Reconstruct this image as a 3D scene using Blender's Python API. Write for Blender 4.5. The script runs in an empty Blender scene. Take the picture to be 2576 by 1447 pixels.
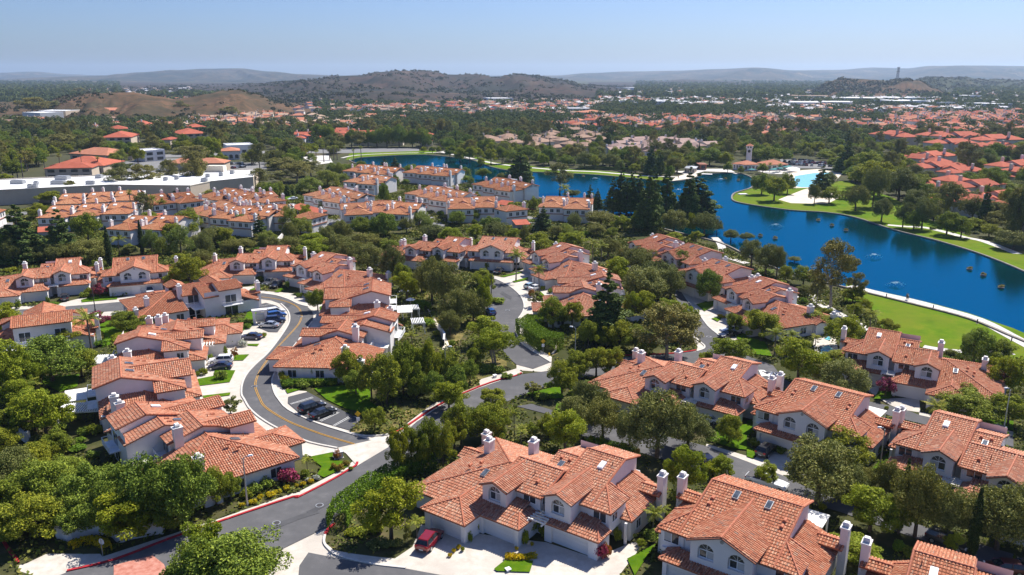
import bpy, bmesh, math, random
import numpy as np
from mathutils import Vector, Matrix
from mathutils.geometry import tessellate_polygon
random.seed(7); rng = np.random.default_rng(7)
R_ = math.radians
scene = bpy.context.scene
COL = scene.collection
# ------------------------------------------------------------------ survey
# camera: 28 mm lens 56 m above the lake plain, tilted 15 degrees down
CAM_H, FPX, CX, CY = 56.0, 2003.0, 1288.0, 723.5
PITCH = math.atan2(535, 2003); SP, CP = math.sin(PITCH), math.cos(PITCH)
def W(u, v, z=0.0):
    "ground survey: a sight line of the photograph met with the level z"
    x = (u-CX)/FPX; y = (v-CY)/FPX
    D = SP+y*CP; F = CP-y*SP
    if D < 0.0045: D = 0.0045
    t = (CAM_H-z)/D
    return Vector((x*t, F*t, z))
def PX(p):
    dz = p[2]-CAM_H; fw = p[1]*CP-dz*SP; up = p[1]*SP+dz*CP
    return CX+FPX*p[0]/fw, CY-FPX*up/fw
WIN = dict(U0=(0,900,.41459), U1=(900,900,.41459), U2=(1800,900,.41459), U3=(2800,900,.41459),
           L0=(0,1400,.41459), L1=(900,1500,.41459), L2=(1800,1500,.41459), L3=(2800,1500,.41459),
           M0=(0,200,.41459), M1=(900,200,.41459), M2=(1800,200,.41459), M3=(2800,200,.41459),
           A0=(0,700,.31056), A1=(700,600,.31056), A2=(1400,600,.31056), A3=(2200,550,.31056), A4=(3040,550,.31056),
           B0=(0,1850,.42702), B1=(1500,1850,.2073), B2=(1080,1470,.12438), B3=(3240,1750,.2813), B4=(1800,950,.13825),
           B5=(3480,1050,.17274), B6=(2450,1750,.31056), F=(0,0,1.49068))
def uv(win, x, y):
    a, b, s = WIN[win]
    return (a+x*s)/1.49068, (b+y*s)/1.49068
def G(win, x, y, z=0.0): return W(*uv(win, x, y), z)
def GL(win, pts, z=0.0): return [G(win, x, y, z) for x, y in pts]

# ------------------------------------------------------------------ materials
def lin(c): return tuple(((x/12.92) if x <= .04045 else ((x+.055)/1.055)**2.4) for x in c)
class NT:
    def __init__(s, name):
        s.m = bpy.data.materials.new(name); s.m.use_nodes = True
        s.n = s.m.node_tree.nodes; s.l = s.m.node_tree.links
        s.b = s.n['Principled BSDF']
    def node(s, t, **k):
        o = s.n.new(t)
        for a, b in k.items(): setattr(o, a, b)
        return o
    def link(s, a, b): s.l.new(a, b)
    def coord(s, what='Object'):
        return s.node('ShaderNodeTexCoord').outputs[what]
    def noise(s, vec, scale, detail=4, rough=.55, dist=0):
        o = s.node('ShaderNodeTexNoise'); o.inputs['Scale'].default_value = scale
        o.inputs['Detail'].default_value = detail; o.inputs['Roughness'].default_value = rough
        o.inputs['Distortion'].default_value = dist
        if vec is not None: s.link(vec, o.inputs['Vector'])
        return o.outputs['Fac']
    def ramp(s, fac, stops, interp='LINEAR'):
        o = s.node('ShaderNodeValToRGB'); cr = o.color_ramp; cr.interpolation = interp
        while len(cr.elements) < len(stops): cr.elements.new(.5)
        for e, (p, c) in zip(cr.elements, stops):
            e.position = p; e.color = (*c, 1)
        s.link(fac, o.inputs['Fac']); return o.outputs['Color']
    def mix(s, fac, a, b, mode='MIX'):
        o = s.node('ShaderNodeMix', data_type='RGBA', blend_type=mode)
        if isinstance(fac, (int, float)): o.inputs['Factor'].default_value = fac
        else: s.link(fac, o.inputs['Factor'])
        for i, x in ((6, a), (7, b)):
            if isinstance(x, tuple): o.inputs[i].default_value = (*x, 1)
            else: s.link(x, o.inputs[i])
        return o.outputs[2]
    def math(s, op, a, b=None):
        o = s.node('ShaderNodeMath', operation=op)
        for i, x in enumerate((a, b)):
            if x is None: continue
            if isinstance(x, (int, float)): o.inputs[i].default_value = x
            else: s.link(x, o.inputs[i])
        return o.outputs[0]
    def bump(s, h, strength=.3, dist=.05):
        o = s.node('ShaderNodeBump'); o.inputs['Strength'].default_value = strength; o.inputs['Distance'].default_value = dist
        s.link(h, o.inputs['Height']); s.link(o.outputs['Normal'], s.b.inputs['Normal'])
    def set(s, color=None, rough=None, metal=None, spec=None):
        if color is not None:
            if isinstance(color, tuple): s.b.inputs['Base Color'].default_value = (*color, 1)
            else: s.link(color, s.b.inputs['Base Color'])
        if rough is not None: s.b.inputs['Roughness'].default_value = rough
        if metal is not None: s.b.inputs['Metallic'].default_value = metal
        if spec is not None: s.b.inputs['Specular IOR Level'].default_value = spec
        return s
M = {}
def plain(name, c, rough=.6, metal=0, var=.12, scale=3.0, spec=.2):
    t = NT(name); f = t.noise(t.coord(), scale, 5)
    a = tuple(x*(1-var) for x in c); b = tuple(min(1, x*(1+var)) for x in c)
    t.set(t.ramp(f, [(.3, a), (.7, b)]), rough, metal, spec); M[name] = t.m; return t
def surface(name, stops, scale, rough=.9, scale2=None, mixc=None, bump=0.0, spec=.03, detail=8):
    t = NT(name); co = t.coord()
    c = t.ramp(t.noise(co, scale, detail, .6), stops)
    if scale2:
        f2 = t.noise(co, scale2, 5, .6)
        c = t.mix(t.ramp(f2, [(.42, (0,0,0)), (.62, (1,1,1))]), c, mixc)
    t.set(c, rough, None, spec)
    if bump: t.bump(t.noise(co, scale*6, 3), bump, .1)
    M[name] = t.m; return t
surface('ground_cover', [(.3, (.040,.048,.018)), (.5, (.075,.075,.03)), (.68, (.135,.105,.06))], .22, .95, .05, (.052,.058,.022), .5)
surface('plain_ground', [(.35, (.05,.058,.03)), (.55, (.075,.075,.038)), (.7, (.13,.105,.07))], .03, .95, .006, (.07,.07,.04), 0)
surface('lawn', [(.3, (.060,.125,.004)), (.5, (.090,.165,.005)), (.68, (.150,.185,.012))], .22, .9, .06, (.125,.16,.012), .35)
surface('garden_lawn', [(.3, (.05,.115,.005)), (.55, (.078,.15,.006)), (.72, (.12,.175,.012))], .8, .9, None, None, .3)
surface('dry_slope', [(.3, (.10,.09,.03)), (.5, (.20,.16,.06)), (.7, (.26,.20,.09))], .35, .95, .2, (.075,.085,.022), .5)
surface('asphalt', [(.3, (0.100,0.100,0.104)), (.55, (0.124,0.122,0.126)), (.7, (0.152,0.148,0.150))], .6, .9, .11, (0.102,0.101,0.106), .2)
surface('fresh_asphalt', [(.3, (0.080,0.080,0.086)), (.55, (0.096,0.096,0.102)), (.7, (0.120,0.118,0.120))], .6, .9, .3, (0.084,0.084,0.090), .2)
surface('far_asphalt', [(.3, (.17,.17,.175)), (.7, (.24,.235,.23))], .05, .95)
def concrete():
    t = NT('concrete'); co = t.coord()
    c = t.ramp(t.noise(co, .7, 8, .65), [(.3, (.43,.385,.325)), (.52, (.54,.495,.43)), (.72, (.61,.57,.51))])
    f2 = t.ramp(t.noise(co, .15, 6, .6), [(.45, (0,0,0)), (.7, (1,1,1))])
    c = t.mix(f2, c, (.45,.405,.35)); t.set(c, .85, None, .2); M['concrete'] = t.m
concrete()
surface('pale_path', [(.3, (.50,.47,.43)), (.6, (.60,.57,.53)), (.75, (.66,.63,.59))], .5, .9)
surface('sand', [(.3, (.55,.48,.38)), (.6, (.66,.59,.49)), (.75, (.72,.66,.56))], .3, .95)
surface('red_kerb', [(.3, (.33,.022,.030)), (.6, (.42,.035,.043)), (.75, (.45,.10,.09))], 1.2, .7)
surface('paver', [(.3, (.36,.13,.09)), (.5, (.46,.20,.15)), (.7, (.52,.28,.22))], 1.6, .85)
surface('yellow_line', [(.3, (.42,.22,.04)), (.7, (.55,.32,.08))], 2, .7)
surface('white_line', [(.3, (.6,.6,.58)), (.7, (.78,.78,.76))], 2, .7)
def stucco(name, c, var=.06):
    t = NT(name); co = t.coord()
    base = t.ramp(t.noise(co, .5, 7, .65), [(.3, tuple(x*(1-var*1.6) for x in c)), (.6, c)])
    st = t.ramp(t.noise(co, .12, 4, .5), [(.4, (1,1,1)), (.72, (.93,.90,.87))])
    t.set(t.mix(1.0, base, st, 'MULTIPLY'), .9, None, .2)
    t.bump(t.noise(co, 25, 3), .15, .02); M[name] = t.m
stucco('stucco', (.78,.755,.735)); stucco('stucco_cream', (.72,.655,.545)); stucco('stucco_tan', (.55,.46,.36)); stucco('trim', (.80,.78,.75), .03)
stucco('stucco_grey', (.66,.66,.66))
def tiles(name, stops, amt=.35, rough=.72):
    t = NT(name); g = t.node('ShaderNodeNewGeometry'); co = t.coord()
    c = t.ramp(g.outputs['Random Per Island'], stops, 'LINEAR')
    n = t.noise(co, .18, 6, .6)
    c2 = t.mix(t.ramp(n, [(.42, (0,0,0)), (.68, (amt,)*3)]), c, tuple(x*.62 for x in stops[1][1]))
    oi = t.node('ShaderNodeObjectInfo')
    tone = t.ramp(oi.outputs['Random'], [(0, (.80,.76,.70)), (.35, (.95,.90,.84)), (.7, (1,.98,.96)), (1, (1.0,1.06,1.08))])
    c3 = t.mix(1.0, c2, tone, 'MULTIPLY')
    t.set(c3, rough, None, .08); M[name] = t.m
tiles('roof_tile', [(0, (0.243,0.101,0.066)), (.08, (0.378,0.144,0.083)), (.33, (0.468,0.187,0.108)), (.62, (0.531,0.226,0.136)), (.82, (0.576,0.287,0.181)), (.92, (0.603,0.382,0.255)), (.965, (0.360,0.217,0.157)), (1, (0.270,0.226,0.198))], .22)
tiles('roof_tile_orange', [(0, (.27,.12,.065)), (.15, (.41,.18,.095)), (.6, (.51,.23,.12)), (.9, (.58,.29,.165)), (1, (.46,.31,.2))], .4)
def farroof(name, c):
    t = NT(name); co = t.coord()
    f = t.noise(co, .35, 6, .7)
    base = t.ramp(f, [(.3, tuple(x*.78 for x in c)), (.6, c), (.8, tuple(min(1,x*1.2) for x in c))])
    oi = t.node('ShaderNodeObjectInfo')
    tone = t.ramp(oi.outputs['Random'], [(0, (.78,.76,.76)), (.5, (.95,.93,.92)), (1, (1.0,1.0,.98))])
    t.set(t.mix(1.0, base, tone, 'MULTIPLY'), .85, None, .05); M[name] = t.m
farroof('roof_red', (.46,.135,.085)); farroof('roof_salmon', (.50,.215,.135)); farroof('roof_brown', (.35,.235,.175)); farroof('roof_mauve', (.40,.285,.25))
farroof('roof_white', (.84,.84,.84)); farroof('roof_tan', (.50,.36,.26))
plain('fascia', (.27,.11,.07), .8); plain('ridge_tile', (.45,.16,.09), .75, 0, .25, 2.5)
plain('white_metal', (.8,.8,.8), .5); plain('garage_paint', (.70,.68,.66), .6, 0, .04, .4)
plain('grey_metal', (.34,.35,.36), .45, .4); plain('dark_metal', (.06,.055,.055), .5); plain('galvanised', (.42,.44,.45), .4, .6)
plain('timber_white', (.74,.72,.66), .7); plain('timber_grey', (.48,.46,.43), .8)
plain('tyre', (.018,.018,.019), .85); plain('rim', (.55,.56,.58), .3, .8)
plain('bark', (.11,.082,.06), .95, 0, .35, 4); plain('pale_bark', (.30,.255,.21), .9, 0, .3, 3); plain('palm_bark', (.17,.14,.115), .95, 0, .3, 5)
plain('stone', (.22,.195,.165), .95, 0, .3, 1.5); plain('pale_kerb', (.56,.53,.48), .9); plain('skin', (.45,.28,.2), .6)
plain('sign_yellow', (.75,.45,.02), .5); plain('sign_red', (.5,.03,.03), .5)
def glass(name, c, rough=.08):
    t = NT(name); co = t.coord()
    f = t.noise(co, .9, 2); t.set(t.ramp(f, [(.4, c), (.6, tuple(x*1.7+.01 for x in c))]), rough, None, .6); M[name] = t.m
glass('window_glass', (.03,.036,.042)); glass('car_glass', (.012,.015,.018), .05); glass('skylight_glass', (.05,.06,.075), .1)
plain('blind', (.46,.46,.45), .7, 0, .05)
def paint(name, c, metal=.0, rough=.28):
    t = NT(name); f = t.noise(t.coord(), 6, 3)
    t.set(t.ramp(f, [(.3, tuple(x*.93 for x in c)), (.7, c)]), rough, metal, .5)
    t.b.inputs['Coat Weight'].default_value = .8; t.b.inputs['Coat Roughness'].default_value = .04; M[name] = t.m
for n, c, m in (('red', (.20,.002,.006), .1), ('black', (.008,.009,.012), 0), ('white', (.78,.79,.80), 0), ('silver', (.48,.50,.53), .5),
                ('navy', (.012,.022,.075), .2), ('blue', (.015,.09,.32), .2), ('grey', (.13,.135,.145), .4), ('darkgrey', (.05,.052,.058), .3), ('sky', (.42,.55,.62), .3), ('maroon', (.09,.012,.018), .2)):
    paint('paint_'+n, c, m)
plain('lamp_red', (.35,.01,.01), .2); plain('lamp_clear', (.75,.75,.72), .15); plain('plate', (.7,.7,.68), .5)
def leaf(name, a, b, c, tr=.3):
    t = NT(name); g = t.node('ShaderNodeNewGeometry'); oi = t.node('ShaderNodeObjectInfo')
    col = t.ramp(g.outputs['Random Per Island'], [(0, a), (.55, b), (1, c)])
    tone = t.ramp(oi.outputs['Random'], [(0, (.72,.78,.8)), (.5, (1,1,1)), (1, (1.0,.92,.72))])
    col = t.mix(1.0, col, tone, 'MULTIPLY')
    t.set(col, .6, None, .08)
    try: 
        t.b.inputs['Subsurface Weight'].default_value = 0
    except Exception: pass
    tl = t.node('ShaderNodeBsdfTranslucent'); t.link(t.mix(1.0, col, (1.0,1.0,.55), 'MULTIPLY'), tl.inputs['Color'])
    ms = t.node('ShaderNodeMixShader'); ms.inputs[0].default_value = tr
    t.link(t.b.outputs[0], ms.inputs[1]); t.link(tl.outputs[0], ms.inputs[2])
    t.link(ms.outputs[0], t.n['Material Output'].inputs['Surface']); M[name] = t.m
leaf('leaf_green', (0.129,0.164,0.021), (0.239,0.281,0.031), (0.445,0.450,0.050))
leaf('leaf_yellow', (0.150,0.195,0.018), (0.262,0.316,0.023), (0.420,0.439,0.043))
leaf('leaf_oak', (0.108,0.127,0.032), (0.193,0.209,0.055), (0.345,0.330,0.097), .15)
leaf('leaf_dark', (0.102,0.152,0.023), (0.189,0.253,0.034), (0.352,0.419,0.055), .15)
leaf('leaf_conifer', (0.062,0.102,0.025), (0.112,0.165,0.043), (0.233,0.290,0.077), .1)
leaf('leaf_euc', (0.125,0.131,0.041), (0.222,0.220,0.067), (0.390,0.337,0.112), .15)
leaf('leaf_willow', (0.144,0.187,0.037), (0.235,0.292,0.058), (0.368,0.399,0.092), .25)
leaf('leaf_palm', (0.115,0.156,0.021), (0.215,0.261,0.030), (0.477,0.417,0.069), .2)
leaf('leaf_cypress', (0.028,0.049,0.016), (0.050,0.080,0.021), (0.102,0.136,0.034), .05)
leaf('leaf_hedge', (0.079,0.150,0.016), (0.140,0.240,0.021), (0.250,0.355,0.030), .2)
leaf('flower_pink', (.25,.03,.10), (.40,.06,.16), (.10,.12,.03), .2)
leaf('flower_yellow', (.58,.42,.012), (.72,.53,.015), (.22,.24,.02), .2)
leaf('flower_white', (.6,.6,.55), (.65,.65,.6), (.08,.13,.03), .2)
leaf('leaf_rust', (0.317,0.105,0.030), (0.454,0.167,0.045), (0.272,0.230,0.045), .2)
leaf('reed', (0.182,0.167,0.030), (0.317,0.250,0.053), (0.454,0.311,0.077), .2)
def water():
    t = NT('lake_water'); co = t.coord(); t.n.remove(t.b)
    df = t.node('ShaderNodeBsdfDiffuse'); t.link(t.ramp(t.noise(co, .012, 3), [(.35, (.0010,.030,.034)), (.65, (.0010,.040,.050))]), df.inputs['Color'])
    gl = t.node('ShaderNodeBsdfGlossy'); gl.inputs['Color'].default_value = (.008,.28,.48,1); gl.inputs['Roughness'].default_value = .07
    mp = t.node('ShaderNodeMapping'); mp.inputs['Scale'].default_value = (.6,1.6,1); t.link(co, mp.inputs['Vector'])
    bp = t.node('ShaderNodeBump'); bp.inputs['Strength'].default_value = .2; bp.inputs['Distance'].default_value = .12; t.link(t.noise(mp.outputs[0], 1.1, 3, .6), bp.inputs['Height']); t.link(bp.outputs[0], gl.inputs['Normal'])
    lw = t.node('ShaderNodeLayerWeight'); lw.inputs['Blend'].default_value = .35; t.link(bp.outputs[0], lw.inputs['Normal'])
    ms = t.node('ShaderNodeMixShader'); t.link(t.math('ADD', t.math('MULTIPLY', lw.outputs['Facing'], .35), .38), ms.inputs[0]); t.link(df.outputs[0], ms.inputs[1]); t.link(gl.outputs[0], ms.inputs[2])
    t.link(ms.outputs[0], t.n['Material Output'].inputs['Surface']); M['lake_water'] = t.m
    t = NT('pool_water'); co = t.coord(); f = t.noise(co, .8, 3)
    t.set(t.ramp(f, [(.3, (.12,.47,.56)), (.7, (.20,.58,.66))]), .08, None, .5); M['pool_water'] = t.m
    t = NT('foam'); t.set((.85,.88,.9), .6); M['foam'] = t.m
water()
def hill(name, grass, scrub, bare, sc):
    t = NT(name); co = t.coord()
    a = t.ramp(t.noise(co, sc, 10, .72), [(.40, scrub), (.50, tuple((x+y)/2 for x, y in zip(grass, scrub))), (.60, grass), (.75, tuple(x*1.2 for x in grass))])
    dots = t.ramp(t.noise(co, sc*14, 6, .65), [(.44, (1,1,1)), (.52, (0,0,0))])
    a = t.mix(t.math('MULTIPLY', dots, .8), a, scrub)
    b = t.ramp(t.noise(co, sc*.9, 6, .6, .8), [(.60, (0,0,0)), (.66, (1,1,1))])
    t.set(t.mix(t.math('MULTIPLY', b, .45), a, bare), .97, None, .02); M[name] = t.m
hill('hill_dry', (.155,.088,.05), (.06,.05,.03), (.21,.14,.085), .010)
hill('hill_mid', (.080,.052,.040), (.034,.036,.030), (.16,.11,.08), .0035)
hill('hill_far', (.12,.09,.06), (.025,.036,.032), (.33,.25,.17), .0014)
hill('hill_green', (.075,.075,.042), (.03,.042,.026), (.19,.13,.08), .006)
leaf('leaf_under', (0.073,0.101,0.016), (0.124,0.155,0.025), (0.234,0.215,0.049), .15)

# ------------------------------------------------------------------ mesh helpers
class MB:
    "collects faces for ONE mesh object; mx=-1 mirrors the local x axis"
    def __init__(s, mx=1): s.v = []; s.f = []; s.mi = []; s.mx = mx
    def face(s, pts, mi=0):
        k = len(s.v); s.v += [(p[0]*s.mx, p[1], p[2]) for p in pts]
        idx = list(range(k, k+len(pts)))
        s.f.append(idx[::-1] if s.mx < 0 else idx); s.mi.append(mi)
    def box(s, x0, x1, y0, y1, z0, z1, mi=0, skip=''):
        a = [(x0,y0),(x1,y0),(x1,y1),(x0,y1)]
        for i in range(4):
            if str(i) in skip: continue
            p, q = a[i], a[(i+1)%4]; s.face([(*p,z0),(*q,z0),(*q,z1),(*p,z1)], mi)
        if 't' not in skip: s.face([(*p,z1) for p in a], mi)
        if 'b' not in skip: s.face([(*p,z0) for p in a[::-1]], mi)
    def prism(s, outline, z0, z1, mi=0, taper=1.0):
        cx = sum(p[0] for p in outline)/len(outline); cy = sum(p[1] for p in outline)/len(outline)
        top = [(cx+(p[0]-cx)*taper, cy+(p[1]-cy)*taper, z1) for p in outline]
        bot = [(p[0], p[1], z0) for p in outline]; n = len(outline)
        for i in range(n): s.face([bot[i], bot[(i+1)%n], top[(i+1)%n], top[i]], mi)
        s.face(top, mi)
    def tube(s, pts, rad, n=6, mi=0, cap=True):
        rad = rad if isinstance(rad, (list, tuple)) else [rad]*len(pts)
        pts = [Vector(p) for p in pts]; rings = []
        for i, p in enumerate(pts):
            d = (pts[min(i+1, len(pts)-1)]-pts[max(i-1, 0)]).normalized()
            a = d.orthogonal().normalized() if abs(d.z) < .95 else Vector((1,0,0)).cross(d).normalized()
            if abs(d.z) < .95: a = Vector((0,0,1)).cross(d).normalized()
            b = d.cross(a)
            rings.append([p+rad[i]*(math.cos(2*math.pi*k/n)*a+math.sin(2*math.pi*k/n)*b) for k in range(n)])
        for i in range(len(rings)-1):
            for k in range(n):
                s.face([rings[i][k], rings[i][(k+1)%n], rings[i+1][(k+1)%n], rings[i+1][k]], mi)
        if cap: s.face(rings[-1], mi); s.face(rings[0][::-1], mi)
    def ngon(s, pts2d, z, mi=0):
        "flat polygon of any outline at level z"
        tri = tessellate_polygon([[Vector((p[0], p[1], 0)) for p in pts2d]])
        for t in tri:
            q = [pts2d[i] for i in t]
            if (q[1][0]-q[0][0])*(q[2][1]-q[0][1])-(q[1][1]-q[0][1])*(q[2][0]-q[0][0]) < 0: q = q[::-1]
            s.face([(p[0], p[1], z) for p in q], mi)
    def slab(s, pts2d, z0, z1, mi=0):
        s.ngon(pts2d, z1, mi); n = len(pts2d)
        ar = sum(pts2d[i][0]*pts2d[(i+1)%n][1]-pts2d[(i+1)%n][0]*pts2d[i][1] for i in range(n))
        P = pts2d if ar > 0 else pts2d[::-1]
        for i in range(n):
            a, b = P[i], P[(i+1)%n]; s.face([(a[0],a[1],z0),(b[0],b[1],z0),(b[0],b[1],z1),(a[0],a[1],z1)], mi)
    def mesh(s, name, mats, smooth=False):
        me = bpy.data.meshes.new(name); me.from_pydata(s.v, [], s.f)
        mats = mats if isinstance(mats, (list, tuple)) else [mats]
        for m in mats: me.materials.append(M[m] if isinstance(m, str) else m)
        me.polygons.foreach_set('material_index', s.mi)
        if smooth: me.polygons.foreach_set('use_smooth', [True]*len(s.f))
        me.update(); return me
    def build(s, name, mats, parent=None, smooth=False):
        return link(name, s.mesh(name, mats, smooth), parent)
KIDS = {}
def link(name, data, parent=None):
    o = bpy.data.objects.new(name, data); COL.objects.link(o)
    if parent is not None: o.parent = parent; KIDS.setdefault(parent.name, []).append(o)
    return o
def tag(o, label=None, cat=None, group=None, kind=None):
    if label: o['label'] = label
    if cat: o['category'] = cat
    if group: o['group'] = group
    if kind: o['kind'] = kind
    return o
def empty(name, loc=(0,0,0), rz=0):
    o = link(name, None); o.empty_display_size = .5; o.location = loc; o.rotation_euler = (0,0,rz); return o
def copy_tree(o, parent=None, deep=True):
    c = o.copy(); COL.objects.link(c)
    if parent is not None: c.parent = parent; KIDS.setdefault(parent.name, []).append(c)
    if deep:
        for ch in KIDS.get(o.name, []): copy_tree(ch, c)
    return c
def structure(name, mb, mats): return tag(mb.build(name, mats), kind='structure')
def sheet(name, polys, z, mat, z0=None):
    b = MB()
    for P in polys:
        if z0 is None: b.ngon(P, z)
        else: b.slab(P, z0, z)
    return structure(name, b, mat)
def band(line, w, z, mb, side=0):
    "a ribbon of width w along a polyline (side -1/0/+1: left of it, centred, right of it)"
    P = [Vector((p[0], p[1], 0)) for p in line]; n = len(P); L = []; Rr = []
    for i in range(n):
        d = (P[min(i+1,n-1)]-P[max(i-1,0)]).normalized(); nr = Vector((d.y, -d.x, 0))
        L.append(P[i]+nr*(-w if side < 0 else (-w/2 if side == 0 else 0)))
        Rr.append(P[i]+nr*(0 if side < 0 else (w/2 if side == 0 else w)))
    for i in range(n-1):
        q = [Rr[i], Rr[i+1], L[i+1], L[i]]
        mb.face([(p.x, p.y, z) for p in q])
    return L, Rr
def kerb(line, w, z0, z1, mb, side=0):
    b = MB(); L, Rr = band(line, w, z1, mb, side); n = len(L)
    for i in range(n-1):
        for A in (Rr, L):
            a, c = A[i], A[i+1]
            q = [(a.x,a.y,z0),(c.x,c.y,z0),(c.x,c.y,z1),(a.x,a.y,z1)]
            mb.face(q if A is Rr else q[::-1])
def smooth_line(pts, k=4, closed=False):
    "Catmull-Rom through the points"
    P = [Vector((p[0], p[1])) for p in pts]; n = len(P); out = []
    rngi = range(n if closed else n-1)
    for i in rngi:
        g = lambda j: P[j % n] if closed else P[max(0, min(n-1, j))]
        p0, p1, p2, p3 = g(i-1), g(i), g(i+1), g(i+2)
        for s in range(k):
            t = s/k
            out.append(.5*((2*p1)+(p2-p0)*t+(2*p0-5*p1+4*p2-p3)*t*t+(3*p1-p0-3*p2+p3)*t**3))
    if not closed: out.append(P[-1])
    return out

surface('road_patch', [(.3, (.07,.07,.075)), (.7, (.10,.10,.105))], .5, .9)
# ------------------------------------------------------------------ houses
def tile_roof(faces, mx, sp=.34, row=.46, h=.125, thick=.16, seed=1):
    "convex roof planes covered with real barrel tiles; returns (slab MB, tile MB)"
    slab, til = MB(mx), MB(mx); rd = random.Random(seed)
    for F in faces:
        P = [Vector(p) for p in F]
        n = (P[1]-P[0]).cross(P[2]-P[1]); 
        if n.length < 1e-6: n = (P[2]-P[0]).cross(P[3]-P[2])
        n.normalize()
        if n.z < 0: P = P[::-1]; n = -n
        dn = Vector((n.x, n.y, 0))
        dn = Vector((n.x*n.z, n.y*n.z, -(n.x**2+n.y**2)))
        if dn.length < 1e-5: dn = Vector((0,-1,0))
        dn.normalize(); ua = n.cross(dn).normalized()
        lo = [p-Vector((0,0,thick)) for p in P]
        slab.face(P); slab.face(lo[::-1])
        for i in range(len(P)):
            j = (i+1) % len(P); slab.face([lo[i], lo[j], P[j], P[i]])
        Q = [(p.dot(ua), p.dot(dn)) for p in P]; n0 = P[0].dot(n)
        u0 = min(q[0] for q in Q); u1 = max(q[0] for q in Q); v1 = max(q[1] for q in Q)
        k0 = math.floor(u0/sp); 
        for k in range(k0, math.ceil(u1/sp)):
            uc = (k+.5)*sp
            if uc < u0 or uc > u1: continue
            vs = []
            for i in range(len(Q)):
                a, b = Q[i], Q[(i+1) % len(Q)]
                if (a[0]-uc)*(b[0]-uc) <= 0 and abs(a[0]-b[0]) > 1e-9:
                    t = (uc-a[0])/(b[0]-a[0]); vs.append(a[1]+t*(b[1]-a[1]))
            if len(vs) < 2: continue
            va, vb = min(vs), max(vs)
            if vb-va < .1: continue
            r0 = math.floor((va-v1)/row); r1 = math.ceil((vb-v1)/row)
            for r in range(r0, r1):
                a = max(va, v1+r*row); b = min(vb, v1+(r+1)*row)
                if b-a < .06: continue
                jit = rd.uniform(-.008, .012); ht = h+jit; w = sp*.47
                def pt(u, v, hh): return ua*u+dn*v+n*(n0+hh)
                sec = [(-w, .0), (-w*.62, .78), (0, 1.0), (w*.62, .78), (w, .0)]
                up = [pt(uc+x, a, y*ht*.72+.004) for x, y in sec]; dw = [pt(uc+x, b+.03, y*ht+.04) for x, y in sec]
                for i in range(4): til.face([up[i], dw[i], dw[i+1], up[i+1]] if mx > 0 or True else None)
                til.face(dw)
    return slab, til
def arch_pts(cx, w, zs, n=8):
    r = w/2
    return [(cx-r*math.cos(math.pi*i/n), zs+r*math.sin(math.pi*i/n)) for i in range(n+1)]
def arch_wall(b, x0, x1, z0, top, y, ops, depth=.4):
    "front wall in the plane y with arched openings; top(x) is its upper edge; ops: (centre, width, sill, spring)"
    brk = [x0]
    for cx, w, zs, sp in ops: brk += [cx-w/2, cx+w/2]
    brk.append(x1)
    def tops(a, c): return [(x, top(x)) for x in ([c]+([0] if a < 0 < c and abs(top(0)-max(top(a), top(c))) > .01 else [])+[a])]
    for i in range(len(brk)-1):
        a, c = brk[i], brk[i+1]
        if i % 2 == 0:
            b.face([(a,y,z0),(c,y,z0)]+[(x,y,z) for x, z in tops(a, c)])
        else:
            cx, w, zs, sp = ops[i//2]
            b.face([(a,y,z0),(c,y,z0),(c,y,zs),(a,y,zs)])
            A = arch_pts(cx, w, sp)
            b.face([(x,y,z) for x, z in A]+[(x,y,z) for x, z in tops(a, c)])
            b.face([(a,y,zs),(c,y,zs),(c,y+depth,zs),(a,y+depth,zs)])
            loop = [(a, zs)]+A+[(c, zs)]
            for j in range(len(loop)-1):
                p, q = loop[j], loop[j+1]
                b.face([(p[0],y,p[1]),(p[0],y+depth,p[1]),(q[0],y+depth,q[1]),(q[0],y,q[1])])
            b.face([(p[0],y+depth,p[1]) for p in [(a, zs)]+A+[(c, zs)]][::-1])
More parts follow.
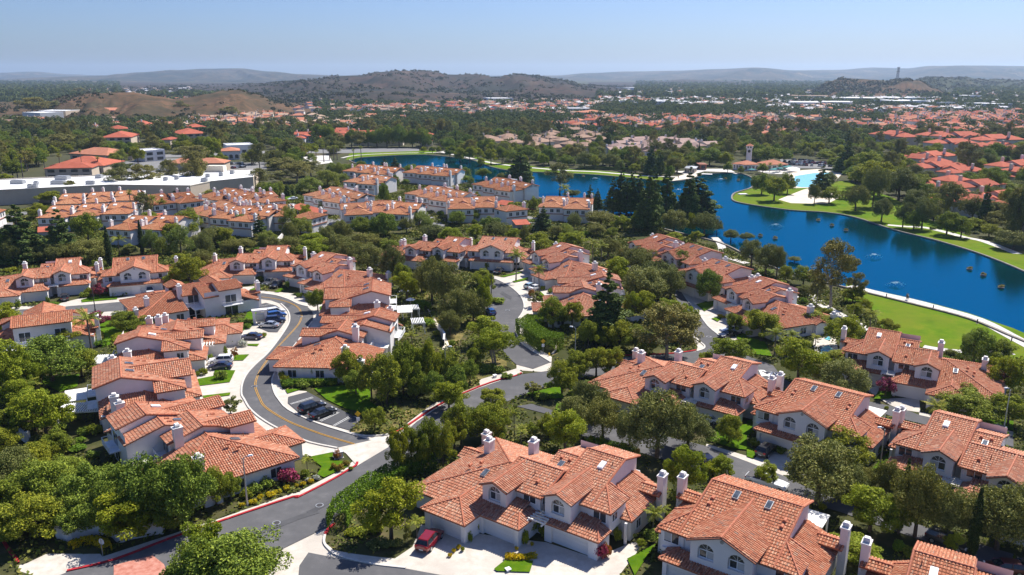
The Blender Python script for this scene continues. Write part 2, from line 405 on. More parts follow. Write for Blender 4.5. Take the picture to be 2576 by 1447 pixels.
class House:
    def __init__(s, name, mx, wall='stucco', tile='roof_tile'):
        s.root = empty(name); s.mx = mx; s.w = MB(mx); s.roofs = []; s.ridges = []; s.wall = wall; s.tile = tile; s.todo = []
    def roof(s, *faces): s.roofs += faces
    def ridge(s, *lines): s.ridges += lines
    def rect_window(s, x0, x1, z0, z1, y, d=(0,-1), name='window', blind=False, pos=0):
        "window on a wall facing -y/+y (d) or on a wall x=pos facing +-x"
        f, g = MB(s.mx), MB(s.mx)
        def P(u, w, z): return (u, y+d[1]*w, z) if d[1] else (pos+d[0]*w, u, z)
        def slab(mb, a, c, z_a, z_b, w0, w1):
            pts = [P(a,w1,z_a),P(c,w1,z_a),P(c,w1,z_b),P(a,w1,z_b)]
            bk = [P(a,w0,z_a),P(c,w0,z_a),P(c,w0,z_b),P(a,w0,z_b)]
            if (d[1] > 0) or (d[0] < 0): pts = pts; flip = True
            else: flip = False
            def add(q): mb.face(q[::-1] if flip else q)
            add(pts)
            for i in range(4): j = (i+1)%4; add([bk[i], bk[j], pts[j], pts[i]])
        t = .09
        slab(f, x0-t, x1+t, z0-t, z0, 0, .07); slab(f, x0-t, x1+t, z1, z1+t, 0, .06)
        slab(f, x0-t, x0, z0, z1, 0, .06); slab(f, x1, x1+t, z0, z1, 0, .06)
        m = (x0+x1)/2; slab(f, m-.04, m+.04, z0, z1, 0, .05)
        slab(g, x0, x1, z0, z1, 0, .02)
        s.todo.append((name, f, 'white_metal', [('pane', g, 'window_glass')]+([('blind', s._blind(P, m, x1, z0, z1, slab), 'blind')] if blind else [])))
    def _blind(s, P, m, x1, z0, z1, slab):
        k = MB(s.mx); slab(k, m+.04, x1, z0+(z1-z0)*.1, z1, 0, .03); return k
    def arch_window(s, cx, w, zs, sp, y):
        f, g = MB(s.mx), MB(s.mx); A = arch_pts(cx, w-.12, sp, 8); a, c = cx-w/2+.06, cx+w/2-.06
        g.face([(x,y,z) for x, z in [(a, zs+.08)]+A+[(c, zs+.08)]][::-1])
        f.box(a-.02, c+.02, y-.06, y, zs, zs+.1); f.box(a, a+.08, y-.05, y, zs+.1, sp); f.box(c-.08, c, y-.05, y, zs+.1, sp)
        f.box(a+.08, c-.08, y-.05, y, sp-.05, sp+.06); f.box(cx-.04, cx+.04, y-.045, y, zs+.1, sp-.05)
        for k in (2, 4, 6):
            an = math.pi*k/8; r = (w-.12)/2
            f.face([(cx-.03*math.sin(an), y-.03, sp+.05), (cx+.03*math.sin(an), y-.03, sp+.05), (cx-r*math.cos(an)+.03, y-.03, sp+r*math.sin(an)), (cx-r*math.cos(an)-.03, y-.03, sp+r*math.sin(an))])
        bl = MB(s.mx); bl.box(cx+.05, c-.09, y-.02, y-.005, zs+.12, sp-.07)
        s.todo.append(('arched_window', f, 'white_metal', [('pane', g, 'window_glass'), ('blind', bl, 'blind')]))
    def garage(s, x0, x1, y, z=2.15):
        d = MB(s.mx); n = 4
        for i in range(n):
            a = .02+i*(z-.04)/n; d.box(x0, x1, y, y+.05, a, a+(z-.04)/n-.03)
        d.box(x0, x1, y+.03, y+.08, .02, z)
        s.todo.append(('garage_door', d, 'garage_paint', []))
    def chimney(s, x, y, w, d, z1, z0=0, dish=False):
        b, c = MB(s.mx), MB(s.mx)
        b.box(x-w/2, x+w/2, y-d/2, y+d/2, z0, z1)
        c.box(x-w/2-.09, x+w/2+.09, y-d/2-.09, y+d/2+.09, z1, z1+.2)
        c.box(x-.26, x+.26, y-.26, y+.26, z1+.22, z1+.42); c.prism([(x-.38,y-.38),(x+.38,y-.38),(x+.38,y+.38),(x-.38,y+.38)], z1+.5, z1+.72, 0, .7)
        for q in ((-.3,-.3),(.3,-.3),(.3,.3),(-.3,.3)): c.box(x+q[0]-.04, x+q[0]+.04, y+q[1]-.04, y+q[1]+.04, z1+.22, z1+.5)
        s.todo.append(('chimney', b, s.wall, [('chimney_cap', c, 'trim')]))
    def skylight(s, x, y, z, pitch, w=.75, l=1.3, white=False):
        f, g = MB(s.mx), MB(s.mx); dz = pitch*l/2
        def q(mb, a, c, e, h, up):
            pts = [(x-a,y-c,z-pitch*c+up),(x+a,y-c,z-pitch*c+up),(x+a,y+c,z+pitch*c+up),(x-a,y+c,z+pitch*c+up)]
            mb.face(pts)
            for i in range(4):
                j = (i+1)%4; mb.face([(pts[i][0],pts[i][1],pts[i][2]-h),(pts[j][0],pts[j][1],pts[j][2]-h),pts[j],pts[i]])
        q(f, w/2, l/2, 0, .3, .30); q(g, w/2-.08, l/2-.09, 0, .04, .345)
        s.todo.append(('skylight', f, 'white_metal' if white else 'grey_metal', [('pane', g, 'white_metal' if white else 'skylight_glass')]))
    def vent(s, x, y, z):
        b = MB(s.mx); b.tube([(x, y, z-.05), (x, y, z+.55)], .07, 6)
        s.todo.append(('vent_pipe', b, 'fascia', []))
    def tilevent(s, x, y, z):
        b = MB(s.mx); b.tube([(x, y+.3, z+.16), (x, y-.3, z+.10)], [.2,.24], 7)
        s.todo.append(('roof_vent', b, 'ridge_tile', []))
    def part(s, name, mb, mat, subs=()): s.todo.append((name, mb, mat, list(subs)))
    def done(s, sp=.34, row=.46, h=.125):
        s.w.build('wall', s.wall, s.root)
        rb, til = tile_roof(s.roofs, s.mx, sp, row, h)
        k = len(rb.v); rb.v += til.v; rb.f += [[i+k for i in f] for f in til.f]; rb.mi += [1]*len(til.f)
        for a, b in s.ridges:
            a, b = Vector(a), Vector(b); L = (b-a).length; n = max(1, int(L/.5))
            for i in range(n):
                p = a+(b-a)*(i/n); q = a+(b-a)*((i+1.08)/n)
                rb.tube([p+Vector((0,0,.06)), q+Vector((0,0,.09))], [.12,.15], 6, 2)
        rb.build('roof', ['fascia', s.tile, 'ridge_tile'], s.root)
        for name, mb, mat, subs in s.todo:
            o = mb.build(name, mat, s.root)
            for n2, m2, t2 in subs: m2.build(n2, t2, o)
        return s.root
def hip_bay(h, x0, x1, yf, zf, yb, p=.28, q=.40):
    "bay at the right end of a front slope: x0 main wall, x1 outer eave"
    w = x1-x0; zt = zf+q*w; yt = yf+(zt-zf)/p
    if yt > yb-.2: yt = yb-.2; zt = zf+p*(yt-yf)
    h.roof([(x0,yf,zf),(x1,yf,zf),(x0,yt,zt)], [(x1,yf,zf),(x1,yb,zf),(x0,yb,zt),(x0,yt,zt)])
    h.ridge(((x1,yf,zf),(x0,yt,zt)), ((x0,yt,zt),(x0,yb,zt)), ((x0,yb,zt),(x1,yb,zf)))
    h.w.face([(x0,yb-.25,zf-.3),(x0,yb-.25,zt-.1),(x1-.3,yb-.25,zf-.3)][::-1])
def wing(h, x0, x1, yf, yb, z0, z1):
    "one-storey wing on the right: slopes down from the tall wall, hipped at the front"
    w = x1-x0
    h.roof([(x0,yf,z1),(x1,yf,z1),(x0,yf+w,z0)], [(x1,yf,z1),(x1,yb,z1),(x0,yb,z0),(x0,yf+w,z0)], [(x1,yb,z1),(x1-.3,yb+1.6,z1-.55),(x0,yb+1.6,z0-.55),(x0,yb,z0)])
    h.ridge(((x1,yf,z1),(x0,yf+w,z0)), ((x1,yb,z1),(x0,yb,z0)))
    h.w.box(x0-.2, x1-.35, yf+.4, yb+1.3, 0, z1-.1)
def chim_gable(h, x0, x1, y, z, w=1.3):
    h.roof([(x0,y-w,z-.42),(x1,y-w,z-.42),(x1,y,z),(x0,y,z)], [(x1,y+w,z-.42),(x0,y+w,z-.42),(x0,y,z),(x1,y,z)])
    h.ridge(((x0,y,z),(x1,y,z)))
    h.w.face([(x1-.25,y-w+.2,z-1.2),(x1-.25,y+w-.2,z-1.2),(x1-.25,y+w-.2,z-.5),(x1-.25,y,z-.14),(x1-.25,y-w+.2,z-.5)])
def railing(x0, x1, y0, y1, z, h=1.0, mx=1):
    b = MB(mx); b.box(x0, x1, y0, y1, z, z+.15)
    for (a, c, e, g) in ((x0, x1, y1-.06, y1), (x0, x0+.06, y0, y1), (x1-.06, x1, y0, y1)): b.box(a, c, e, g, z+h-.06, z+h)
    n = int((x1-x0)/.16)
    for i in range(n+1):
        x = x0+(x1-x0-.04)*i/n; b.box(x, x+.04, y1-.05, y1-.01, z+.15, z+h-.06)
    return b
def gable_front(h, cx, hw, yf, ze, p, yv0, yv1):
    "dormer / front gable: roof planes run back to the main slope"
    za = ze+p*hw
    h.roof([(cx-hw,yf,ze),(cx,yf,za),(cx,yv1,za),(cx-hw,yv0,ze)], [(cx+hw,yf,ze),(cx+hw,yv0,ze),(cx,yv1,za),(cx,yf,za)])
    h.ridge(((cx,yf,za),(cx,yv1,za)))
    return za
def duplex(mx=1):
    h = House('duplex_house', mx); w = h.w
    # main two-storey block with its two slopes
    w.face([(-5.3,.9,0),(5.1,.9,0),(5.1,.9,5.0),(-5.3,.9,5.0)])
    w.face([(5.1,14,0),(-5.3,14,0),(-5.3,14,6.5),(5.1,14,6.5)])
    for x, fl in ((5.1, 0), (-5.3, 1)):
        q = [(x,.9,0),(x,14,0),(x,14,6.45),(x,10,7.6),(x,.9,5.05)]; w.face(q[::-1] if fl else q)
    h.roof([(-5.6,.4,5.05),(5.4,.4,5.05),(5.4,10,7.75),(-5.6,10,7.75)], [(5.4,14.4,6.5),(-5.6,14.4,6.5),(-5.6,10,7.75),(5.4,10,7.75)])
    h.ridge(((-5.6,10,7.75),(5.4,10,7.75)), ((5.4,.5,5.08),(5.4,10,7.75)), ((-5.6,.5,5.08),(-5.6,10,7.75)), ((5.4,10,7.75),(5.4,14.3,6.5)), ((-5.6,10,7.75),(-5.6,14.3,6.5)))
    za = gable_front(h, 0, 3.95, -1.15, 5.85, .41, 3.2, 9.0)
    ops = [(-1.75,1.9,3.85,4.85),(1.75,1.9,3.85,4.85)]
    arch_wall(w, -3.55, 3.55, 2.6, lambda x: 5.8+.41*(3.55-abs(x)), -.75, ops)
    w.face([(3.55,-.75,2.6),(3.55,3,2.6),(3.55,3,5.8),(3.55,-.75,5.8)]); w.face([(-3.55,-.75,2.6),(-3.55,-.75,5.8),(-3.55,3,5.8),(-3.55,3,2.6)])
    for o in ops: h.arch_window(o[0], o[1], o[2], o[3], -.38)
    ov = MB(mx); ov.prism([(.22*math.cos(2*math.pi*i/10), .22*math.sin(2*math.pi*i/10)) for i in range(10)], 0, .04)
    ov.v = [(x, -.77-z, 6.75+y) for x, y, z in ov.v]; h.part('gable_vent', ov, 'grey_metal')
    for sx in (1, -1):
        k = House.__new__(House); k.__dict__ = dict(h.__dict__); k.mx = mx*sx; k.w = MB(mx*sx); k.roofs = []; k.ridges = []; k.todo = []
        hip_bay(k, 5.4, 8.2, .4, 5.05, 5.3)
        k.w.box(5.0, 7.85, .75, 5.0, 2.2, 5.0)
        k.w.box(5.0, 7.6, .45, .75, 2.35, 2.75)
        wing(k, 5.1, 9.5, 2.6, 12.2, 4.75, 3.0); chim_gable(k, 7.0, 10.1, 11.2, 4.35)
        k.chimney(10.0, 11.3, .85, 1.3, 6.2)
        k.rect_window(5.6, 7.4, 3.5, 4.7, .75, blind=True); k.rect_window(6.0, 7.6, .9, 2.2, 3.0); k.rect_window(4, 5.2, .9, 2.1, 0, (1,0), pos=9.15)
        k.rect_window(2.2, 4.2, 3.4, 5.2, 14, (0,1)); k.rect_window(1.5, 4.2, .3, 2.4, 14, (0,1), 'sliding_door')
        k.skylight(1.95, 8.6, 7.36, .28); k.tilevent(4.3, 7.2, 6.95); k.tilevent(4.3, 6.2, 6.67); k.vent(1.7, 5.2, 6.4)
        k.part('balcony', railing(1.0, 4.8, 14, 15.6, 2.75, 1.0, mx*sx), 'white_metal')
        for T in k.todo: h.todo.append(T)
        sg = mx*sx*mx
        h.roofs += [[(p[0]*sx, p[1], p[2]) for p in F] for F in k.roofs]; h.ridges += [tuple((p[0]*sx, p[1], p[2]) for p in L) for L in k.ridges]
        nv = len(w.v); w.v += k.w.v; w.f += [[i+nv for i in f] for f in k.w.f]; w.mi += k.w.mi
        h.garage(1.0*sx if sx > 0 else -5.9, 5.9 if sx > 0 else -1.0, -1.3)
    # garage storey
    h.roof([(-6.8,-2.0,2.75),(6.8,-2.0,2.75),(5.3,.3,3.4),(-5.3,.3,3.4)], [(6.8,-2,2.75),(6.8,.8,2.75),(5.3,.8,3.4),(5.3,.3,3.4)], [(-6.8,.8,2.75),(-6.8,-2,2.75),(-5.3,.3,3.4),(-5.3,.8,3.4)])
    h.ridge(((6.8,-2,2.75),(5.3,.3,3.4)), ((-6.8,-2,2.75),(-5.3,.3,3.4)))
    for a, c in ((-6.4,-5.9),(-1,1),(5.9,6.4)): w.box(a, c, -1.65, -1.2, 0, 2.2)
    w.box(-6.4, 6.4, -1.65, -1.2, 2.2, 2.72); w.box(-6.4, -6.15, -1.2, .9, 0, 2.7); w.box(6.15, 6.4, -1.2, .9, 0, 2.7); w.box(-.2, .2, -1.2, .9, 0, 2.7)
    pc = MB(mx); pc.box(.8, 6.5, 15.7, 19.2, 2.55, 2.7)
    for x in (1.0, 6.3): pc.box(x-.1, x+.1, 18.9, 19.1, 0, 2.55)
    h.part('patio_cover', pc, 'timber_white')
    return h.done()
def triplex(mx=1):
    h = House('triplex_house', mx); w = h.w; p = .28
    # unit with the tall ridge and the right wing
    w.face([(3.4,9.4,0),(12.1,9.4,0),(12.1,9.4,5.0),(3.4,9.4,5.0)]); w.face([(12.1,22,0),(3.4,22,0),(3.4,22,6.4),(12.1,22,6.4)])
    for x, fl in ((12.1, 0), (6.9, 1)):
        q = [(x,9.4,0),(x,22,0),(x,22,6.35),(x,18.1,7.45),(x,9.4,5.0)]; w.face(q[::-1] if fl else q)
    w.face([(3.4,9.4,0),(3.4,9.4,4.7),(3.4,16.6,6.75),(3.4,22,5.2),(3.4,22,0)])
    h.roof([(6.7,8.9,5.05),(12.4,8.9,5.05),(12.4,18.1,7.6),(6.7,18.1,7.6)], [(12.4,22.4,6.4),(6.7,22.4,6.4),(6.7,18.1,7.6),(12.4,18.1,7.6)],
           [(3.1,9.2,4.75),(6.7,9.2,4.75),(6.7,16.6,6.8),(3.1,16.6,6.8)], [(6.7,22.3,5.2),(3.1,22.3,5.2),(3.1,16.6,6.8),(6.7,16.6,6.8)])
    h.ridge(((6.7,18.1,7.6),(12.4,18.1,7.6)), ((3.1,16.6,6.8),(6.7,16.6,6.8)), ((12.4,9,5.08),(12.4,18.1,7.6)), ((12.4,18.1,7.6),(12.4,22.3,6.4)), ((6.7,11,5.6),(6.7,18.1,7.6)))
    gable_front(h, 9, 2.15, 6.6, 5.9, .42, 11.9, 15.2)
    def gable_wall(cx, hw, y, yb, ze):
        t = MB(mx); arch_wall(t, -hw, hw, 2.6, lambda x: ze+.42*(hw-abs(x)), 0, [(0,1.9,3.8,4.9)])
        k = len(w.v); w.v += [(a+cx*mx, b+y, c) for a, b, c in t.v]; w.f += [[i+k for i in f] for f in t.f]; w.mi += t.mi
        w.face([(cx+hw,y,2.6),(cx+hw,yb,2.6),(cx+hw,yb,ze),(cx+hw,y,ze)]); w.face([(cx-hw,y,2.6),(cx-hw,y,ze),(cx-hw,yb,ze),(cx-hw,yb,2.6)])
        h.arch_window(cx, 1.9, 3.8, 4.9, y+.37)
    gable_wall(9, 1.85, 7.0, 11.6, 5.85)
    hip_bay(h, 12.4, 15.3, 8.9, 5.05, 13.8)
    w.box(12.0, 14.95, 9.25, 13.5, 2.2, 5.0); w.box(12.0, 14.7, 8.95, 9.25, 2.35, 2.75)
    h.rect_window(12.8, 14.5, 3.5, 4.7, 9.25); h.rect_window(10.0, 11.2, 3.4, 4.4, 0, (1,0), pos=14.95)
    wing(h, 12.1, 16.6, 12.0, 20.6, 4.75, 3.0); chim_gable(h, 14.2, 17.4, 19.3, 4.35); h.chimney(17.1, 19.4, .85, 1.3, 6.2)
    pst = MB(mx); pst.box(15.9, 16.2, 11.4, 11.7, 0, 2.9); h.part('porch_post', pst, h.wall)
    # its garage
    h.roof([(7.2,6.0,2.75),(15.35,6.0,2.75),(13.9,8.3,3.4),(7.2,8.3,3.4)], [(15.35,6,2.75),(15.35,9.2,2.75),(13.9,9.2,3.4),(13.9,8.3,3.4)], [(7.2,8.3,3.4),(13.9,8.3,3.4),(13.9,9.6,3.75),(7.2,9.6,3.75)])
    h.ridge(((15.35,6,2.75),(13.9,8.3,3.4)))
    for a, c in ((7.5,8.5),(13.7,14.95)): w.box(a, c, 6.4, 6.85, 0, 2.2)
    w.box(7.5, 14.95, 6.4, 6.85, 2.2, 2.72); w.box(7.5, 7.75, 6.85, 9.4, 0, 2.7); w.box(14.7, 14.95, 6.85, 9.4, 0, 2.7); h.garage(8.5, 13.7, 6.75)
    # middle unit
    w.face([(-.1,7.4,0),(6.2,7.4,0),(6.2,7.4,5.0),(-.1,7.4,5.0)])
    for x, fl in ((6.2, 0), (-.1, 1)):
        q = [(x,7.4,0),(x,17,0),(x,17,5.3),(x,12.3,6.5),(x,7.4,5.05)]; w.face(q[::-1] if fl else q)
    w.face([(6.2,17,0),(-.1,17,0),(-.1,17,5.3),(6.2,17,5.3)])
    h.roof([(-.4,7.0,5.15),(6.6,7.0,5.15),(6.6,12.3,6.65),(-.4,12.3,6.65)], [(6.6,17.4,5.2),(-.4,17.4,5.2),(-.4,12.3,6.65),(6.6,12.3,6.65)])
    h.ridge(((-.4,12.3,6.65),(6.6,12.3,6.65)), ((6.6,7.1,5.18),(6.6,12.3,6.65)), ((-.4,7.1,5.18),(-.4,12.3,6.65)))
    gable_front(h, .75, 2.15, 4.7, 5.7, .42, 8.9, 12.1)
    gable_wall(.75, 1.85, 5.1, 8.7, 5.65)
    h.rect_window(3.7, 5.5, 3.95, 4.85, 7.4); h.rect_window(7.9, 8.6, 3.85, 4.85, 0, (1,0), pos=6.2)
    h.roof([(-.3,2.8,2.75),(6.1,2.8,2.75),(4.6,5.1,3.4),(-.3,5.1,3.4)], [(6.1,2.8,2.75),(6.1,7.4,2.75),(4.6,7.4,3.4),(4.6,5.1,3.4)], [(-.3,5.1,3.4),(4.6,5.1,3.4),(4.6,7.6,4.0),(-.3,7.6,4.0)])
    h.ridge(((6.1,2.8,2.75),(4.6,5.1,3.4)))
    for a, c in ((-.1,.4),(5.2,5.75)): w.box(a, c, 3.2, 3.65, 0, 2.2)
    w.box(-.1, 5.75, 3.2, 3.65, 2.2, 2.72); w.box(5.5, 5.75, 3.65, 7.4, 0, 2.7); h.garage(.4, 5.2, 3.55)
    h.chimney(-.5, 15.9, .95, 1.25, 7.4, 3)
    pg = MB(mx)
    for i in range(5): pg.box(5.8, 8.1, 5.2+i*.55, 5.36+i*.55, 3.05, 3.25)
    pg.box(5.85, 5.98, 4.9, 7.8, 2.85, 3.05); pg.box(7.9, 8.05, 4.9, 7.8, 2.85, 3.05); h.part('pergola', pg, 'timber_white')
    # single-storey end unit under a broad hip
    h.roof([(-11.3,2.6,2.8),(-.3,2.6,2.8),(-.3,12.1,5.5),(-1.8,12.1,5.5)], [(-11.3,21.6,2.8),(-11.3,2.6,2.8),(-1.8,12.1,5.5)], [(-.3,21.6,2.8),(-11.3,21.6,2.8),(-1.8,12.1,5.5),(-.3,12.1,5.5)])
    h.ridge(((-11.3,2.6,2.8),(-1.8,12.1,5.5)), ((-11.3,21.6,2.8),(-1.8,12.1,5.5)), ((-1.8,12.1,5.5),(-.3,12.1,5.5)))
    w.box(-10.8, -.1, 3.2, 21.1, 0, 2.75)
    h.roof([(-7.0,-.3,2.75),(.2,-.3,2.75),(-3.4,3.3,3.8)], [(.2,-.3,2.75),(.2,3.2,2.75),(-3.4,6.6,3.8),(-3.4,3.3,3.8)], [(-7.0,3.0,2.75),(-7,-.3,2.75),(-3.4,3.3,3.8),(-3.4,6.6,3.8)])
    h.ridge(((-7,-.3,2.75),(-3.4,3.3,3.8)), ((.2,-.3,2.75),(-3.4,3.3,3.8)), ((-3.4,3.3,3.8),(-3.4,6.4,3.8)))
    for a, c in ((-6.6,-5.7),(-.7,-.1)): w.box(a, c, .1, .55, 0, 2.2)
    w.box(-6.6, -.1, .1, .55, 2.2, 2.72); w.box(-6.6, -6.35, .55, 3.2, 0, 2.7); w.box(-.35, -.1, .55, 3.2, 0, 2.7); h.garage(-5.7, -.7, .45)
    h.chimney(-7.9, 15.6, .95, 1.3, 5.6, 2.5); h.chimney(-11.2, 19.3, .85, 1.3, 4.3)
    h.roof([(-12.2,13.6,2.8),(-9.6,13.6,2.8),(-9.6,15.2,3.5),(-12.2,15.2,3.5)], [(-9.6,16.8,2.8),(-12.2,16.8,2.8),(-12.2,15.2,3.5),(-9.6,15.2,3.5)])
    h.ridge(((-12.2,15.2,3.5),(-9.0,15.2,3.5)))
    w.box(-11.8, -10.6, 14, 16.4, 0, 2.9)
    # rear of the house
    for x in (8.2, 1.0): h.rect_window(x, x+2.6, 2.9, 5.0, 22 if x > 5 else 17, (0,1), 'sliding_door'); h.rect_window(x-.2, x+2.8, .2, 2.2, 22 if x > 5 else 17, (0,1), 'sliding_door')
    h.part('balcony', railing(7.4, 12.0, 22, 23.5, 2.6, 1.0, mx), 'white_metal'); h.part('balcony', railing(.2, 5.8, 17, 18.6, 2.6, 1.0, mx), 'white_metal')
    pc = MB(mx); pc.box(1.0, 6.6, 18.7, 21.8, 2.5, 2.64)
    for x in (1.2, 6.4): pc.box(x-.1, x+.1, 21.5, 21.7, 0, 2.5)
    h.part('patio_cover', pc, 'timber_white')
    for x in (-9.2, -6.4, -3): h.rect_window(x, x+1.6, .7, 2.1, 21.1, (0,1))
    for y in (5.2, 10.5, 18.0): h.rect_window(y, y+1.6, .7, 2.1, 0, (-1,0), pos=-10.8)
    h.rect_window(14, 15.2, .9, 2.1, 0, (1,0), pos=16.25); h.rect_window(17, 18.2, .9, 2.1, 0, (1,0), pos=16.25)
    # on the roofs
    h.skylight(4.9, 14.2, 6.15, p); h.skylight(10.2, 15.8, 6.98, p, white=True); h.skylight(-3.6, 8.9, 4.6, p)
    for x, y, z in ((4.3,15.6,6.55),(5.6,15.6,6.55),(4.6,9.3,5.85),(-6.5,9.5,4.75),(-5.4,10.6,5.05)): h.tilevent(x, y, z)
    for x, y, z in ((6.2,12.6,5.75),(3.4,10.4,6.1),(11.4,16.5,7.2),(-2.2,7.2,4.2)): h.vent(x, y, z)
    return h.done()
def lin_map(A, B, a, b):
    "heading and origin that take local a,b (z known) to ground points A,B"
    th = math.atan2(B.y-A.y, B.x-A.x)-math.atan2(b[1]-a[1], b[0]-a[0])
    c, s = math.cos(th), math.sin(th); m = ((a[0]+b[0])/2, (a[1]+b[1])/2); P = (A+B)/2
    return (P.x-(m[0]*c-m[1]*s), P.y-(m[0]*s+m[1]*c), 0), th
def fix(win, p1, l1, p2, l2): return lin_map(G(win, *p1, l1[2]), G(win, *p2, l2[2]), l1, l2)
def fix1(win, p1, l1, deg):
    P = G(win, *p1, l1[2]); th = R_(deg); c, s = math.cos(th), math.sin(th)
    return (P.x-(l1[0]*c-l1[1]*s), P.y-(l1[0]*s+l1[1]*c), 0), th
PROTO = {}
def make(kind):
    fn, mx = {'D': (duplex, 1), 'T': (triplex, 1), 'U': (triplex, -1)}[kind]
    return fn(mx)
HOUSES = []        # (short phrase, location, heading, kind)
def put_house(kind, place, label, phrase):
    loc, th = place
    if kind not in PROTO: o = PROTO[kind] = make(kind)
    else: o = copy_tree(PROTO[kind])
    o.location = loc; o.rotation_euler = (0,0,th)
    tag(o, label, 'house', 'white stucco houses with orange tile roofs')
    HOUSES.append((phrase, loc, th, kind)); return o
eL, eR, apx, rR, rL = (-3.95,-1.15,5.85), (3.95,-1.15,5.85), (0,-1.15,7.45), (5.4,10,7.75), (-5.6,10,7.75)
dB, dC = (.75,4.7,5.7), (9,6.6,5.9); mB, mC = (-.75,4.7,5.7), (-9,6.6,5.9); aB, aC = (.75,4.7,6.6), (9,6.6,6.8); nB, nC = (-.75,4.7,6.6), (-9,6.6,6.8)
# ------------------------------------------------------------------ vegetation
def leaf_mesh(name, centers, radii, per, size, mat, flat=(1,1,1), out=.35, seed=0, aspect=.6, hang=0.0, core=None):
    "many leaf-sized quads spread through clumps (ellipsoid shells with gaps)"
    r = np.random.default_rng(seed); C = np.repeat(np.array(centers, float), per, 0); Rd = np.repeat(np.array(radii, float), per)
    n = len(C); d = r.normal(size=(n,3)); d /= np.linalg.norm(d, axis=1)[:,None]
    rad = r.uniform(.35, 1, n)**.5
    P = C+d*(Rd*rad)[:,None]*np.array(flat)
    nr = d*out+r.normal(size=(n,3))*.5+np.array([0,0,.25]); nr /= np.linalg.norm(nr, axis=1)[:,None]
    t = r.normal(size=(n,3)); t[:,2] -= hang*2; t -= nr*(t*nr).sum(1)[:,None]; t /= np.linalg.norm(t, axis=1)[:,None]
    b = np.cross(nr, t); s = size*r.uniform(.6, 1.35, n)
    a = t*(s*.5)[:,None]; c = b*(s*.5*aspect)[:,None]
    V = np.stack([P-a, P+c*1.0-a*.1, P+a, P-c-a*.1], 1).reshape(-1,3)
    return V, n
def mesh_np(name, V, nq, mat, extra=None):
    me = bpy.data.meshes.new(name); F = np.arange(nq*4, dtype=np.int32)
    nv = len(V); ev = []; ef = []
    me.vertices.add(nv); me.vertices.foreach_set('co', V.astype(np.float32).ravel())
    me.loops.add(nq*4); me.loops.foreach_set('vertex_index', F)
    me.polygons.add(nq); me.polygons.foreach_set('loop_start', np.arange(0, nq*4, 4, dtype=np.int32))
    me.materials.append(M[mat]); me.update(calc_edges=True); me.validate(); return me
TREES = {}         # kind -> list of (trunk mesh, crown mesh, height, radius)
def trunk_mesh(h, r0, tops, seed, mat='bark', lean=.0):
    b = MB(); rd = random.Random(seed); bend = (rd.uniform(-lean,lean), rd.uniform(-lean,lean))
    fork = h*.8
    b.tube([(0,0,-.3),(bend[0]*.3,bend[1]*.3,fork*.35),(bend[0]*.7,bend[1]*.7,fork*.7),(bend[0],bend[1],fork)], [r0*1.25,r0,r0*.85,r0*.6], 7)
    for i, (x, y, z) in enumerate(tops):
        st = fork*rd.uniform(.45, .95); k = st/fork
        b.tube([(bend[0]*k,bend[1]*k,st),(x*.45+bend[0]*.5,y*.45+bend[1]*.5,st+(z-st)*.6),(x,y,z)], [r0*.5,r0*.33,r0*.12], 5)
    return b.mesh('trunk', mat, True)
def crown_points(kind, H, Rr, n, rd):
    C, Q = [], []
    if kind in ('round', 'wide', 'tall', 'open'):
        z0 = H*{'round': .11, 'wide': .17, 'tall': .10, 'open': .40}[kind]; cz = (H+z0)/2; hz = (H-z0)/2
        tries = 0
        rs = rd.uniform(0, 6); n = int(n*1.12)
        while len(C) < n and tries < 5000:
            tries += 1
            th = rd.uniform(0, 2*math.pi); ph = rd.uniform(-.75, 1); s = math.sqrt(max(0, 1-ph*ph)); k = rd.uniform(.5, .97) if kind != 'open' else rd.uniform(.5, 1)
            lump = 1+.17*math.sin(2*th+rs)+.15*math.sin(3*th+ph*4+rs*2)
            x, y, z = Rr*k*s*math.cos(th)*lump, Rr*k*s*math.sin(th)*lump, cz+hz*k*ph*.93
            q = Rr*rd.uniform(.19, .36)*(1.0 if kind != 'open' else .72)
            C.append((x, y, z)); Q.append(q)
    elif kind == 'cone':
        lev = n//6
        for i in range(lev):
            t = i/(lev-1); z = H*(.10+.86*t); rr = Rr*(1-t)**.75*(.82+.3*rd.random()) + .15
            m = max(2, int(7*(1-t)+2)); a0 = rd.uniform(0, 6)
            for k in range(m):
                a = a0+2*math.pi*k/m+rd.uniform(-.3,.3); e = rr*rd.uniform(.45,.95)
                C.append((e*math.cos(a), e*math.sin(a), z+rd.uniform(-.03,.03)*H)); Q.append(max(.28, rr*.42)*rd.uniform(.7,1.2))
    elif kind == 'gum':
        for i in range(n):
            t = rd.random()**.8; z = H*(.36+.60*t); rr = Rr*(.45+.75*math.sin(math.pi*min(1, .18+t*.8)))*rd.uniform(.2,1.0); a = rd.uniform(0, 2*math.pi)
            C.append((rr*math.cos(a), rr*math.sin(a), z)); Q.append(Rr*rd.uniform(.16,.32))
    elif kind == 'weep':
        for i in range(n):
            a = rd.uniform(0, 2*math.pi); k = rd.random()**.5; x, y = Rr*k*.9*math.cos(a), Rr*k*.9*math.sin(a)
            top = H*(.94-.30*k*k); z = top-rd.random()*H*.45*(.4+k)
            C.append((x, y, max(H*.2, z))); Q.append(Rr*rd.uniform(.17,.30))
    return C, Q
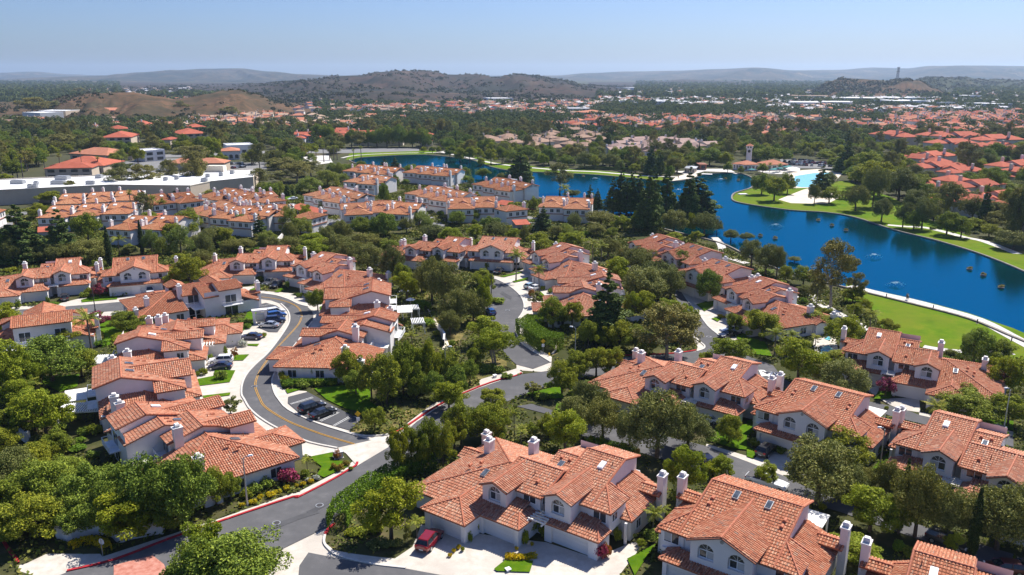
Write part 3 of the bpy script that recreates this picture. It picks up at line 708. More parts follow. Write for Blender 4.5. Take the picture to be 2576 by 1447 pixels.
def make_tree(code, kind, H, Rr, n, per, size, mat, bark='bark', out=.35, hang=0, aspect=.6, variants=3, flat=(1,1,.85), r0=.22, lean=.3):
    L = []
    for v in range(variants):
        rd = random.Random(hash((code == 'x', v, H)) & 0xffff | (ord(code)*31+v)); C, Q = crown_points(kind, H, Rr, n, rd)
        V, nq = leaf_mesh('crown', C, Q, int(per*1.5), size*.76, mat, flat, out, ord(code)*7+v, aspect, hang)
        cm = mesh_np('crown', V, nq, mat)
        tops = rd.sample(C, min(7, len(C)))
        L.append((trunk_mesh(H*(.62 if kind not in ('cone',) else .95), r0, tops if kind != 'cone' else [], v+ord(code), bark, lean), cm, H, Rr))
    TREES[code] = L
make_tree('b', 'round', 8, 3.4, 46, 190, .36, 'leaf_green', variants=4)
make_tree('y', 'tall', 8, 3.2, 44, 190, .36, 'leaf_yellow', variants=3)
make_tree('o', 'wide', 8, 4.3, 62, 190, .34, 'leaf_oak', variants=4, r0=.3)
make_tree('d', 'round', 8, 4.0, 70, 190, .36, 'leaf_dark', variants=3, r0=.26)
make_tree('c', 'cone', 18, 3.2, 90, 160, .62, 'leaf_conifer', variants=3, out=.2, hang=.3, r0=.3, flat=(1,1,.7), lean=.1)
make_tree('e', 'gum', 16, 5.2, 62, 150, .5, 'leaf_euc', 'pale_bark', variants=4, hang=.4, r0=.32, lean=.8)
make_tree('w', 'weep', 8, 4.0, 60, 170, .36, 'leaf_willow', variants=3, hang=.9, aspect=.4)
make_tree('g', 'open', 8, 4.0, 44, 120, .34, 'leaf_yellow', 'pale_bark', variants=2, r0=.2, lean=.8)
make_tree('r', 'round', 4, 1.6, 24, 110, .26, 'flower_pink', variants=1, r0=.08)
make_tree('s', 'round', 4.5, 1.4, 26, 110, .26, 'leaf_oak', variants=2, r0=.08)
make_tree('a', 'round', 3.5, 1.2, 22, 110, .24, 'leaf_rust', variants=1, r0=.07)
def cypress():
    L = []
    for v in range(2):
        rd = random.Random(v+90); H = 10.0; C, Q = [], []
        for i in range(44):
            t = i/43; rr = .78*math.sin(math.pi*min(1, .12+.9*t)**.8)**.6 if t < .97 else .15
            for k in range(3):
                a = rd.uniform(0, 6.3); C.append((rr*.5*math.cos(a), rr*.5*math.sin(a), .5+9.3*t)); Q.append(max(.14, rr*.55))
        V, nq = leaf_mesh('crown', C, Q, 55, .26, 'leaf_cypress', (1,1,1.5), .5, v, .45, -.8)
        L.append((trunk_mesh(6, .14, [], v), mesh_np('crown', V, nq, 'leaf_cypress'), H, .95))
    TREES['x'] = L
cypress()
def frond(base, yaw, pitch, L, droop, wid, rd, b, seg=7):
    "an arching palm frond: midrib with two rows of hanging leaflets"
    d = Vector((math.cos(yaw)*math.cos(pitch), math.sin(yaw)*math.cos(pitch), math.sin(pitch))); p = Vector(base); side = Vector((-math.sin(yaw), math.cos(yaw), 0))
    pts = [p.copy()]
    for i in range(seg):
        p = p+d*(L/seg); pts.append(p.copy()); d = (d+Vector((0,0,-droop*(.5+i/seg)))).normalized()
    n = 15
    for i in range(1, n):
        t = i/n*seg; k = min(seg-1, int(t)); q = pts[k].lerp(pts[k+1], t-k); ax = (pts[k+1]-pts[k]).normalized()
        w = wid*math.sin(math.pi*(.10+.86*i/n))**.7*rd.uniform(.8,1.15)
        for sg in (-1, 1):
            e = q+side*sg*w*.86+ax*w*.45+Vector((0,0,-w*rd.uniform(.25,.6)))
            h = ax*.065
            b.face([q-h, e-h*.3, e+h*.3, q+h] if sg > 0 else [q+h, e+h*.3, e-h*.3, q-h])
    b.tube(pts, [.035]*len(pts), 3, 0, False)
def palms():
    L = []
    for v in range(3):
        rd = random.Random(v+5); H = 7.5; b = MB(); tr = MB(); lx = rd.uniform(-.5,.5)
        tr.tube([(0,0,-.2),(lx*.2,0,2),(lx*.6,.1,4),(lx,.1,H-1.6)], [.22,.16,.145,.13], 7); tr.tube([(lx,.1,H-1.6),(lx,.1,H-.8)], [.15,.10], 7)
        for k in range(22):
            frond((lx,.1,H-.9), k*2.4+rd.uniform(-.2,.2), rd.uniform(-.25, 1.25), rd.uniform(2.3, 3.0), rd.uniform(.16,.26), .62, rd, b)
        L.append((tr.mesh('trunk', 'palm_bark', True), b.mesh('crown', 'leaf_palm'), H+.6, 2.6))
    TREES['p'] = L; L = []
    for v in range(2):
        rd = random.Random(v+25); H = 14.0; b = MB(); tr = MB()
        tr.tube([(0,0,-.2),(.1,0,5),(.1,.1,H-1.2)], [.28,.2,.17], 7)
        for k in range(40):
            yaw = k*2.4; pt = rd.uniform(-1.2, 1.3); Lq = rd.uniform(1.0, 1.5); c = Vector((.1,.1,H-1.0))
            d = Vector((math.cos(yaw)*math.cos(pt), math.sin(yaw)*math.cos(pt), math.sin(pt))); s = Vector((-math.sin(yaw), math.cos(yaw), 0)); u = s.cross(d)
            q = c+d*Lq*.55
            b.tube([c, q], [.03,.03], 3, 0, False)
            for j in range(7):
                a = (j-3)*.42; e = q+(d*math.cos(a)+s*math.sin(a))*Lq*.62-Vector((0,0,.12*abs(j-3)))
                w = (s*math.cos(a)-d*math.sin(a))*.09
                b.face([q-w*.3, e-w*.4, e+w*.4, q+w*.3])
        L.append((tr.mesh('trunk', 'palm_bark', True), b.mesh('crown', 'leaf_palm'), H+.2, 1.5))
    TREES['f'] = L
palms()
def shrub_mesh(name, mat, H, Rr, n, per, size, seed, flat=(1,1,.9)):
    rd = random.Random(seed); C, Q = [], []
    for i in range(n):
        a = rd.uniform(0, 6.3); k = rd.random()**.5*.72; C.append((Rr*k*math.cos(a), Rr*k*math.sin(a), H*(.3+.42*(1-k*k)*rd.random()))); Q.append(min(Rr,H)*rd.uniform(.3,.46))
    V, nq = leaf_mesh(name, C, Q, per, size, mat, flat, .5, seed); V[:,2] = np.maximum(V[:,2], .02)
    return mesh_np(name, V, nq, mat)
SHRUB = {}
for code, mat in (('g','leaf_green'),('h','leaf_hedge'),('d','leaf_dark'),('y','leaf_yellow'),('f','flower_yellow'),('p','flower_pink'),('w','flower_white'),('r','reed'),('o','leaf_oak'),('a','leaf_rust')):
    SHRUB[code] = [shrub_mesh('shrub', mat, 1.0, .75, 16, 70, .16, ord(code)+i) for i in range(2)]
PLANTS = []   # (object, description, x, y, height, width)
KIND = dict(b=('broadleaf_tree','tree'), y=('yellow_green_tree','tree'), o=('oak_tree','tree'), d=('dense_tree','tree'), c=('conifer_tree','tree'), e=('eucalyptus_tree','tree'),
            w=('pepper_tree','tree'), g=('open_crowned_tree','tree'), r=('blossom_tree','tree'), s=('sapling_tree','tree'), a=('red_leaved_tree','tree'), x=('cypress_tree','tree'), p=('feather_palm','palm'), f=('fan_palm','palm'))
DESC = dict(b='leafy green', y='bright yellow-green', o='grey-green spreading', d='dense dark green', c='dark pointed conifer', e='loose brownish-green', w='soft pale green', g='sparse open-branched', r='pink flowering',
            s='small slender', a='small red-leaved', x='narrow dark cypress', p='feather palm', f='tall thin fan palm')
GROUP = dict(b='leafy green trees', y='yellow-green trees', o='grey-green spreading trees', d='dense dark trees', c='pointed conifers', e='loose tall gum trees', w='soft pale trees', g='sparse open trees', r='pink flowering trees',
             s='small slender trees', a='red-leaved trees', x='narrow cypresses', p='feather palms', f='fan palms')
def put_tree(code, x, y, H, Rr, rot=None, deep=True):
    L = TREES[code]; tr, cr, h0, r0 = random.choice(L); nm, cat = KIND[code]
    root = empty(nm, (x, y, 0), random.uniform(0, 6.28) if rot is None else rot)
    k = Rr/r0; root.scale = (k*random.uniform(.93,1.07), k*random.uniform(.93,1.07), H/h0)
    link('crown', cr, root)
    if deep: link('trunk', tr, root)
    tag(root, None, cat, GROUP[code]); PLANTS.append((root, DESC[code], x, y, H, 2*Rr)); return root
def T(win, items):
    for it in items:
        code, x, yb, yt, hw = it
        u, vb = uv(win, x, yb); _, vt = uv(win, x, yt); s = WIN[win][2]/1.49068
        B = W(u, vb); lo, hi = .3, 45.0
        for _ in range(30):
            m = (lo+hi)/2
            if PX((B.x, B.y, m))[1] > vt: lo = m
            else: hi = m
        dist = math.sqrt(B.x**2+B.y**2+CAM_H**2); Rr = max(.3, hw*s*dist/FPX*.98)
        put_tree(code, B.x, B.y, max(1.0, lo)*(1.14 if code == 'c' else 1), Rr*(1.4 if code == 'c' else 1.0))
SHN = dict(g='green shrub', h='trimmed bright green shrub', d='dark green shrub', y='yellow-green shrub', f='yellow flowering shrub', p='pink flowering shrub', w='white flowering shrub', r='spiky reed clump', o='grey-green shrub', a='rust-leaved shrub')
def put_shrub(code, x, y, H, Rr, z=0):
    o = link('shrub' if code not in 'r' else 'reed_clump', random.choice(SHRUB[code])); o.location = (x, y, z); o.rotation_euler = (0,0,random.uniform(0,6.28))
    o.scale = (Rr/.75, Rr/.75, H); tag(o, None, 'shrub', SHN[code]+'s'); PLANTS.append((o, SHN[code], x, y, H, 2*Rr)); return o
def S(win, items):
    for code, x, yb, H, hw in items:
        B = G(win, x, yb); dist = math.sqrt(B.x**2+B.y**2+CAM_H**2); put_shrub(code, B.x, B.y, H, max(.25, hw*WIN[win][2]/1.49068*dist/FPX))
def hedge(pts, w, h, mat, label, seed=0, flower=False):
    "clipped hedge along a ground line, covered with small leaves"
    P = [Vector((p[0], p[1], 0)) for p in pts]; r = np.random.default_rng(seed); Vs = []
    for i in range(len(P)-1):
        d = P[i+1]-P[i]; L = d.length; d.normalize(); s = Vector((-d.y, d.x, 0)); n = int((L*(w+2*h))*95)
        t = r.uniform(0, L, n); f = r.uniform(-(h+w/2), h+w/2, n); a = np.where(np.abs(f) < w/2, f, np.sign(f)*w/2)*r.uniform(.9,1.05,n); z = np.where(np.abs(f) < w/2, h, h-(np.abs(f)-w/2))*r.uniform(.93,1.06,n)
        C = np.array(P[i])+t[:,None]*np.array(d)+a[:,None]*np.array(s); C[:,2] = np.maximum(z, .04)
        nr = r.normal(size=(n,3)); tt = r.normal(size=(n,3)); tt /= np.linalg.norm(tt,axis=1)[:,None]; nn = np.cross(tt, nr); nn /= np.linalg.norm(nn,axis=1)[:,None]
        sz = .11*r.uniform(.7,1.3,n)[:,None]
        Vs.append(np.stack([C-tt*sz, C+nn*sz*.7, C+tt*sz, C-nn*sz*.7], 1).reshape(-1,3))
    V = np.concatenate(Vs); c = V.mean(0); c[2] = 0; me = mesh_np('hedge', V-c, len(V)//4, mat); o = link('hedge', me); o.location = c
    return tag(o, label, 'hedge')

# ------------------------------------------------------------------ vehicles
def car_proto(style):
    "nose towards +y; returns a function that makes a car of a given paint"
    L, Wd, Ht = dict(sedan=(4.75,1.84,1.43), suv=(4.75,1.92,1.68), hatch=(4.3,1.8,1.5), pickup=(5.8,2.0,1.85), van=(5.0,1.98,1.9))[style]
    belt = dict(sedan=.92, suv=1.08, hatch=.98, pickup=1.15, van=1.15)[style]; hl = L/2
    body = MB(); st = []
    if style == 'sedan': prof = [(-hl,.55,.78),(-hl+.08,.35,.94),(-hl+.9,.22,.97),(-.9,.2,.95),(0,.2,.93),(1.0,.2,.93),(hl-1.0,.22,.86),(hl-.3,.24,.74),(hl,.35,.55)]
    elif style == 'pickup': prof = [(-hl,.6,1.1),(-hl+.05,.45,1.12),(-hl+1,.35,1.12),(-.5,.33,1.14),(.5,.33,1.15),(1.2,.33,1.15),(hl-.9,.35,1.12),(hl-.15,.4,1.0),(hl,.5,.75)]
    else: prof = [(-hl,.6,1.0),(-hl+.06,.38,belt+.02),(-hl+.8,.26,belt+.02),(-.8,.24,belt),(0,.24,belt),(1.0,.24,belt-.02),(hl-1.0,.26,belt-.1),(hl-.25,.28,belt-.24),(hl,.4,belt-.42)]
    rings = []
    for y, zb, zt in prof:
        k = 1-.5*max(0, abs(y)/hl-.82)**1.0*1.1; w = Wd/2*k
        rings.append([(-w*.86,y,zb),(-w,y,zb+.16),(-w*1.0,y,(zb+zt)/2+.05),(-w*.93,y,zt-.04),(-w*.8,y,zt),(0,y,zt+.035),(w*.8,y,zt),(w*.93,y,zt-.04),(w,y,(zb+zt)/2+.05),(w,y,zb+.16),(w*.86,y,zb)])
    for a, b in zip(rings, rings[1:]):
        for i in range(10): body.face([a[i], a[i+1], b[i+1], b[i]])
        body.face([a[10], a[0], b[0], b[10]])
    body.face(rings[0][::-1]); body.face(rings[-1])
    cab = dict(sedan=[(-1.75,-1.05),(.25,1.2)], suv=[(-2.25,-1.85),(.35,1.15)], hatch=[(-2.0,-1.45),(.4,1.25)], pickup=[(-.75,-.55),(.55,1.25)], van=[(-2.4,-2.2),(1.0,1.7)])[style]
    yb0, yr0 = cab[0]; yr1, yb1 = cab[1]; wb, wr = Wd/2*.9, Wd/2*.68; zb = belt-.03
    gl = MB()
    base = [(-wb,yb0,zb),(wb,yb0,zb),(wb,yb1,zb-.04),(-wb,yb1,zb-.04)]; top = [(-wr,yr0,Ht-.07),(wr,yr0,Ht-.07),(wr,yr1,Ht-.07),(-wr,yr1,Ht-.07)]
    for i in range(4): j = (i+1)%4; gl.face([base[i], base[j], top[j], top[i]])
    rf = MB(); ym = (yr0+yr1)/2; q = [(-wr*1.02,yr0-.05,Ht-.08),(wr*1.02,yr0-.05,Ht-.08),(wr*1.02,yr1+.05,Ht-.08),(-wr*1.02,yr1+.05,Ht-.08)]; q2 = [(x*.9, ym+(y-ym)*.92, Ht) for x, y, z in q]
    rf.face(q2)
    for i in range(4): j = (i+1)%4; rf.face([q[i], q[j], q2[j], q2[i]])
    pl = MB()
    for sx in (-1, 1):
        for b0, t0 in (((sx*wb*1.005,yb0,zb),(sx*wr*1.02,yr0,Ht-.08)), ((sx*wb*1.005,yb1,zb-.04),(sx*wr*1.02,yr1,Ht-.08)), ((sx*wb*1.005,(yb0+yb1)/2-.1,zb),(sx*wr*1.02,ym,Ht-.08))): pl.tube([b0, t0], .045, 4)
    mir = MB()
    for sx in (-1, 1): mir.box(sx*Wd/2-.1 if sx > 0 else -Wd/2-.12, sx*Wd/2+.12 if sx > 0 else -Wd/2+.1, yb1-.42, yb1-.25, zb+.02, zb+.18)
    k = len(pl.v); pl.v += mir.v; pl.f += [[i+k for i in f] for f in mir.f]; pl.mi += mir.mi
    ty, rm = MB(), MB(); r = .33 if style in ('sedan','hatch') else .38
    ty.tube([(-.11,0,0),(-.09,0,0),(.09,0,0),(.11,0,0)], [r*.9,r,r,r*.9], 16); rm.tube([(-.118,0,0),(.118,0,0)], r*.62, 10)
    lf, lr, ltr, pt, bed, bp = MB(), MB(), MB(), MB(), MB(), MB()
    def side(mb, sx, x0, x1, y0, y1, z0, z1): mb.box(min(sx*x0, sx*x1), max(sx*x0, sx*x1), y0, y1, z0, z1)
    zl = prof[-2][2]-.16
    for sx in (-1, 1): pass
    def lamp(sx, front):
        m = MB(); w = Wd/2
        if front: side(m, sx, w*.42, w*.86, hl-.34, hl-.04, zl-.05, zl+.13)
        else: side(m, sx, w*.5, w*.9, -hl-.015, -hl+.14, prof[1][2]-.26, prof[1][2]-.06)
        return m
    pt.box(-.26, .26, -hl-.02, -hl+.02, .5, .64)
    bp.box(-Wd/2*.78, Wd/2*.78, -hl-.04, -hl+.1, .34, .5)
    if style == 'pickup': bed.box(-Wd/2*.82, Wd/2*.82, -hl+.1, -.75, 1.0, 1.17)
    d = dict(gl=gl.mesh('glasshouse','car_glass'), ty=ty.mesh('tyre','tyre',True), rm=rm.mesh('rim','rim'), pt=pt.mesh('plate','plate'), bp=bp.mesh('bumper','dark_metal'), bed=bed.mesh('load_bed','dark_metal') if bed.f else None,
             lamps=[lamp(-1,1).mesh('headlight','lamp_clear'), lamp(1,1).mesh('headlight','lamp_clear'), lamp(-1,0).mesh('tail_light','lamp_red'), lamp(1,0).mesh('tail_light','lamp_red')], body=body, rf=rf, pl=pl, style=style, r=r, wx=Wd/2-.1, wy=(hl-.86, -hl+.92))
    return d
CARS = {}; CARM = {}; CARLIST = []
def put_car(style, col, x, y, th, label=None, deep=True):
    if style not in CARS: CARS[style] = car_proto(style)
    d = CARS[style]; key = (style, col)
    if key not in CARM:
        bm_ = d['body'].mesh('body', 'paint_'+col, True); CARM[key] = (bm_, d['rf'].mesh('roof', 'paint_'+col), d['pl'].mesh('pillar', 'paint_'+col))
    root = empty('parked_car', (x, y, .05), th)
    link('body', CARM[key][0], root); link('glasshouse', d['gl'], root); link('roof', CARM[key][1], root)
    if deep:
        link('pillar', CARM[key][2], root); link('bumper', d['bp'], root); link('plate', d['pt'], root)
        for i, l in enumerate(d['lamps']): link('headlight' if i < 2 else 'tail_light', l, root)
        if d['bed']: link('load_bed', d['bed'], root)
    for sx in (-1, 1):
        for yy in d['wy']:
            if deep:
                w = empty('wheel', (sx*d['wx'], yy, d['r'])); w.parent = root; KIDS.setdefault(root.name, []).append(w); link('tyre', d['ty'], w); link('rim', d['rm'], w)
            else:
                w = link('tyre', d['ty'], root); w.location = (sx*d['wx'], yy, d['r'])
    tag(root, label, 'car', 'parked cars'); CARLIST.append((root, style, col, x, y)); return root
def car_px(win, style, col, p_front, p_back, label=None):
    "car placed by the ground points under its nose and its tail"
    a, b = G(win, *p_front), G(win, *p_back); m = (a+b)/2
    return put_car(style, col, m.x, m.y, math.atan2(a.y-b.y, a.x-b.x)-math.pi/2, label)
# ------------------------------------------------------------------ ground, roads, water
def mixed(*seq):
    out = []; win = None
    for s in seq:
        if isinstance(s, str): win = s
        else: out.append(G(win, *s))
    return out
gb = MB(); RA = 60000
gb.face([(-RA,-200,0),(RA,-200,0),(RA,RA,0),(-RA,RA,0)]); structure('ground', gb, 'plain_ground')
estate = mixed('F', (-900,640),(0,530),(640,470),(880,407),(1200,470),(1500,535),(1800,612),(1960,695),(2150,735),(2576,870),(3600,1300),(3200,1900),(1288,2400),(-600,1900))
sheet('planted_ground', [estate], .012, 'ground_cover')
S1 = mixed('U0', (60,640),(520,612),(640,600),(900,580),(1110,560),(1500,525),(2000,495),(2230,483),'U1',(200,487),(330,505),(440,540),(530,583),(610,605),(650,645),(665,690),(655,740),(625,800),(560,870),(480,975),(400,1075),(340,1160),(300,1240),(290,1300),(312,1385),(350,1447),'L1',(440,95),(560,165),(700,215),(850,265),(1000,310),(1190,370),
      (880,440),(640,390),(500,335),(380,280),(250,210),(150,140),(80,70),(40,0),'U1',(15,1400),(20,1310),(60,1220),(140,1130),(240,1040),(330,930),(400,830),(440,760),(450,700),(430,640),(370,580),(280,548),(170,535),(60,530),'U0',(2100,545),(1600,590),(1095,640),(900,655),(640,668),(60,700))
MAIN = mixed('B0', (440,760),(600,695),(1000,595),(1500,405),(1960,250),(2576,45),'L1',(520,895),(850,725),(1000,635),(1060,600),(1340,430),(1600,200),(1750,100),(1900,5),'U1',(2170,1340),(2412,1258),'U2',(200,1275),(380,1220),(640,1185),(950,1120),(1300,1065),(1600,1045),(1960,1010),(2030,985),(2230,945),'U3',(0,1050),(240,1140),(330,1260),(600,1400),
      'L3',(1090,15),(1400,80),(1560,140),(2412,330),(2412,430),(1560,215),(1300,150),(1080,60),'U3',(500,1430),(200,1300),(60,1210),(0,1180),'U2',(2300,1090),(2000,1120),(1500,1180),(1000,1240),(640,1315),(390,1405),'L2',(100,80),'L1',(1700,420),(1380,640),(1310,695),(1100,845),(870,1060),(840,1130),(400,1345),'B0',(2300,560),(2000,719),(1800,900),(300,1000))
S2 = mixed('U2', (75,340),(150,360),(250,410),(330,470),(380,530),(400,600),(385,660),(345,720),(325,780),(330,850),(370,930),(460,1000),(560,1060),(640,1110),(480,1170),(330,1130),(250,1060),(180,960),(120,850),(100,760),(60,700),(40,560),(50,480))
S3 = mixed('U2', (1790,440),(1830,480),(1890,570),(1960,640),(2060,780),(2180,880),(2230,942),(2030,984),(2020,940),(1940,860),(1900,720),(1790,560),(1750,470))
R2 = mixed('L2', (470,40),(700,110),(1000,200),(1500,290),(2040,420),(2412,560),'L3',(330,690),(650,850),(1000,960),(1400,1080),(1750,1200),(2412,1400),(2412,1700),(1700,1310),(1300,1180),(850,1020),(640,960),(350,860),(0,740),'L2',(2230,720),(1700,560),(1450,480),(1260,420),(980,370),(640,140),(330,60))
R4 = mixed('L1', (620,1385),(900,1440),(1200,1500),(1500,1530),(2412,1700),(2412,1900),(500,1900),(540,1500))
LOTS = [mixed('U1', (100,603),(235,572),(330,597),(392,640),(413,700),(398,760),(340,838),(260,836),(178,800)), mixed('B2', (10,165),(590,15),(2110,825),(2080,960),(1870,1175),(1340,1020),(640,825),(330,640),(0,350))]
def sheets(name, polys, z, mat, dz=.003):
    b = MB()
    for i, P in enumerate(polys): b.ngon(P, z+i*dz)
    return structure(name, b, mat)
PAVE = [mixed('U0', (2180,600),(2330,640),(2150,770),(2200,830),(1900,1060),(1690,1240),(1700,1440),'L0',(1750,300),(2000,420),(2280,540),'L1',(545,430),(560,500),(640,515),(840,475),(920,470),(990,500),(1068,590),(1345,435),(1400,310),(1330,320),(1180,330),(1000,290),(990,265),(1100,170),(870,100),(690,0),'U1',(600,1370),(380,1350),(370,1220),(440,1080),(560,900),(740,790),(800,600),(640,540),(560,500),(440,480),(300,470),(0,440)),
        mixed('U0', (0,600),(190,600),(440,600),(520,580),(740,525),(1100,520),(1250,480),(1320,500),(1500,480),(2300,420),(2300,560),(1100,650),(980,700),(900,760),(860,750),(950,640),(640,700),(0,740)),
        mixed('L1', (390,1345),(840,1100),(780,1200),(765,1290),(850,1360),(1000,1390),(1230,1420),(1400,1437),(1560,1330),(1640,1130),(2412,1250),'L2',(600,1290),(1030,1430),(1380,1290),(1480,1300),(1250,1600),(1700,1900),'L1',(300,1900),(150,1500)),
        mixed('U2', (40,310),(200,340),(440,250),(660,500),(570,600),(560,740),(400,770),(390,860),(430,930),(650,1060),(640,1200),(330,1180),(330,1120),(100,760),(30,560)),
        mixed('U2', (1800,440),(1890,440),(2150,560),(2240,650),(2400,850),(2250,960),(2030,990),(1990,1000),(1900,860)),
        mixed('L3', (40,560),(330,680),(620,700),(540,380),(180,420)), mixed('U3', (1060,1340),(1210,1320),(1170,1440),'L3',(1560,-20),(1570,115),(1400,90),(1290,45)),
        mixed('B0', (150,640),(230,620),(410,535),(880,535),(900,560),(1300,430),(1960,215),(2576,0),(2576,50),(1960,255),(1500,410),(1000,600),(600,700),(440,760),(280,720),(180,690)),
        mixed('L1', (0,1010),(520,840),(850,670),(980,590),(1045,540),(1068,592),(1000,640),(850,730),(520,900),(0,1060)),
        mixed('U2', (0,1265),(330,1165),(390,1205),(200,1285),(0,1345),'U1',(2170,1350),'L1',(1760,110),(1600,215),(1350,440),(1400,300),(1740,40),'U1',(2160,1320)),
        mixed('L2', (2050,400),(2412,510),'L3',(330,665),(330,692),'L2',(2412,562),(2040,425)),
        mixed('U2', (1550,1040),(1960,1000),(1975,950),(2030,975),(2025,995),(1960,1015),(1560,1055)), mixed('L3', (1560,110),(2412,290),(2412,340),(1560,145)), mixed('L3',(2240,60),(2300,40),(2290,80),(2200,170),(2150,170))]
sheets('pavement', PAVE, .03, 'concrete')
sheets('street', [S1, R4, S2, S3, R2], .085, 'asphalt'); sheets('road', [MAIN], .105, 'asphalt'); sheets('parking_bay', LOTS, .115, 'fresh_asphalt')
sheets('crossing_apron', [mixed('L1', (880,440),(1190,370),(1345,432),(1060,602),(960,490))], .125, 'concrete')
sheets('brick_paving', [mixed('B0', (1000,640),(1340,552),(1440,630),(1480,719),(1500,800),(1000,800))], .125, 'paver')
lane = mixed('U1', (-60,500),(100,512),(280,530),(430,565),(520,610),(556,670),(552,720),(520,780),(420,890),(300,1020),(200,1160),(150,1260),(140,1340),(180,1440),'L1',(215,55),(300,120),(440,200),(600,265),(800,335),(1035,405))
ym = MB(); sl = smooth_line(lane, 4); 
for sgn in (-1, 1):
    off = []
    for i, q in enumerate(sl):
        d = (sl[min(i+1,len(sl)-1)]-sl[max(i-1,0)]).normalized(); off.append(q+Vector((-d.y, d.x))*.13*sgn)
    band(off, .11, .135, ym)
structure('yellow_centre_line', ym, 'yellow_line')
wm = MB()
for a, b in (((65,375),(740,170)),((90,392),(765,195)),((960,885),(1510,625)),((1000,905),(1545,640)),((1355,1035),(1830,765)),((1395,1050),(1865,790)),((600,720),(690,690))):
    band([G('B2', *a), G('B2', *b)], .1, .13, wm)
for a, b in (((150,610),(290,585)),((190,655),(260,640)),((200,800),(340,805))): band([G('U1', *a), G('U1', *b)], .1, .13, wm)
for a, b in (((85,612),(150,612)),((75,650),(130,652))): band([G('U2', *a), G('U2', *b)], .1, .13, wm)
structure('bay_line', wm, 'white_line')
kb = MB()
for ln in (mixed('U1', (200,487),(330,505),(440,540),(530,583),(610,605)), mixed('U1', (655,740),(560,870),(480,975),(400,1075),(340,1160),(300,1240),(290,1300),(312,1385),(350,1447),'L1',(440,95),(700,215),(1000,310),(1060,325),(1200,330),(1340,318)),
           mixed('L1', (880,440),(640,390),(500,335),(380,280),(250,210),(150,140),(80,70),(40,0),'U1',(15,1400),(20,1310),(60,1220),(140,1130),(240,1040),(330,930),(400,830),(440,760),(450,700),(430,640),(370,580)),
           mixed('U2', (75,340),(150,360),(250,410),(330,470),(380,530),(400,600),(385,660),(345,720),(325,780),(330,850),(370,930),(460,1000),(560,1060),(640,1110)), mixed('U2', (1830,480),(1890,570),(1960,640),(2060,780),(2180,880)), mixed('U2',(1900,860),(1980,920),(2030,960),(2020,990),(1960,1010)),
           mixed('L1', (770,1220),(760,1290),(800,1350),(900,1420),(1200,1490),(1500,1525))):
    kerb(smooth_line(ln, 3), .3, .03, .2, kb)
structure('kerb', kb, 'pale_kerb')
rk = MB()
for ln in (mixed('B0', (590,690),(1000,592),(1500,402),(1960,245),(2576,38),'L1',(520,890),(850,720),(1000,630),(1050,600),(1062,570)), mixed('L1', (1355,310),(1440,285),(1600,180),(1800,50),'U1',(2170,1330),(2412,1250),'U2',(200,1265),(320,1235),(375,1208)), mixed('L1', (852,1128),(800,1175),(768,1225)), mixed('U2', (1300,1050),(1500,1040),(1700,1035),(1850,1020),(1955,1002)), mixed('B0',(10,390),(70,490),(140,580),(160,620))):
    kerb(smooth_line(ln, 3), .34, .03, .24, rk)
structure('red_kerb', rk, 'red_kerb')
GL_ = [mixed('U0', (735,545),(880,505),(1065,515),(1060,540),(740,568)), mixed('U0', (1725,1275),(1930,1235),(1945,1180),(2130,1185),(2080,1290),(1800,1325)), mixed('U0', (2110,1045),(2255,1040),(2200,1095),(2110,1095)), mixed('U0', (2240,945),(2345,945),(2330,965),(2240,960)), mixed('U0', (1830,1415),(2085,1385),(2080,1410),(1850,1440)),
       mixed('U0', (880,780),(1020,720),(1100,820),(1020,880),(1000,950),(920,980),(950,870)), mixed('U0', (400,1240),(720,1220),(700,1330),(540,1380),(380,1300)), mixed('U0', (2250,630),(2320,650),(2310,760),(2200,825),(2180,790)), mixed('U0',(2255,455),(2330,430),(2360,450),(2300,465)),
       mixed('U1', (85,455),(150,430),(210,425),(140,460)), mixed('U1', (310,475),(370,440),(415,450),(350,478)), mixed('U1', (465,500),(520,485),(515,505)), mixed('U1', (720,610),(760,595),(780,625),(725,640)), mixed('U1', (410,1360),(570,1352),(430,1395)),
       mixed('U1', (670,1350),(900,1325),(1180,1300),'L1',(1180,20),(1300,110),(1160,130),(960,85),(860,40),(780,0)), mixed('L1', (640,520),(840,480),(835,560),(990,560),(980,610),(760,710),(700,680),(740,610),(670,560)),
       mixed('B1', (1700,1390),(1900,1230),(2412,1240),(2350,1447),(1750,1430)), mixed('L2', (1330,1447),(1650,1280),(1690,1180),(1500,1440),(1400,1600)), mixed('L3', (0,200),(130,150),(140,200),(0,340)), mixed('L3', (0,420),(100,480),(60,540),(0,520)), mixed('L3', (1200,560),(1340,420),(1420,370),(1380,460),(1150,680),(1080,680)), mixed('L3', (1860,130),(2412,200),(2412,285),(1900,190)),
       mixed('U2', (180,335),(380,290),(385,300),(220,340)), mixed('U2', (290,380),(440,340),(430,365),(310,390)), mixed('U2', (545,470),(610,530),(500,545)), mixed('U2', (465,610),(560,590),(560,610),(470,630)), mixed('U2', (445,700),(545,680),(545,695),(450,708)), mixed('U2', (1955,590),(2140,530),(2150,580),(2030,650)), mixed('U2', (2090,715),(2200,700),(2150,745)), mixed('U2', (1900,500),(1930,485),(1930,505)), mixed('U2', (2310,870),(2412,840),(2412,930),(2330,905)),
       mixed('L2', (2040,370),(2130,260),(2412,230),(2412,460),(2300,450)), mixed('L2', (700,20),(1000,100),(900,180),(680,90)), mixed('U2', (420,1395),(720,1330),(760,1440),(520,1447)), mixed('U3', (0,880),(160,930),(230,1060),(60,1040)), mixed('U3',(1200,1360),(1330,1400),(1290,1447),(1150,1447)), mixed('A1',(1190,450),(1310,440),(1290,480),(1200,500)), mixed('L3',(1370,500),(1330,540),(1180,700),(1120,720))]
sheets('garden_lawn', GL_, .15, 'garden_lawn', .0025)
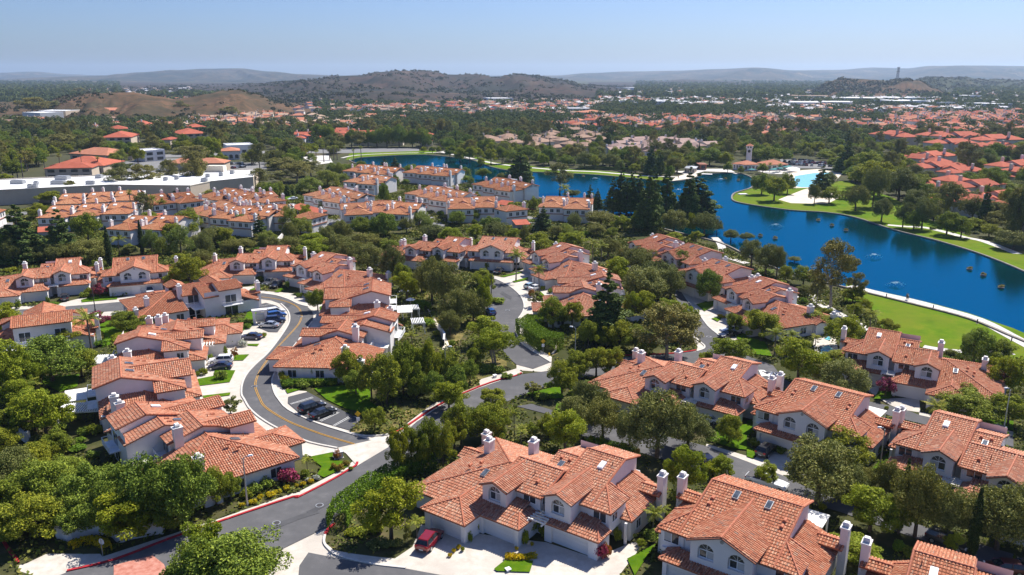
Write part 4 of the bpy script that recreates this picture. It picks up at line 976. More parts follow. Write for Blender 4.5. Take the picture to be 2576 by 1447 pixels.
sheets('hillside', [mixed('U1', (1640,440),(1900,500),(1700,590),(1820,640),(2230,600),(2230,700),(2100,760),(1950,960),(1880,990),(1830,900),(1700,640),(1560,520)), mixed('U1', (2100,1150),(2300,1050),(2412,1100),(2412,1230),(2150,1320),(2000,1400),(1900,1447),(1980,1330)), mixed('L1', (1150,140),(1450,120),(1700,20),(1750,40),(1400,270),(1250,290),(1000,290),(1110,180)), mixed('U2', (690,910),(740,880),(760,960),(700,1030),(650,1050))], .04, 'dry_slope')
sheets('footpath', [mixed('U1', (1690,620),(1720,640),(1780,740),(1850,850),(1890,950),(1870,1000),(1820,1000),(1850,940),(1800,830)), mixed('U2', (700,905),(690,1000),(660,1040),(645,1030),(680,990),(690,905))], .06, 'sand')
# the lake
LAKE_PX = [('F', q) for q in [(880,405),(905,398),(1000,392),(1080,391),(1180,402),(1230,419),(1290,431),(1400,436),(1500,441),(1600,450),(1690,457),(1740,450),(1775,439),(1850,436),(1888,446),(1896,460),(1888,474),(1850,486),(1841,497),(1850,508),(1900,518),(1990,530),(2080,536),(2150,548),(2250,580),(2350,605),(2450,635),(2530,665),(2600,695),(2800,780),(3000,900),(2900,985),(2576,861),(2440,805),(2300,768),(2130,726),(2050,706),(1960,680),(1880,645),(1810,612),(1700,585),(1600,558),(1480,527),(1350,497),(1200,467),(1080,448),(940,424)]]
lake = smooth_line([W(*q) for _, q in LAKE_PX], 4, True)
lb = MB(); lb.ngon(lake, .06); structure('lake', lb, 'lake_water')
rim = MB(); kerb(list(lake)+[lake[0]], .7, 0, .42, rim); structure('lake_edge', rim, 'stone')
PARK = [mixed('U3', (900,385),(1000,424),(1200,467),(1450,522),(1700,582),(2000,662),(2412,802),(2700,925),(2900,1250),(2412,1075),(1900,1030),(1600,980),(1380,900),(1240,830),(1170,690),(1080,560),(880,560)),
        mixed('F', (1842,498),(1851,487),(1890,475),(1960,478),(2040,462),(2130,455),(2250,500),(2350,560),(2450,600),(2576,640),(2700,730),(2600,694),(2530,664),(2450,634),(2350,604),(2250,579),(2150,547),(2080,535),(1990,529),(1900,517),(1850,507)),
        mixed('F', (1182,401),(1200,395),(1240,408),(1400,424),(1500,429),(1600,438),(1690,447),(1690,456),(1600,449),(1500,440),(1400,435),(1290,430),(1230,418)), mixed('F', (870,402),(880,386),(1010,380),(1100,380),(1090,388),(1000,390),(905,396),(882,404))]
sheets('park_lawn', PARK, .09, 'lawn')
pp = MB(); kk = 0
for ln, w in ((mixed('U3', (940,418),(1060,452),(1260,500),(1450,542),(1690,604),(2090,722),(2412,885),(2700,1040)), 3.4), (mixed('U3', (560,470),(620,540),(700,600),(860,690),(1050,790),(1160,850)), 2.6), (mixed('U3', (1600,968),(1740,992),(1940,1012),(2412,1030)), 2.0), (mixed('U2', (2120,-20),(2170,30),(2190,85),(2170,120),(2260,165),(2412,215)), 2.6),
              (mixed('A4', (930,950),(1160,970),(1370,980),(1640,1040),(1860,1100),(2100,1150),(2500,1300)), 3.0), (mixed('F', (1110,383),(1180,398),(1260,414),(1400,428),(1500,433),(1620,443),(1720,446)), 3.5), (mixed('F', (860,398),(900,391),(1000,386),(1100,384),(1128,378)), 2.6)):
    band(smooth_line(ln, 4), w, .13+kk*.004, pp); kk += 1
structure('lakeside_path', pp, 'pale_path')
sheets('sand_court', [mixed('F', (1958,503),(2020,478),(2060,468),(2125,492),(2080,514),(1990,512)), mixed('F', (1690,456),(1740,449),(1774,438),(1725,438),(1700,446)), mixed('M3', (375,1085),(500,1060),(640,1050),(760,1068),(870,1085),(800,1160),(690,1218),(420,1222),(385,1180))], .14, 'sand')
sheets('swimming_lagoon', [mixed('M3', (400,1200),(440,1112),(600,1087),(740,1080),(800,1100),(770,1170),(650,1213),(500,1215)), mixed('U3', (670,985),(740,960),(785,1000),(780,1060),(700,1072),(668,1040)), mixed('U3', (700,900),(740,880),(770,895),(740,915))], .17, 'pool_water')
sheets('pool_terrace', [mixed('U3', (620,860),(720,850),(800,880),(830,1010),(790,1090),(650,1100),(600,960))], .12, 'concrete')
sheets('plaza', [mixed('A3', (1060,300),(1300,290),(1420,270),(1720,270),(1840,340),(1700,310),(1420,300),(1240,350)), mixed('A3', (2000,280),(2576,200),(2576,340),(2200,330)), mixed('M1', (560,940),(800,920),(840,990),(690,1010))], .11, 'pale_path', .004)
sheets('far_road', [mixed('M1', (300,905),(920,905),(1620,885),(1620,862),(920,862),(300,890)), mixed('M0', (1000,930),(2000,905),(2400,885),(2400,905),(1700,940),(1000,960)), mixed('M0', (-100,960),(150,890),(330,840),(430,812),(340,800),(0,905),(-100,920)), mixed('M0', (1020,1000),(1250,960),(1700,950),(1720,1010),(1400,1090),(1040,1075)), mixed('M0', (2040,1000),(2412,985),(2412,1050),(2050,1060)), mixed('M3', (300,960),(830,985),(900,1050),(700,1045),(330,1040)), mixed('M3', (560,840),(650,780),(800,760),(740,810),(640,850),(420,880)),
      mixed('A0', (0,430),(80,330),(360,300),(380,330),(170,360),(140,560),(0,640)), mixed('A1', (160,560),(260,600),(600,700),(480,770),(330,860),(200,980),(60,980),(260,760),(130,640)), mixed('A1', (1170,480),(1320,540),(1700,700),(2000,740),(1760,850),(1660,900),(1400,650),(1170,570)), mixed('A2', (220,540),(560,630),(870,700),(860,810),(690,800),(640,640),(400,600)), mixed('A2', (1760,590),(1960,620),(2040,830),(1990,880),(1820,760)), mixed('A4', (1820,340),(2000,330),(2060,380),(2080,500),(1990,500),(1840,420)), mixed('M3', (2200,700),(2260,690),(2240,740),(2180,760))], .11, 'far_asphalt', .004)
sheets('road_patch', [mixed('L1', (60,1225),(300,1130),(560,1040),(700,1010),(720,1030),(560,1080),(330,1170),(80,1260)), mixed('L1', (600,1020),(900,870),(1100,760),(1110,775),(900,900),(640,1040)), mixed('U1', (420,570),(470,590),(440,610),(400,590)), mixed('U2', (200,470),(290,520),(280,545),(180,490)), mixed('U2',(1930,690),(2010,740),(2000,770),(1920,720)), mixed('L3',(330,800),(560,900),(540,925),(320,825))], .135, 'road_patch')
KEEP = [S1, MAIN, S2, S3, R2, R4]+LOTS+[list(lake)]
# ------------------------------------------------------------------ near houses
put_house('T', ((-5.8,86.7,0), R_(-35.3)), 'triplex with three open garages aprons, red car parked at its left garage', 'front triplex by the red car')
put_house('D', ((23.33,77.3,0), R_(-36)), 'twin-arched duplex in the bottom foreground with white patio cover behind', 'twin-arched duplex at the bottom edge')
put_house('D', ((44.04,111.1,0), R_(-41.5)), 'twin-arched duplex with a black car on its driveway and dark oaks in front', 'duplex with the black car')
put_house('D', ((-99.55,204,0), R_(21.5)), 'far-left twin-arched duplex facing the street with tall chimneys either side', 'twin-arched duplex on the left street')
put_house('D', fix('U1', (2150,92), eL, (2392,105), eR), 'twin-arched duplex at the head of the middle street beside a palm', 'duplex heading the middle street')
put_house('T', fix('U2', (1585,1275), dB, (2005,1335), dC), 'triplex facing the grey oaks with two white chimneys at its back', 'triplex behind the grey oaks')
put_house('U', fix('U3', (1227,1060), mC, (1590,1155), mB), 'triplex at the edge of the big park lawn', 'triplex beside the park lawn')
put_house('U', fix('L3', (1610,485), (-11.15,6.6,5.9), (2130,690), (-2.9,4.7,5.7)), 'triplex behind two dark cypresses at the right edge', 'triplex behind the cypresses')
put_house('U', fix('B3', (680,1130), (-12.4,18.1,7.6), (1470,1360), (-6.7,18.1,7.6)), 'triplex mostly cut off by the bottom right corner, chimney on its left', 'triplex in the bottom right corner')
put_house('T', fix('U0', (220,357), dB, (548,310), dC), 'leftmost house, triplex with a dark car on its driveway', 'triplex at the left edge')
put_house('T', lin_map(G('U0', 2140, 210, 5.7), G('U1', 248, 185, 5.9), dB, dC), 'triplex with a grey pickup and black car parked before it', 'triplex by the grey pickup')
put_house('U', fix('U1', (545,250), mC, (685,302), mB), 'triplex turned sideways at the outside of the street bend', 'triplex at the outside of the bend')
put_house('D', fix('U1', (790,440), apx, (1160,462), rR), 'duplex seen end-on with a small arched vent, right of the curved street', 'end-on duplex right of the curve')
put_house('U', fix('U1', (740,690), nC, (570,796), nB), 'triplex with a broad hipped roof inside the curve, lawn before it', 'hipped triplex inside the curve')
put_house('U', fix('U0', (1830,822), nC, (1957,703), nB), 'triplex left of the curve beside the dark blue sedan driveway', 'triplex by the blue sedan')
put_house('D', fix('U0', (1672,1088), apx, (1150,1230), rL), 'end-on duplex left of the curve beside a white car driveway', 'end-on duplex by the white car')
put_house('T', fix('L0', (2255,330), aB, (1995,210), aC), 'lower left triplex whose long stepped roofs point at the road junction', 'stepped triplex at the junction')
put_house('U', fix('U0', (2050,360), (-12.4,18.1,7.6), (1670,415), (.4,12.3,6.65)), 'triplex seen from its back with balconies and two sliding doors', 'triplex showing its back')
put_house('D', fix('U0', (120,697), rR, (630,638), rL), 'duplex at the far left seen from its plain back roof', 'duplex showing its back at far left')
put_house('U', fix('U2', (505,140), mC, (575,190), mB), 'triplex right of the middle street behind two palms', 'triplex behind the two palms')
put_house('U', fix('U2', (693,350), nC, (657,415), nB), 'triplex right of the middle street half hidden by a tall conifer', 'triplex behind the tall conifer')
put_house('T', fix1('A2', (770,1085), dC, -24), 'small part of a triplex showing above the dark trees', 'triplex above the dark trees')
put_house('U', fix1('U2', (1375,40), mC, -66), 'triplex nearest the dark conifers by the lake', 'triplex near the lake conifers')
put_house('D', fix1('U2', (2095,95), rR, -66), 'end-on duplex by the lake path with a small arched vent', 'end-on duplex by the lake path')
put_house('D', fix1('U2', (2365,245), rR, -62), 'end-on duplex on the right-hand street behind the round dark tree', 'end-on duplex on the right street')
put_house('U', fix('U2', (2290,480), mC, (2385,545), mB), 'triplex at the lower end of the right-hand street', 'triplex low on the right street')

# ------------------------------------------------------------------ courtyard townhouses beyond the tree belt
def terrace(n, mx=1, two=True):
    h = House('townhouse_row', mx, 'stucco', 'roof_tile_orange'); w = h.w; p = .32
    def box(x0, x1, y0, y1, ze, front=True):
        w.box(x0, x1, y0, y1, 0, ze); o = .4; a, b, c, d = x0-o, x1+o, y0-o, y1+o; m = (c+d)/2; k = (d-c)/2; zr = ze+p*k; z = ze-.02
        h.roof([(a,c,z),(b,c,z),(b-k,m,zr),(a+k,m,zr)], [(b,d,z),(a,d,z),(a+k,m,zr),(b-k,m,zr)], [(a,d,z),(a,c,z),(a+k,m,zr)], [(b,c,z),(b,d,z),(b-k,m,zr)])
        h.ridge(((a,c,z),(a+k,m,zr)), ((b,c,z),(b-k,m,zr)), ((a+k,m,zr),(b-k,m,zr)))
        if front:
            for xx in (x0+1.2, x0+4.4, x0+6.9): h.rect_window(xx, xx+1.3, 3.5, 4.8, y0)
            h.garage(x0+.8, x0+3.9, y0-.06); h.garage(x0+5.2, x0+8.4, y0-.06)
            t = MB(mx); t.box(x0, x1, y0-.25, y0, 2.75, 3.05); h.part('string_course', t, 'fascia')
    for i in range(n):
        x, y = i*10.0, -3.0*i
        box(x, x+9.6, y, y+9, 5.5)
        h.rect_window(y+2, y+3.4, 3.5, 4.8, 0, (1,0), pos=x+9.6); h.rect_window(y+5.5, y+6.9, 3.5, 4.8, 0, (-1,0), pos=x)
        h.chimney(x+9.7, y+2.6, .95, 1.25, 7.6, 0 if i == n-1 else 4); h.chimney(x+.6, y+8.6, .8, 1.0, 7.8, 4)
        if two:
            X, Y = x+1.5, y+9.4; ze = 6.1
            w.box(X, X+9, Y, Y+9.5, 0, ze); m = Y+4.7; zr = ze+p*4.7+.1
            h.roof([(X-.4,Y-.4,ze),(X+9.4,Y-.4,ze),(X+9.4,m,zr),(X-.4,m,zr)], [(X+9.4,Y+9.8,ze),(X-.4,Y+9.8,ze),(X-.4,m,zr),(X+9.4,m,zr)]); h.ridge(((X-.4,m,zr),(X+9.4,m,zr)))
            for q in (X, X+9): w.face([(q,Y,ze),(q,Y+9.5,ze),(q,m,zr-.1)]); w.face([(q,Y,ze),(q,m,zr-.1),(q,Y+9.5,ze)])
            gable_front(h, X+2.6, 1.9, Y-1.2, ze+.35, .45, Y+.6, Y+3.4); w.face([(X+.9,Y-.9,5),(X+4.3,Y-.9,5),(X+4.3,Y-.9,ze+.4),(X+2.6,Y-.9,ze+1.1),(X+.9,Y-.9,ze+.4)]); w.box(X+.9, X+4.3, Y-.9, Y+1, 4.6, ze+.4, 0, 't')
            h.rect_window(X+2.0, X+3.2, 5.2, 6.3, Y-.9); h.skylight(X+7.2, Y+2.4, ze+.9, p, 1.2, 1.2, True)
            h.chimney(X+8.6, Y+5.6, .85, 1.1, 8.8, 5); h.chimney(X+5.4, Y+9.0, .8, 1.0, 8.6, 5) if i % 2 else None; h.rect_window(X+1.5, X+3, 3.4, 5, Y+9.5, (0,1)); h.rect_window(X+5.5, X+7.5, 3.4, 5.2, Y+9.5, (0,1))
            if i == 0:
                dk = MB(mx); dk.box(X+.3, X+6.5, Y+9.6, Y+13.5, 5.6, 5.8)
                for a, b, c, d in ((X+.3,X+6.5,Y+13.35,Y+13.5),(X+.3,X+.45,Y+9.6,Y+13.35),(X+6.35,X+6.5,Y+9.6,Y+13.35)): dk.box(a, b, c, d, 5.8, 6.5)
                w.box(X+.4, X+6.4, Y+9.5, Y+13.4, 0, 5.6); h.part('roof_deck', dk, 'trim')
    return h.done(.44, .62, .17)
TP = {}; RB = {}
def put_terrace(kind, win, p1, p2, label, phrase):
    n, mx, two = kind
    if kind not in TP: o = TP[kind] = terrace(n, mx, two)
    else: o = copy_tree(TP[kind])
    e = ((n-1)*10+9.6)
    a, b = ((0,0,0), (e,-3.0*(n-1),0)) if mx > 0 else ((-e,-3.0*(n-1),0), (0,0,0))
    loc, th = fix(win, p1, a, p2, b); o.location = loc; o.rotation_euler = (0,0,th)
    tag(o, label, 'townhouse', 'courtyard townhouses with many chimneys'); HOUSES.append((phrase, loc, th, 'R')); RB[phrase] = ((-1.5, e+2) if mx > 0 else (-e-2, 1.5))+(-3.0*(n-1)-1.5, 23 if two else 10)
A3r, A3m, A2r, A2m, A1r = (3,1,True), (3,-1,True), (2,1,True), (2,-1,True), (1,1,False)
put_terrace(A3r, 'A1', (160,600), (590,690), 'townhouse row left of centre with dark cars in its lane', 'townhouse row with lane cars')
put_terrace(A3r, 'A1', (1310,545), (1985,715), 'townhouse row in the middle with three stepped white fronts', 'stepped townhouse row in the middle')
put_terrace(A3r, 'A2', (275,530), (1010,690), 'townhouse row with three stepped fronts right of the middle lane', 'townhouse row right of the middle lane')
put_terrace(A3r, 'A2', (1005,390), (1885,580), 'rightmost townhouse row nearest the big conifers', 'rightmost townhouse row')
put_terrace(A2r, 'A1', (1870,395), (2300,440), 'pair of townhouses behind the stepped middle row', 'pair behind the stepped row')
put_terrace(A3r, 'A1', (1830,250), (2480,310), 'townhouse row at the back closest to the far lake arm', 'townhouse row closest to the lake arm')
put_terrace(A3r, 'A2', (310,270), (960,330), 'townhouse row backing on the water in front of two small conifers', 'townhouse row backing on the water')
put_terrace(A2m, 'A1', (600,880), (1150,860), 'townhouse pair with stepped white side walls among willows', 'townhouse pair among willows')
put_terrace(A1r, 'A1', (1560,880), (1660,850), 'single townhouse end standing at the red carport', 'single townhouse at the carport')
put_terrace(A2m, 'A2', (930,760), (1500,740), 'townhouse pair with a pink parasol on its terrace', 'townhouse pair with the pink parasol')
put_terrace(A1r, 'A2', (1650,790), (1820,770), 'square townhouse with one window beside the right lane', 'square townhouse beside the right lane')
put_terrace(A2r, 'A2', (2110,740), (2480,760), 'townhouse pair right of the lane near palms', 'townhouse pair near palms')
put_terrace(A3m, 'A0', (420,560), (1620,500), 'broad townhouse row at left with bluish shaded front', 'shaded townhouse row at left')
put_terrace(A3m, 'A0', (700,375), (1620,325), 'townhouse row at left right below the long cream store wall', 'townhouse row below the store wall')
put_terrace(A2r, 'A0', (1960,380), (2370,340), 'small townhouse pair with a tall chimney near fan palms', 'townhouse pair near the fan palms')
put_terrace(A2m, 'A0', (1250,700), (2030,720), 'townhouse pair behind cypresses with white parasol', 'townhouse pair behind the cypresses')
put_terrace(A2r, 'A0', (-230,560), (60,460), 'townhouse cut by the left edge above the trees', 'townhouse at the left edge')
put_terrace(A2r, 'A1', (-40,760), (330,880), 'townhouse roof low behind the pale willow trees', 'townhouse low behind willows')
put_terrace(A2r, 'A1', (640,700), (1190,650), 'townhouse pair with a pale roof deck left of the white car lawn', 'pale-decked townhouse pair')
put_terrace(A2m, 'A1', (1980,840), (2500,800), 'townhouse pair behind two dark round trees in the middle', 'townhouse pair behind two dark trees')
put_terrace(A2r, 'A2', (-60,800), (340,830), 'townhouse pair between the dark round tree and the pale willows', 'townhouse pair by the pale willows')
put_terrace(A2r, 'A1', (330,880), (760,930), 'lowest townhouse pair at left behind the near tree belt', 'lowest townhouse pair at left')
def carport(win, p1, p2, label):
    a, b = G(win, *p1), G(win, *p2); th = math.atan2(b.y-a.y, b.x-a.x); L = (b-a).length
    root = empty('carport', a, th); r = MB(); r.face([(0,0,2.6),(L,0,2.6),(L,5.5,3.6),(0,5.5,3.6)]); r.face([(0,5.5,3.45),(L,5.5,3.45),(L,0,2.45),(0,0,2.45)]); r.face([(0,0,2.45),(L,0,2.45),(L,0,2.6),(0,0,2.6)]); r.face([(0,5.5,3.45),(0,5.5,3.6),(L,5.5,3.6),(L,5.5,3.45)])
    r.face([(0,0,2.45),(0,0,2.6),(0,5.5,3.6),(0,5.5,3.45)]); r.face([(L,0,2.45),(L,5.5,3.45),(L,5.5,3.6),(L,0,2.6)])
    r.build('roof', 'roof_red', root); w = MB(); w.box(.2, L-.2, 5.1, 5.3, 0, 3.4); w.build('wall', 'stucco', root)
    for i in range(int(L/4)+1):
        q = MB(); x = min(L-.3, .2+i*4); q.box(x, x+.15, .2, .35, 0, 2.6); q.build('post', 'stucco', root)
    tag(root, label, 'carport', 'red carports')
carport('A0', (1755,470), (2030,450), 'red carport before the fan palms and small pair of townhouses')
carport('A0', (465,640), (650,625), 'red carport at far left between dark trees')
carport('A1', (1235,640), (1560,740), 'long red carport in front of the stepped middle row')
carport('A2', (285,620), (510,690), 'red carport beside the white car in the middle lane')
carport('A2', (1450,600), (1600,620), 'short red carport under the rightmost townhouse row')
carport('A2', (1720,870), (1900,860), 'rust red carport roof lowest beside the right lane')

# ------------------------------------------------------------------ shops and large buildings
def store():
    root = empty('store_building', G('M0', 1000, 1195, 6.5)*1.0); o = root.location.copy(); o.z = 0; root.location = o
    Pg = [Vector(W(*uv('M0', *q), 6.5))-Vector((o.x, o.y, 6.5)) for q in [(-300,1262),(0,1243),(1000,1195),(1720,1203),(1900,1165),(2290,1125),(2330,1050),(990,1105),(125,1140),(-200,1160)]]
    w = MB(); n = len(Pg); P2 = [(p.x, p.y) for p in Pg]
    ar = sum(P2[i][0]*P2[(i+1)%n][1]-P2[(i+1)%n][0]*P2[i][1] for i in range(n))
    Q = P2 if ar > 0 else P2[::-1]
    for i in range(n): a, b = Q[i], Q[(i+1)%n]; w.face([(*a,0),(*b,0),(*b,6.9),(*a,6.9)]); w.face([(*a,6.4),(*a,6.9),(*b,6.9),(*b,6.4)])
    w.build('wall', 'stucco_tan', root); r = MB(); r.ngon(P2, 6.45); r.build('roof', 'roof_white', root)
    cp = MB(); kerb([Vector((*q,0)) for q in Q]+[Vector((*Q[0],0))], .4, 6.6, 7.0, cp); cp.build('parapet', 'stucco_cream', root)
    for x, y, a, b in ((165,1180,6,3),(330,1188,2,1.5),(275,1215,2,1.5),(322,1215,2,1.5),(530,1183,6,3),(570,1140,6,4),(820,1185,4,1.5),(900,1128,3,3),(1960,1070,9,5),(1850,1160,3,2),(1500,1150,2,1.5),(1600,1140,2,1.5),(1880,1120,2,1.5),(2000,1110,2,1.5),(2100,1090,2,1.5)):
        p = Vector(W(*uv('M0', x, y), 6.5))-o; k = MB(); k.box(p.x-a/2, p.x+a/2, p.y-b/2, p.y+b/2, 6.4, 8.0 if a < 8 else 9.5); k.box(p.x-a/2+.3, p.x+a/2-.3, p.y-b/2+.3, p.y+b/2-.3, 8.0 if a < 8 else 9.5, 8.25 if a < 8 else 9.7); k.build('rooftop_unit', 'grey_metal' if a < 8 else 'stucco_cream', root)
    tag(root, 'long low store with white flat roof, cream walls and rooftop units', 'store'); HOUSES.append(('long white-roofed store', o, 0, 'S'))
store()
def hall(name, win, p1, p2, depth, ze, label, roof='roof_red', wall='stucco_tan', pitch=.32, flat=False, windows=4, cat='building', group=None, arches=False):
    a, b = G(win, *p1), G(win, *p2); th = math.atan2(b.y-a.y, b.x-a.x); L = (b-a).length
    root = empty(name, a, th); w = MB(); w.box(0, L, 0, depth, 0, ze); o = .6
    r = MB()
    if flat:
        w.build('wall', wall, root); r.box(.3, L-.3, .3, depth-.3, ze, ze+.05)
        for q in ((0,L,0,.3),(0,L,depth-.3,depth),(0,.3,.3,depth-.3),(L-.3,L,.3,depth-.3)): r.box(*q, ze, ze+.6)
        r.build('roof', roof, root)
    else:
        w.build('wall', wall, root); A, B, C_, D = -o, L+o, -o, depth+o; k = min((D-C_)/2, (B-A)/2); m = (C_+D)/2; zr = ze+pitch*k
        if (B-A) >= (D-C_):
            F = [[(A,C_,ze),(B,C_,ze),(B-k,m,zr),(A+k,m,zr)], [(B,D,ze),(A,D,ze),(A+k,m,zr),(B-k,m,zr)], [(A,D,ze),(A,C_,ze),(A+k,m,zr)], [(B,C_,ze),(B,D,ze),(B-k,m,zr)]]
        else:
            mm = (A+B)/2; F = [[(A,C_,ze),(B,C_,ze),(mm,C_+k,zr)], [(B,D,ze),(A,D,ze),(mm,D-k,zr)], [(A,D,ze),(A,C_,ze),(mm,C_+k,zr),(mm,D-k,zr)], [(B,C_,ze),(B,D,ze),(mm,D-k,zr),(mm,C_+k,zr)]]
        for f in F: r.face(f)
        r.face([(A,C_,ze-.25),(A,D,ze-.25),(B,D,ze-.25),(B,C_,ze-.25)])
        for q in (((A,C_),(B,C_)),((B,C_),(B,D)),((B,D),(A,D)),((A,D),(A,C_))): r.face([(*q[0],ze-.25),(*q[1],ze-.25),(*q[1],ze),(*q[0],ze)])
        r.build('roof', roof, root)
    for i in range(windows):
        x = L*(i+.5)/windows; ww = min(2.2, L/windows*.3); q = MB()
        q.box(x-ww, x+ww, -.06, 0, .8, min(ze-.7, 2.8))
        if arches: q.face([(x+ww*math.cos(t*math.pi/8), -.06, min(ze-.7,2.8)+ww*.6*math.sin(t*math.pi/8)) for t in range(9)])
        q.build('window', 'window_glass', root)
        if ze > 6: q = MB(); q.box(x-ww, x+ww, -.06, 0, 4.2, ze-.8); q.build('window', 'window_glass', root)
    tag(root, label, cat, group); return root
hall('shop_building', 'M0', (470,1085), (940,1085), 26, 4.5, 'red hipped shop with dark arcade front, near two tall fan palms'); hall('shop_building', 'M0', (640,965), (975,985), 22, 4.5, 'low red-brown roofed shop behind the arcade shop', 'roof_salmon'); hall('shop_building', 'M0', (420,1150), (840,1140), 14, 6.5, 'red hipped roof rising just behind the white store roof')
hall('shop_building', 'M0', (1500,1090), (2030,1085), 14, 6, 'red roof behind the right part of the white store roof', 'roof_salmon'); hall('cafe_building', 'M0', (2015,965), (2170,960), 18, 6, 'white building with three dark arches on the parking lot', 'roof_salmon', 'stucco', .25, windows=3, arches=True); hall('shop_building', 'M0', (2060,915), (2300,905), 20, 6, 'white flat-roofed shop beside the arched building', 'roof_white', 'stucco', flat=True); hall('shop_building', 'M0', (1315,985), (1500,970), 16, 7, 'grey flat-fronted shop across the parking lot', 'roof_white', 'stucco_grey', flat=True, windows=2)
hall('school_building', 'M0', (790,580), (1150,575), 30, 9, 'long two-storey school with red roof below the brown hill', 'roof_salmon', 'stucco_cream', .2, windows=9); hall('school_building', 'M0', (1890,575), (2030,572), 24, 8, 'smaller red-roofed school wing right of the long school', 'roof_red', 'stucco_cream', .2)
hall('gymnasium', 'M0', (370,600), (580,590), 40, 8, 'pale flat-roofed hall left of the school', 'roof_white', 'stucco_grey', flat=True, windows=0); hall('gymnasium', 'M0', (600,585), (730,575), 40, 9, 'second pale flat hall nearest the school', 'roof_white', 'stucco_tan', flat=True, windows=0)
hall('apartment_block', 'M0', (920,835), (1190,830), 34, 6.5, 'broad red-roofed block of flats among trees left of centre', 'roof_red', 'stucco_tan'); hall('apartment_block', 'M0', (1460,850), (1545,850), 16, 6, 'small red gabled block with dark front right of the broad red block', 'roof_red', 'stucco_tan'); hall('apartment_block', 'M0', (1640,800), (1880,790), 34, 6.5, 'red-roofed block of flats beside the car park with blue cars', 'roof_red', 'stucco_tan'); hall('apartment_block', 'M0', (990,745), (1160,740), 24, 6, 'red-roofed block behind the broad red block', 'roof_red', 'stucco_tan'); hall('apartment_block', 'M0', (1240,700), (1360,698), 24, 6, 'small low red roof among trees in the left middle distance', 'roof_red', 'stucco_tan'); hall('apartment_block','M0',(1730,735),(1870,730),24,7,'red-roofed block above the flats by the car park','roof_red','stucco_tan')
hall('clubhouse', 'A3', (1765,275), (1900,290), 10, 3.6, 'beach clubhouse wing left of the clock tower', 'roof_salmon', 'stucco', .35); hall('clubhouse', 'A3', (1900,295), (2075,290), 11, 3.8, 'beach clubhouse wing right below the clock tower', 'roof_salmon', 'stucco', .35); hall('clubhouse', 'A3', (2170,290), (2420,285), 12, 3.6, 'beach clubhouse with green parasols in front', 'roof_salmon', 'stucco_cream', .35)
hall('boathouse', 'A3', (1180,320), (1300,325), 10, 3, 'dark low boathouse on the far beach', 'grey_metal', 'stucco_tan', .2); hall('boathouse', 'A3', (1365,282), (1445,282), 8, 3.4, 'rust coloured shed on the far lake shore', 'fascia', 'fascia', .15, windows=1)
hall('office_building', 'M2', (955,585), (1155,580), 30, 7, 'red-roofed two-storey office building with white walls in the distance', 'roof_salmon', 'stucco', .18, windows=7)
def clock_tower():
    p = G('A3', 1950, 240); root = empty('clock_tower', p, R_(-18)); w = MB(); w.box(-1.6,1.6,-1.6,1.6,0,11.5); w.build('wall', 'stucco', root); r = MB()
    for i in range(4):
        a = [(-2.3,-2.3),(2.3,-2.3),(2.3,2.3),(-2.3,2.3)]; r.face([(*a[i],12.9),(*a[(i+1)%4],12.9),(0,0,14.4)])
    r.build('roof', 'roof_salmon', root); c = MB(); c.box(-2.05,2.05,-2.05,2.05,11.5,12.9); c.build('belfry', 'trim', root)
    for dx in (-.8,.8):
        q = MB(); q.box(dx-.45, dx+.45, -2.1, -2.05, 11.7, 12.7); q.build('opening', 'dark_metal', root)
    f = MB(); f.prism([(math.cos(t*math.pi/8)*.9, math.sin(t*math.pi/8)*.9) for t in range(16)], 0, .08); f.v = [(x, -1.8-z, 9.7+y) for x, y, z in f.v]; f.build('clock_face', 'dark_metal', root)
    tag(root, 'square white clock tower with red pyramid roof by the beach', 'tower'); HOUSES.append(('white clock tower', p, 0, 'S'))
clock_tower()
wh = [('M3',(130,485),(340,482),60),('M3',(380,492),(660,495),70),('M3',(670,488),(950,492),70),('M3',(830,445),(1230,450),90),('M3',(1350,478),(1650,476),80),('M3',(370,366),(680,368),140),('M3',(740,390),(960,386),120),('M3',(140,410),(300,408),110),('M3',(1330,445),(1620,443),90),('M2',(1220,388),(1500,386),120),('M2',(1690,353),(1900,352),130),('M2',(1760,388),(2050,388),110),('M2',(2070,386),(2290,384),110),('M2',(1530,470),(1870,474),50),('M2',(1270,468),(1400,466),40),('M3',(380,420),(710,424),70),('M3',(1740,482),(1880,480),60),('M3',(2250,498),(2400,494),60),('M2',(1430,335),(1560,333),120),('M2',(800,545),(1000,545),40),('M3',(520,440),(620,440),40),('M3',(1980,420),(2120,418),80),('M2',(1960,480),(2200,482),50),('M3',(1880,540),(2050,538),40),('M2',(90,440),(300,438),60)]
for i, (win, a, b, dp) in enumerate(wh):
    hall('warehouse', win, a, b, dp, 9 if dp > 60 else 7, 'large pale flat-roofed warehouse in the far business district', 'roof_white' if i % 5 else 'roof_tan', ['stucco','stucco_grey','stucco_grey','stucco_cream'][i % 4], flat=True, windows=0 if dp > 65 else 5, cat='warehouse', group='far warehouses')

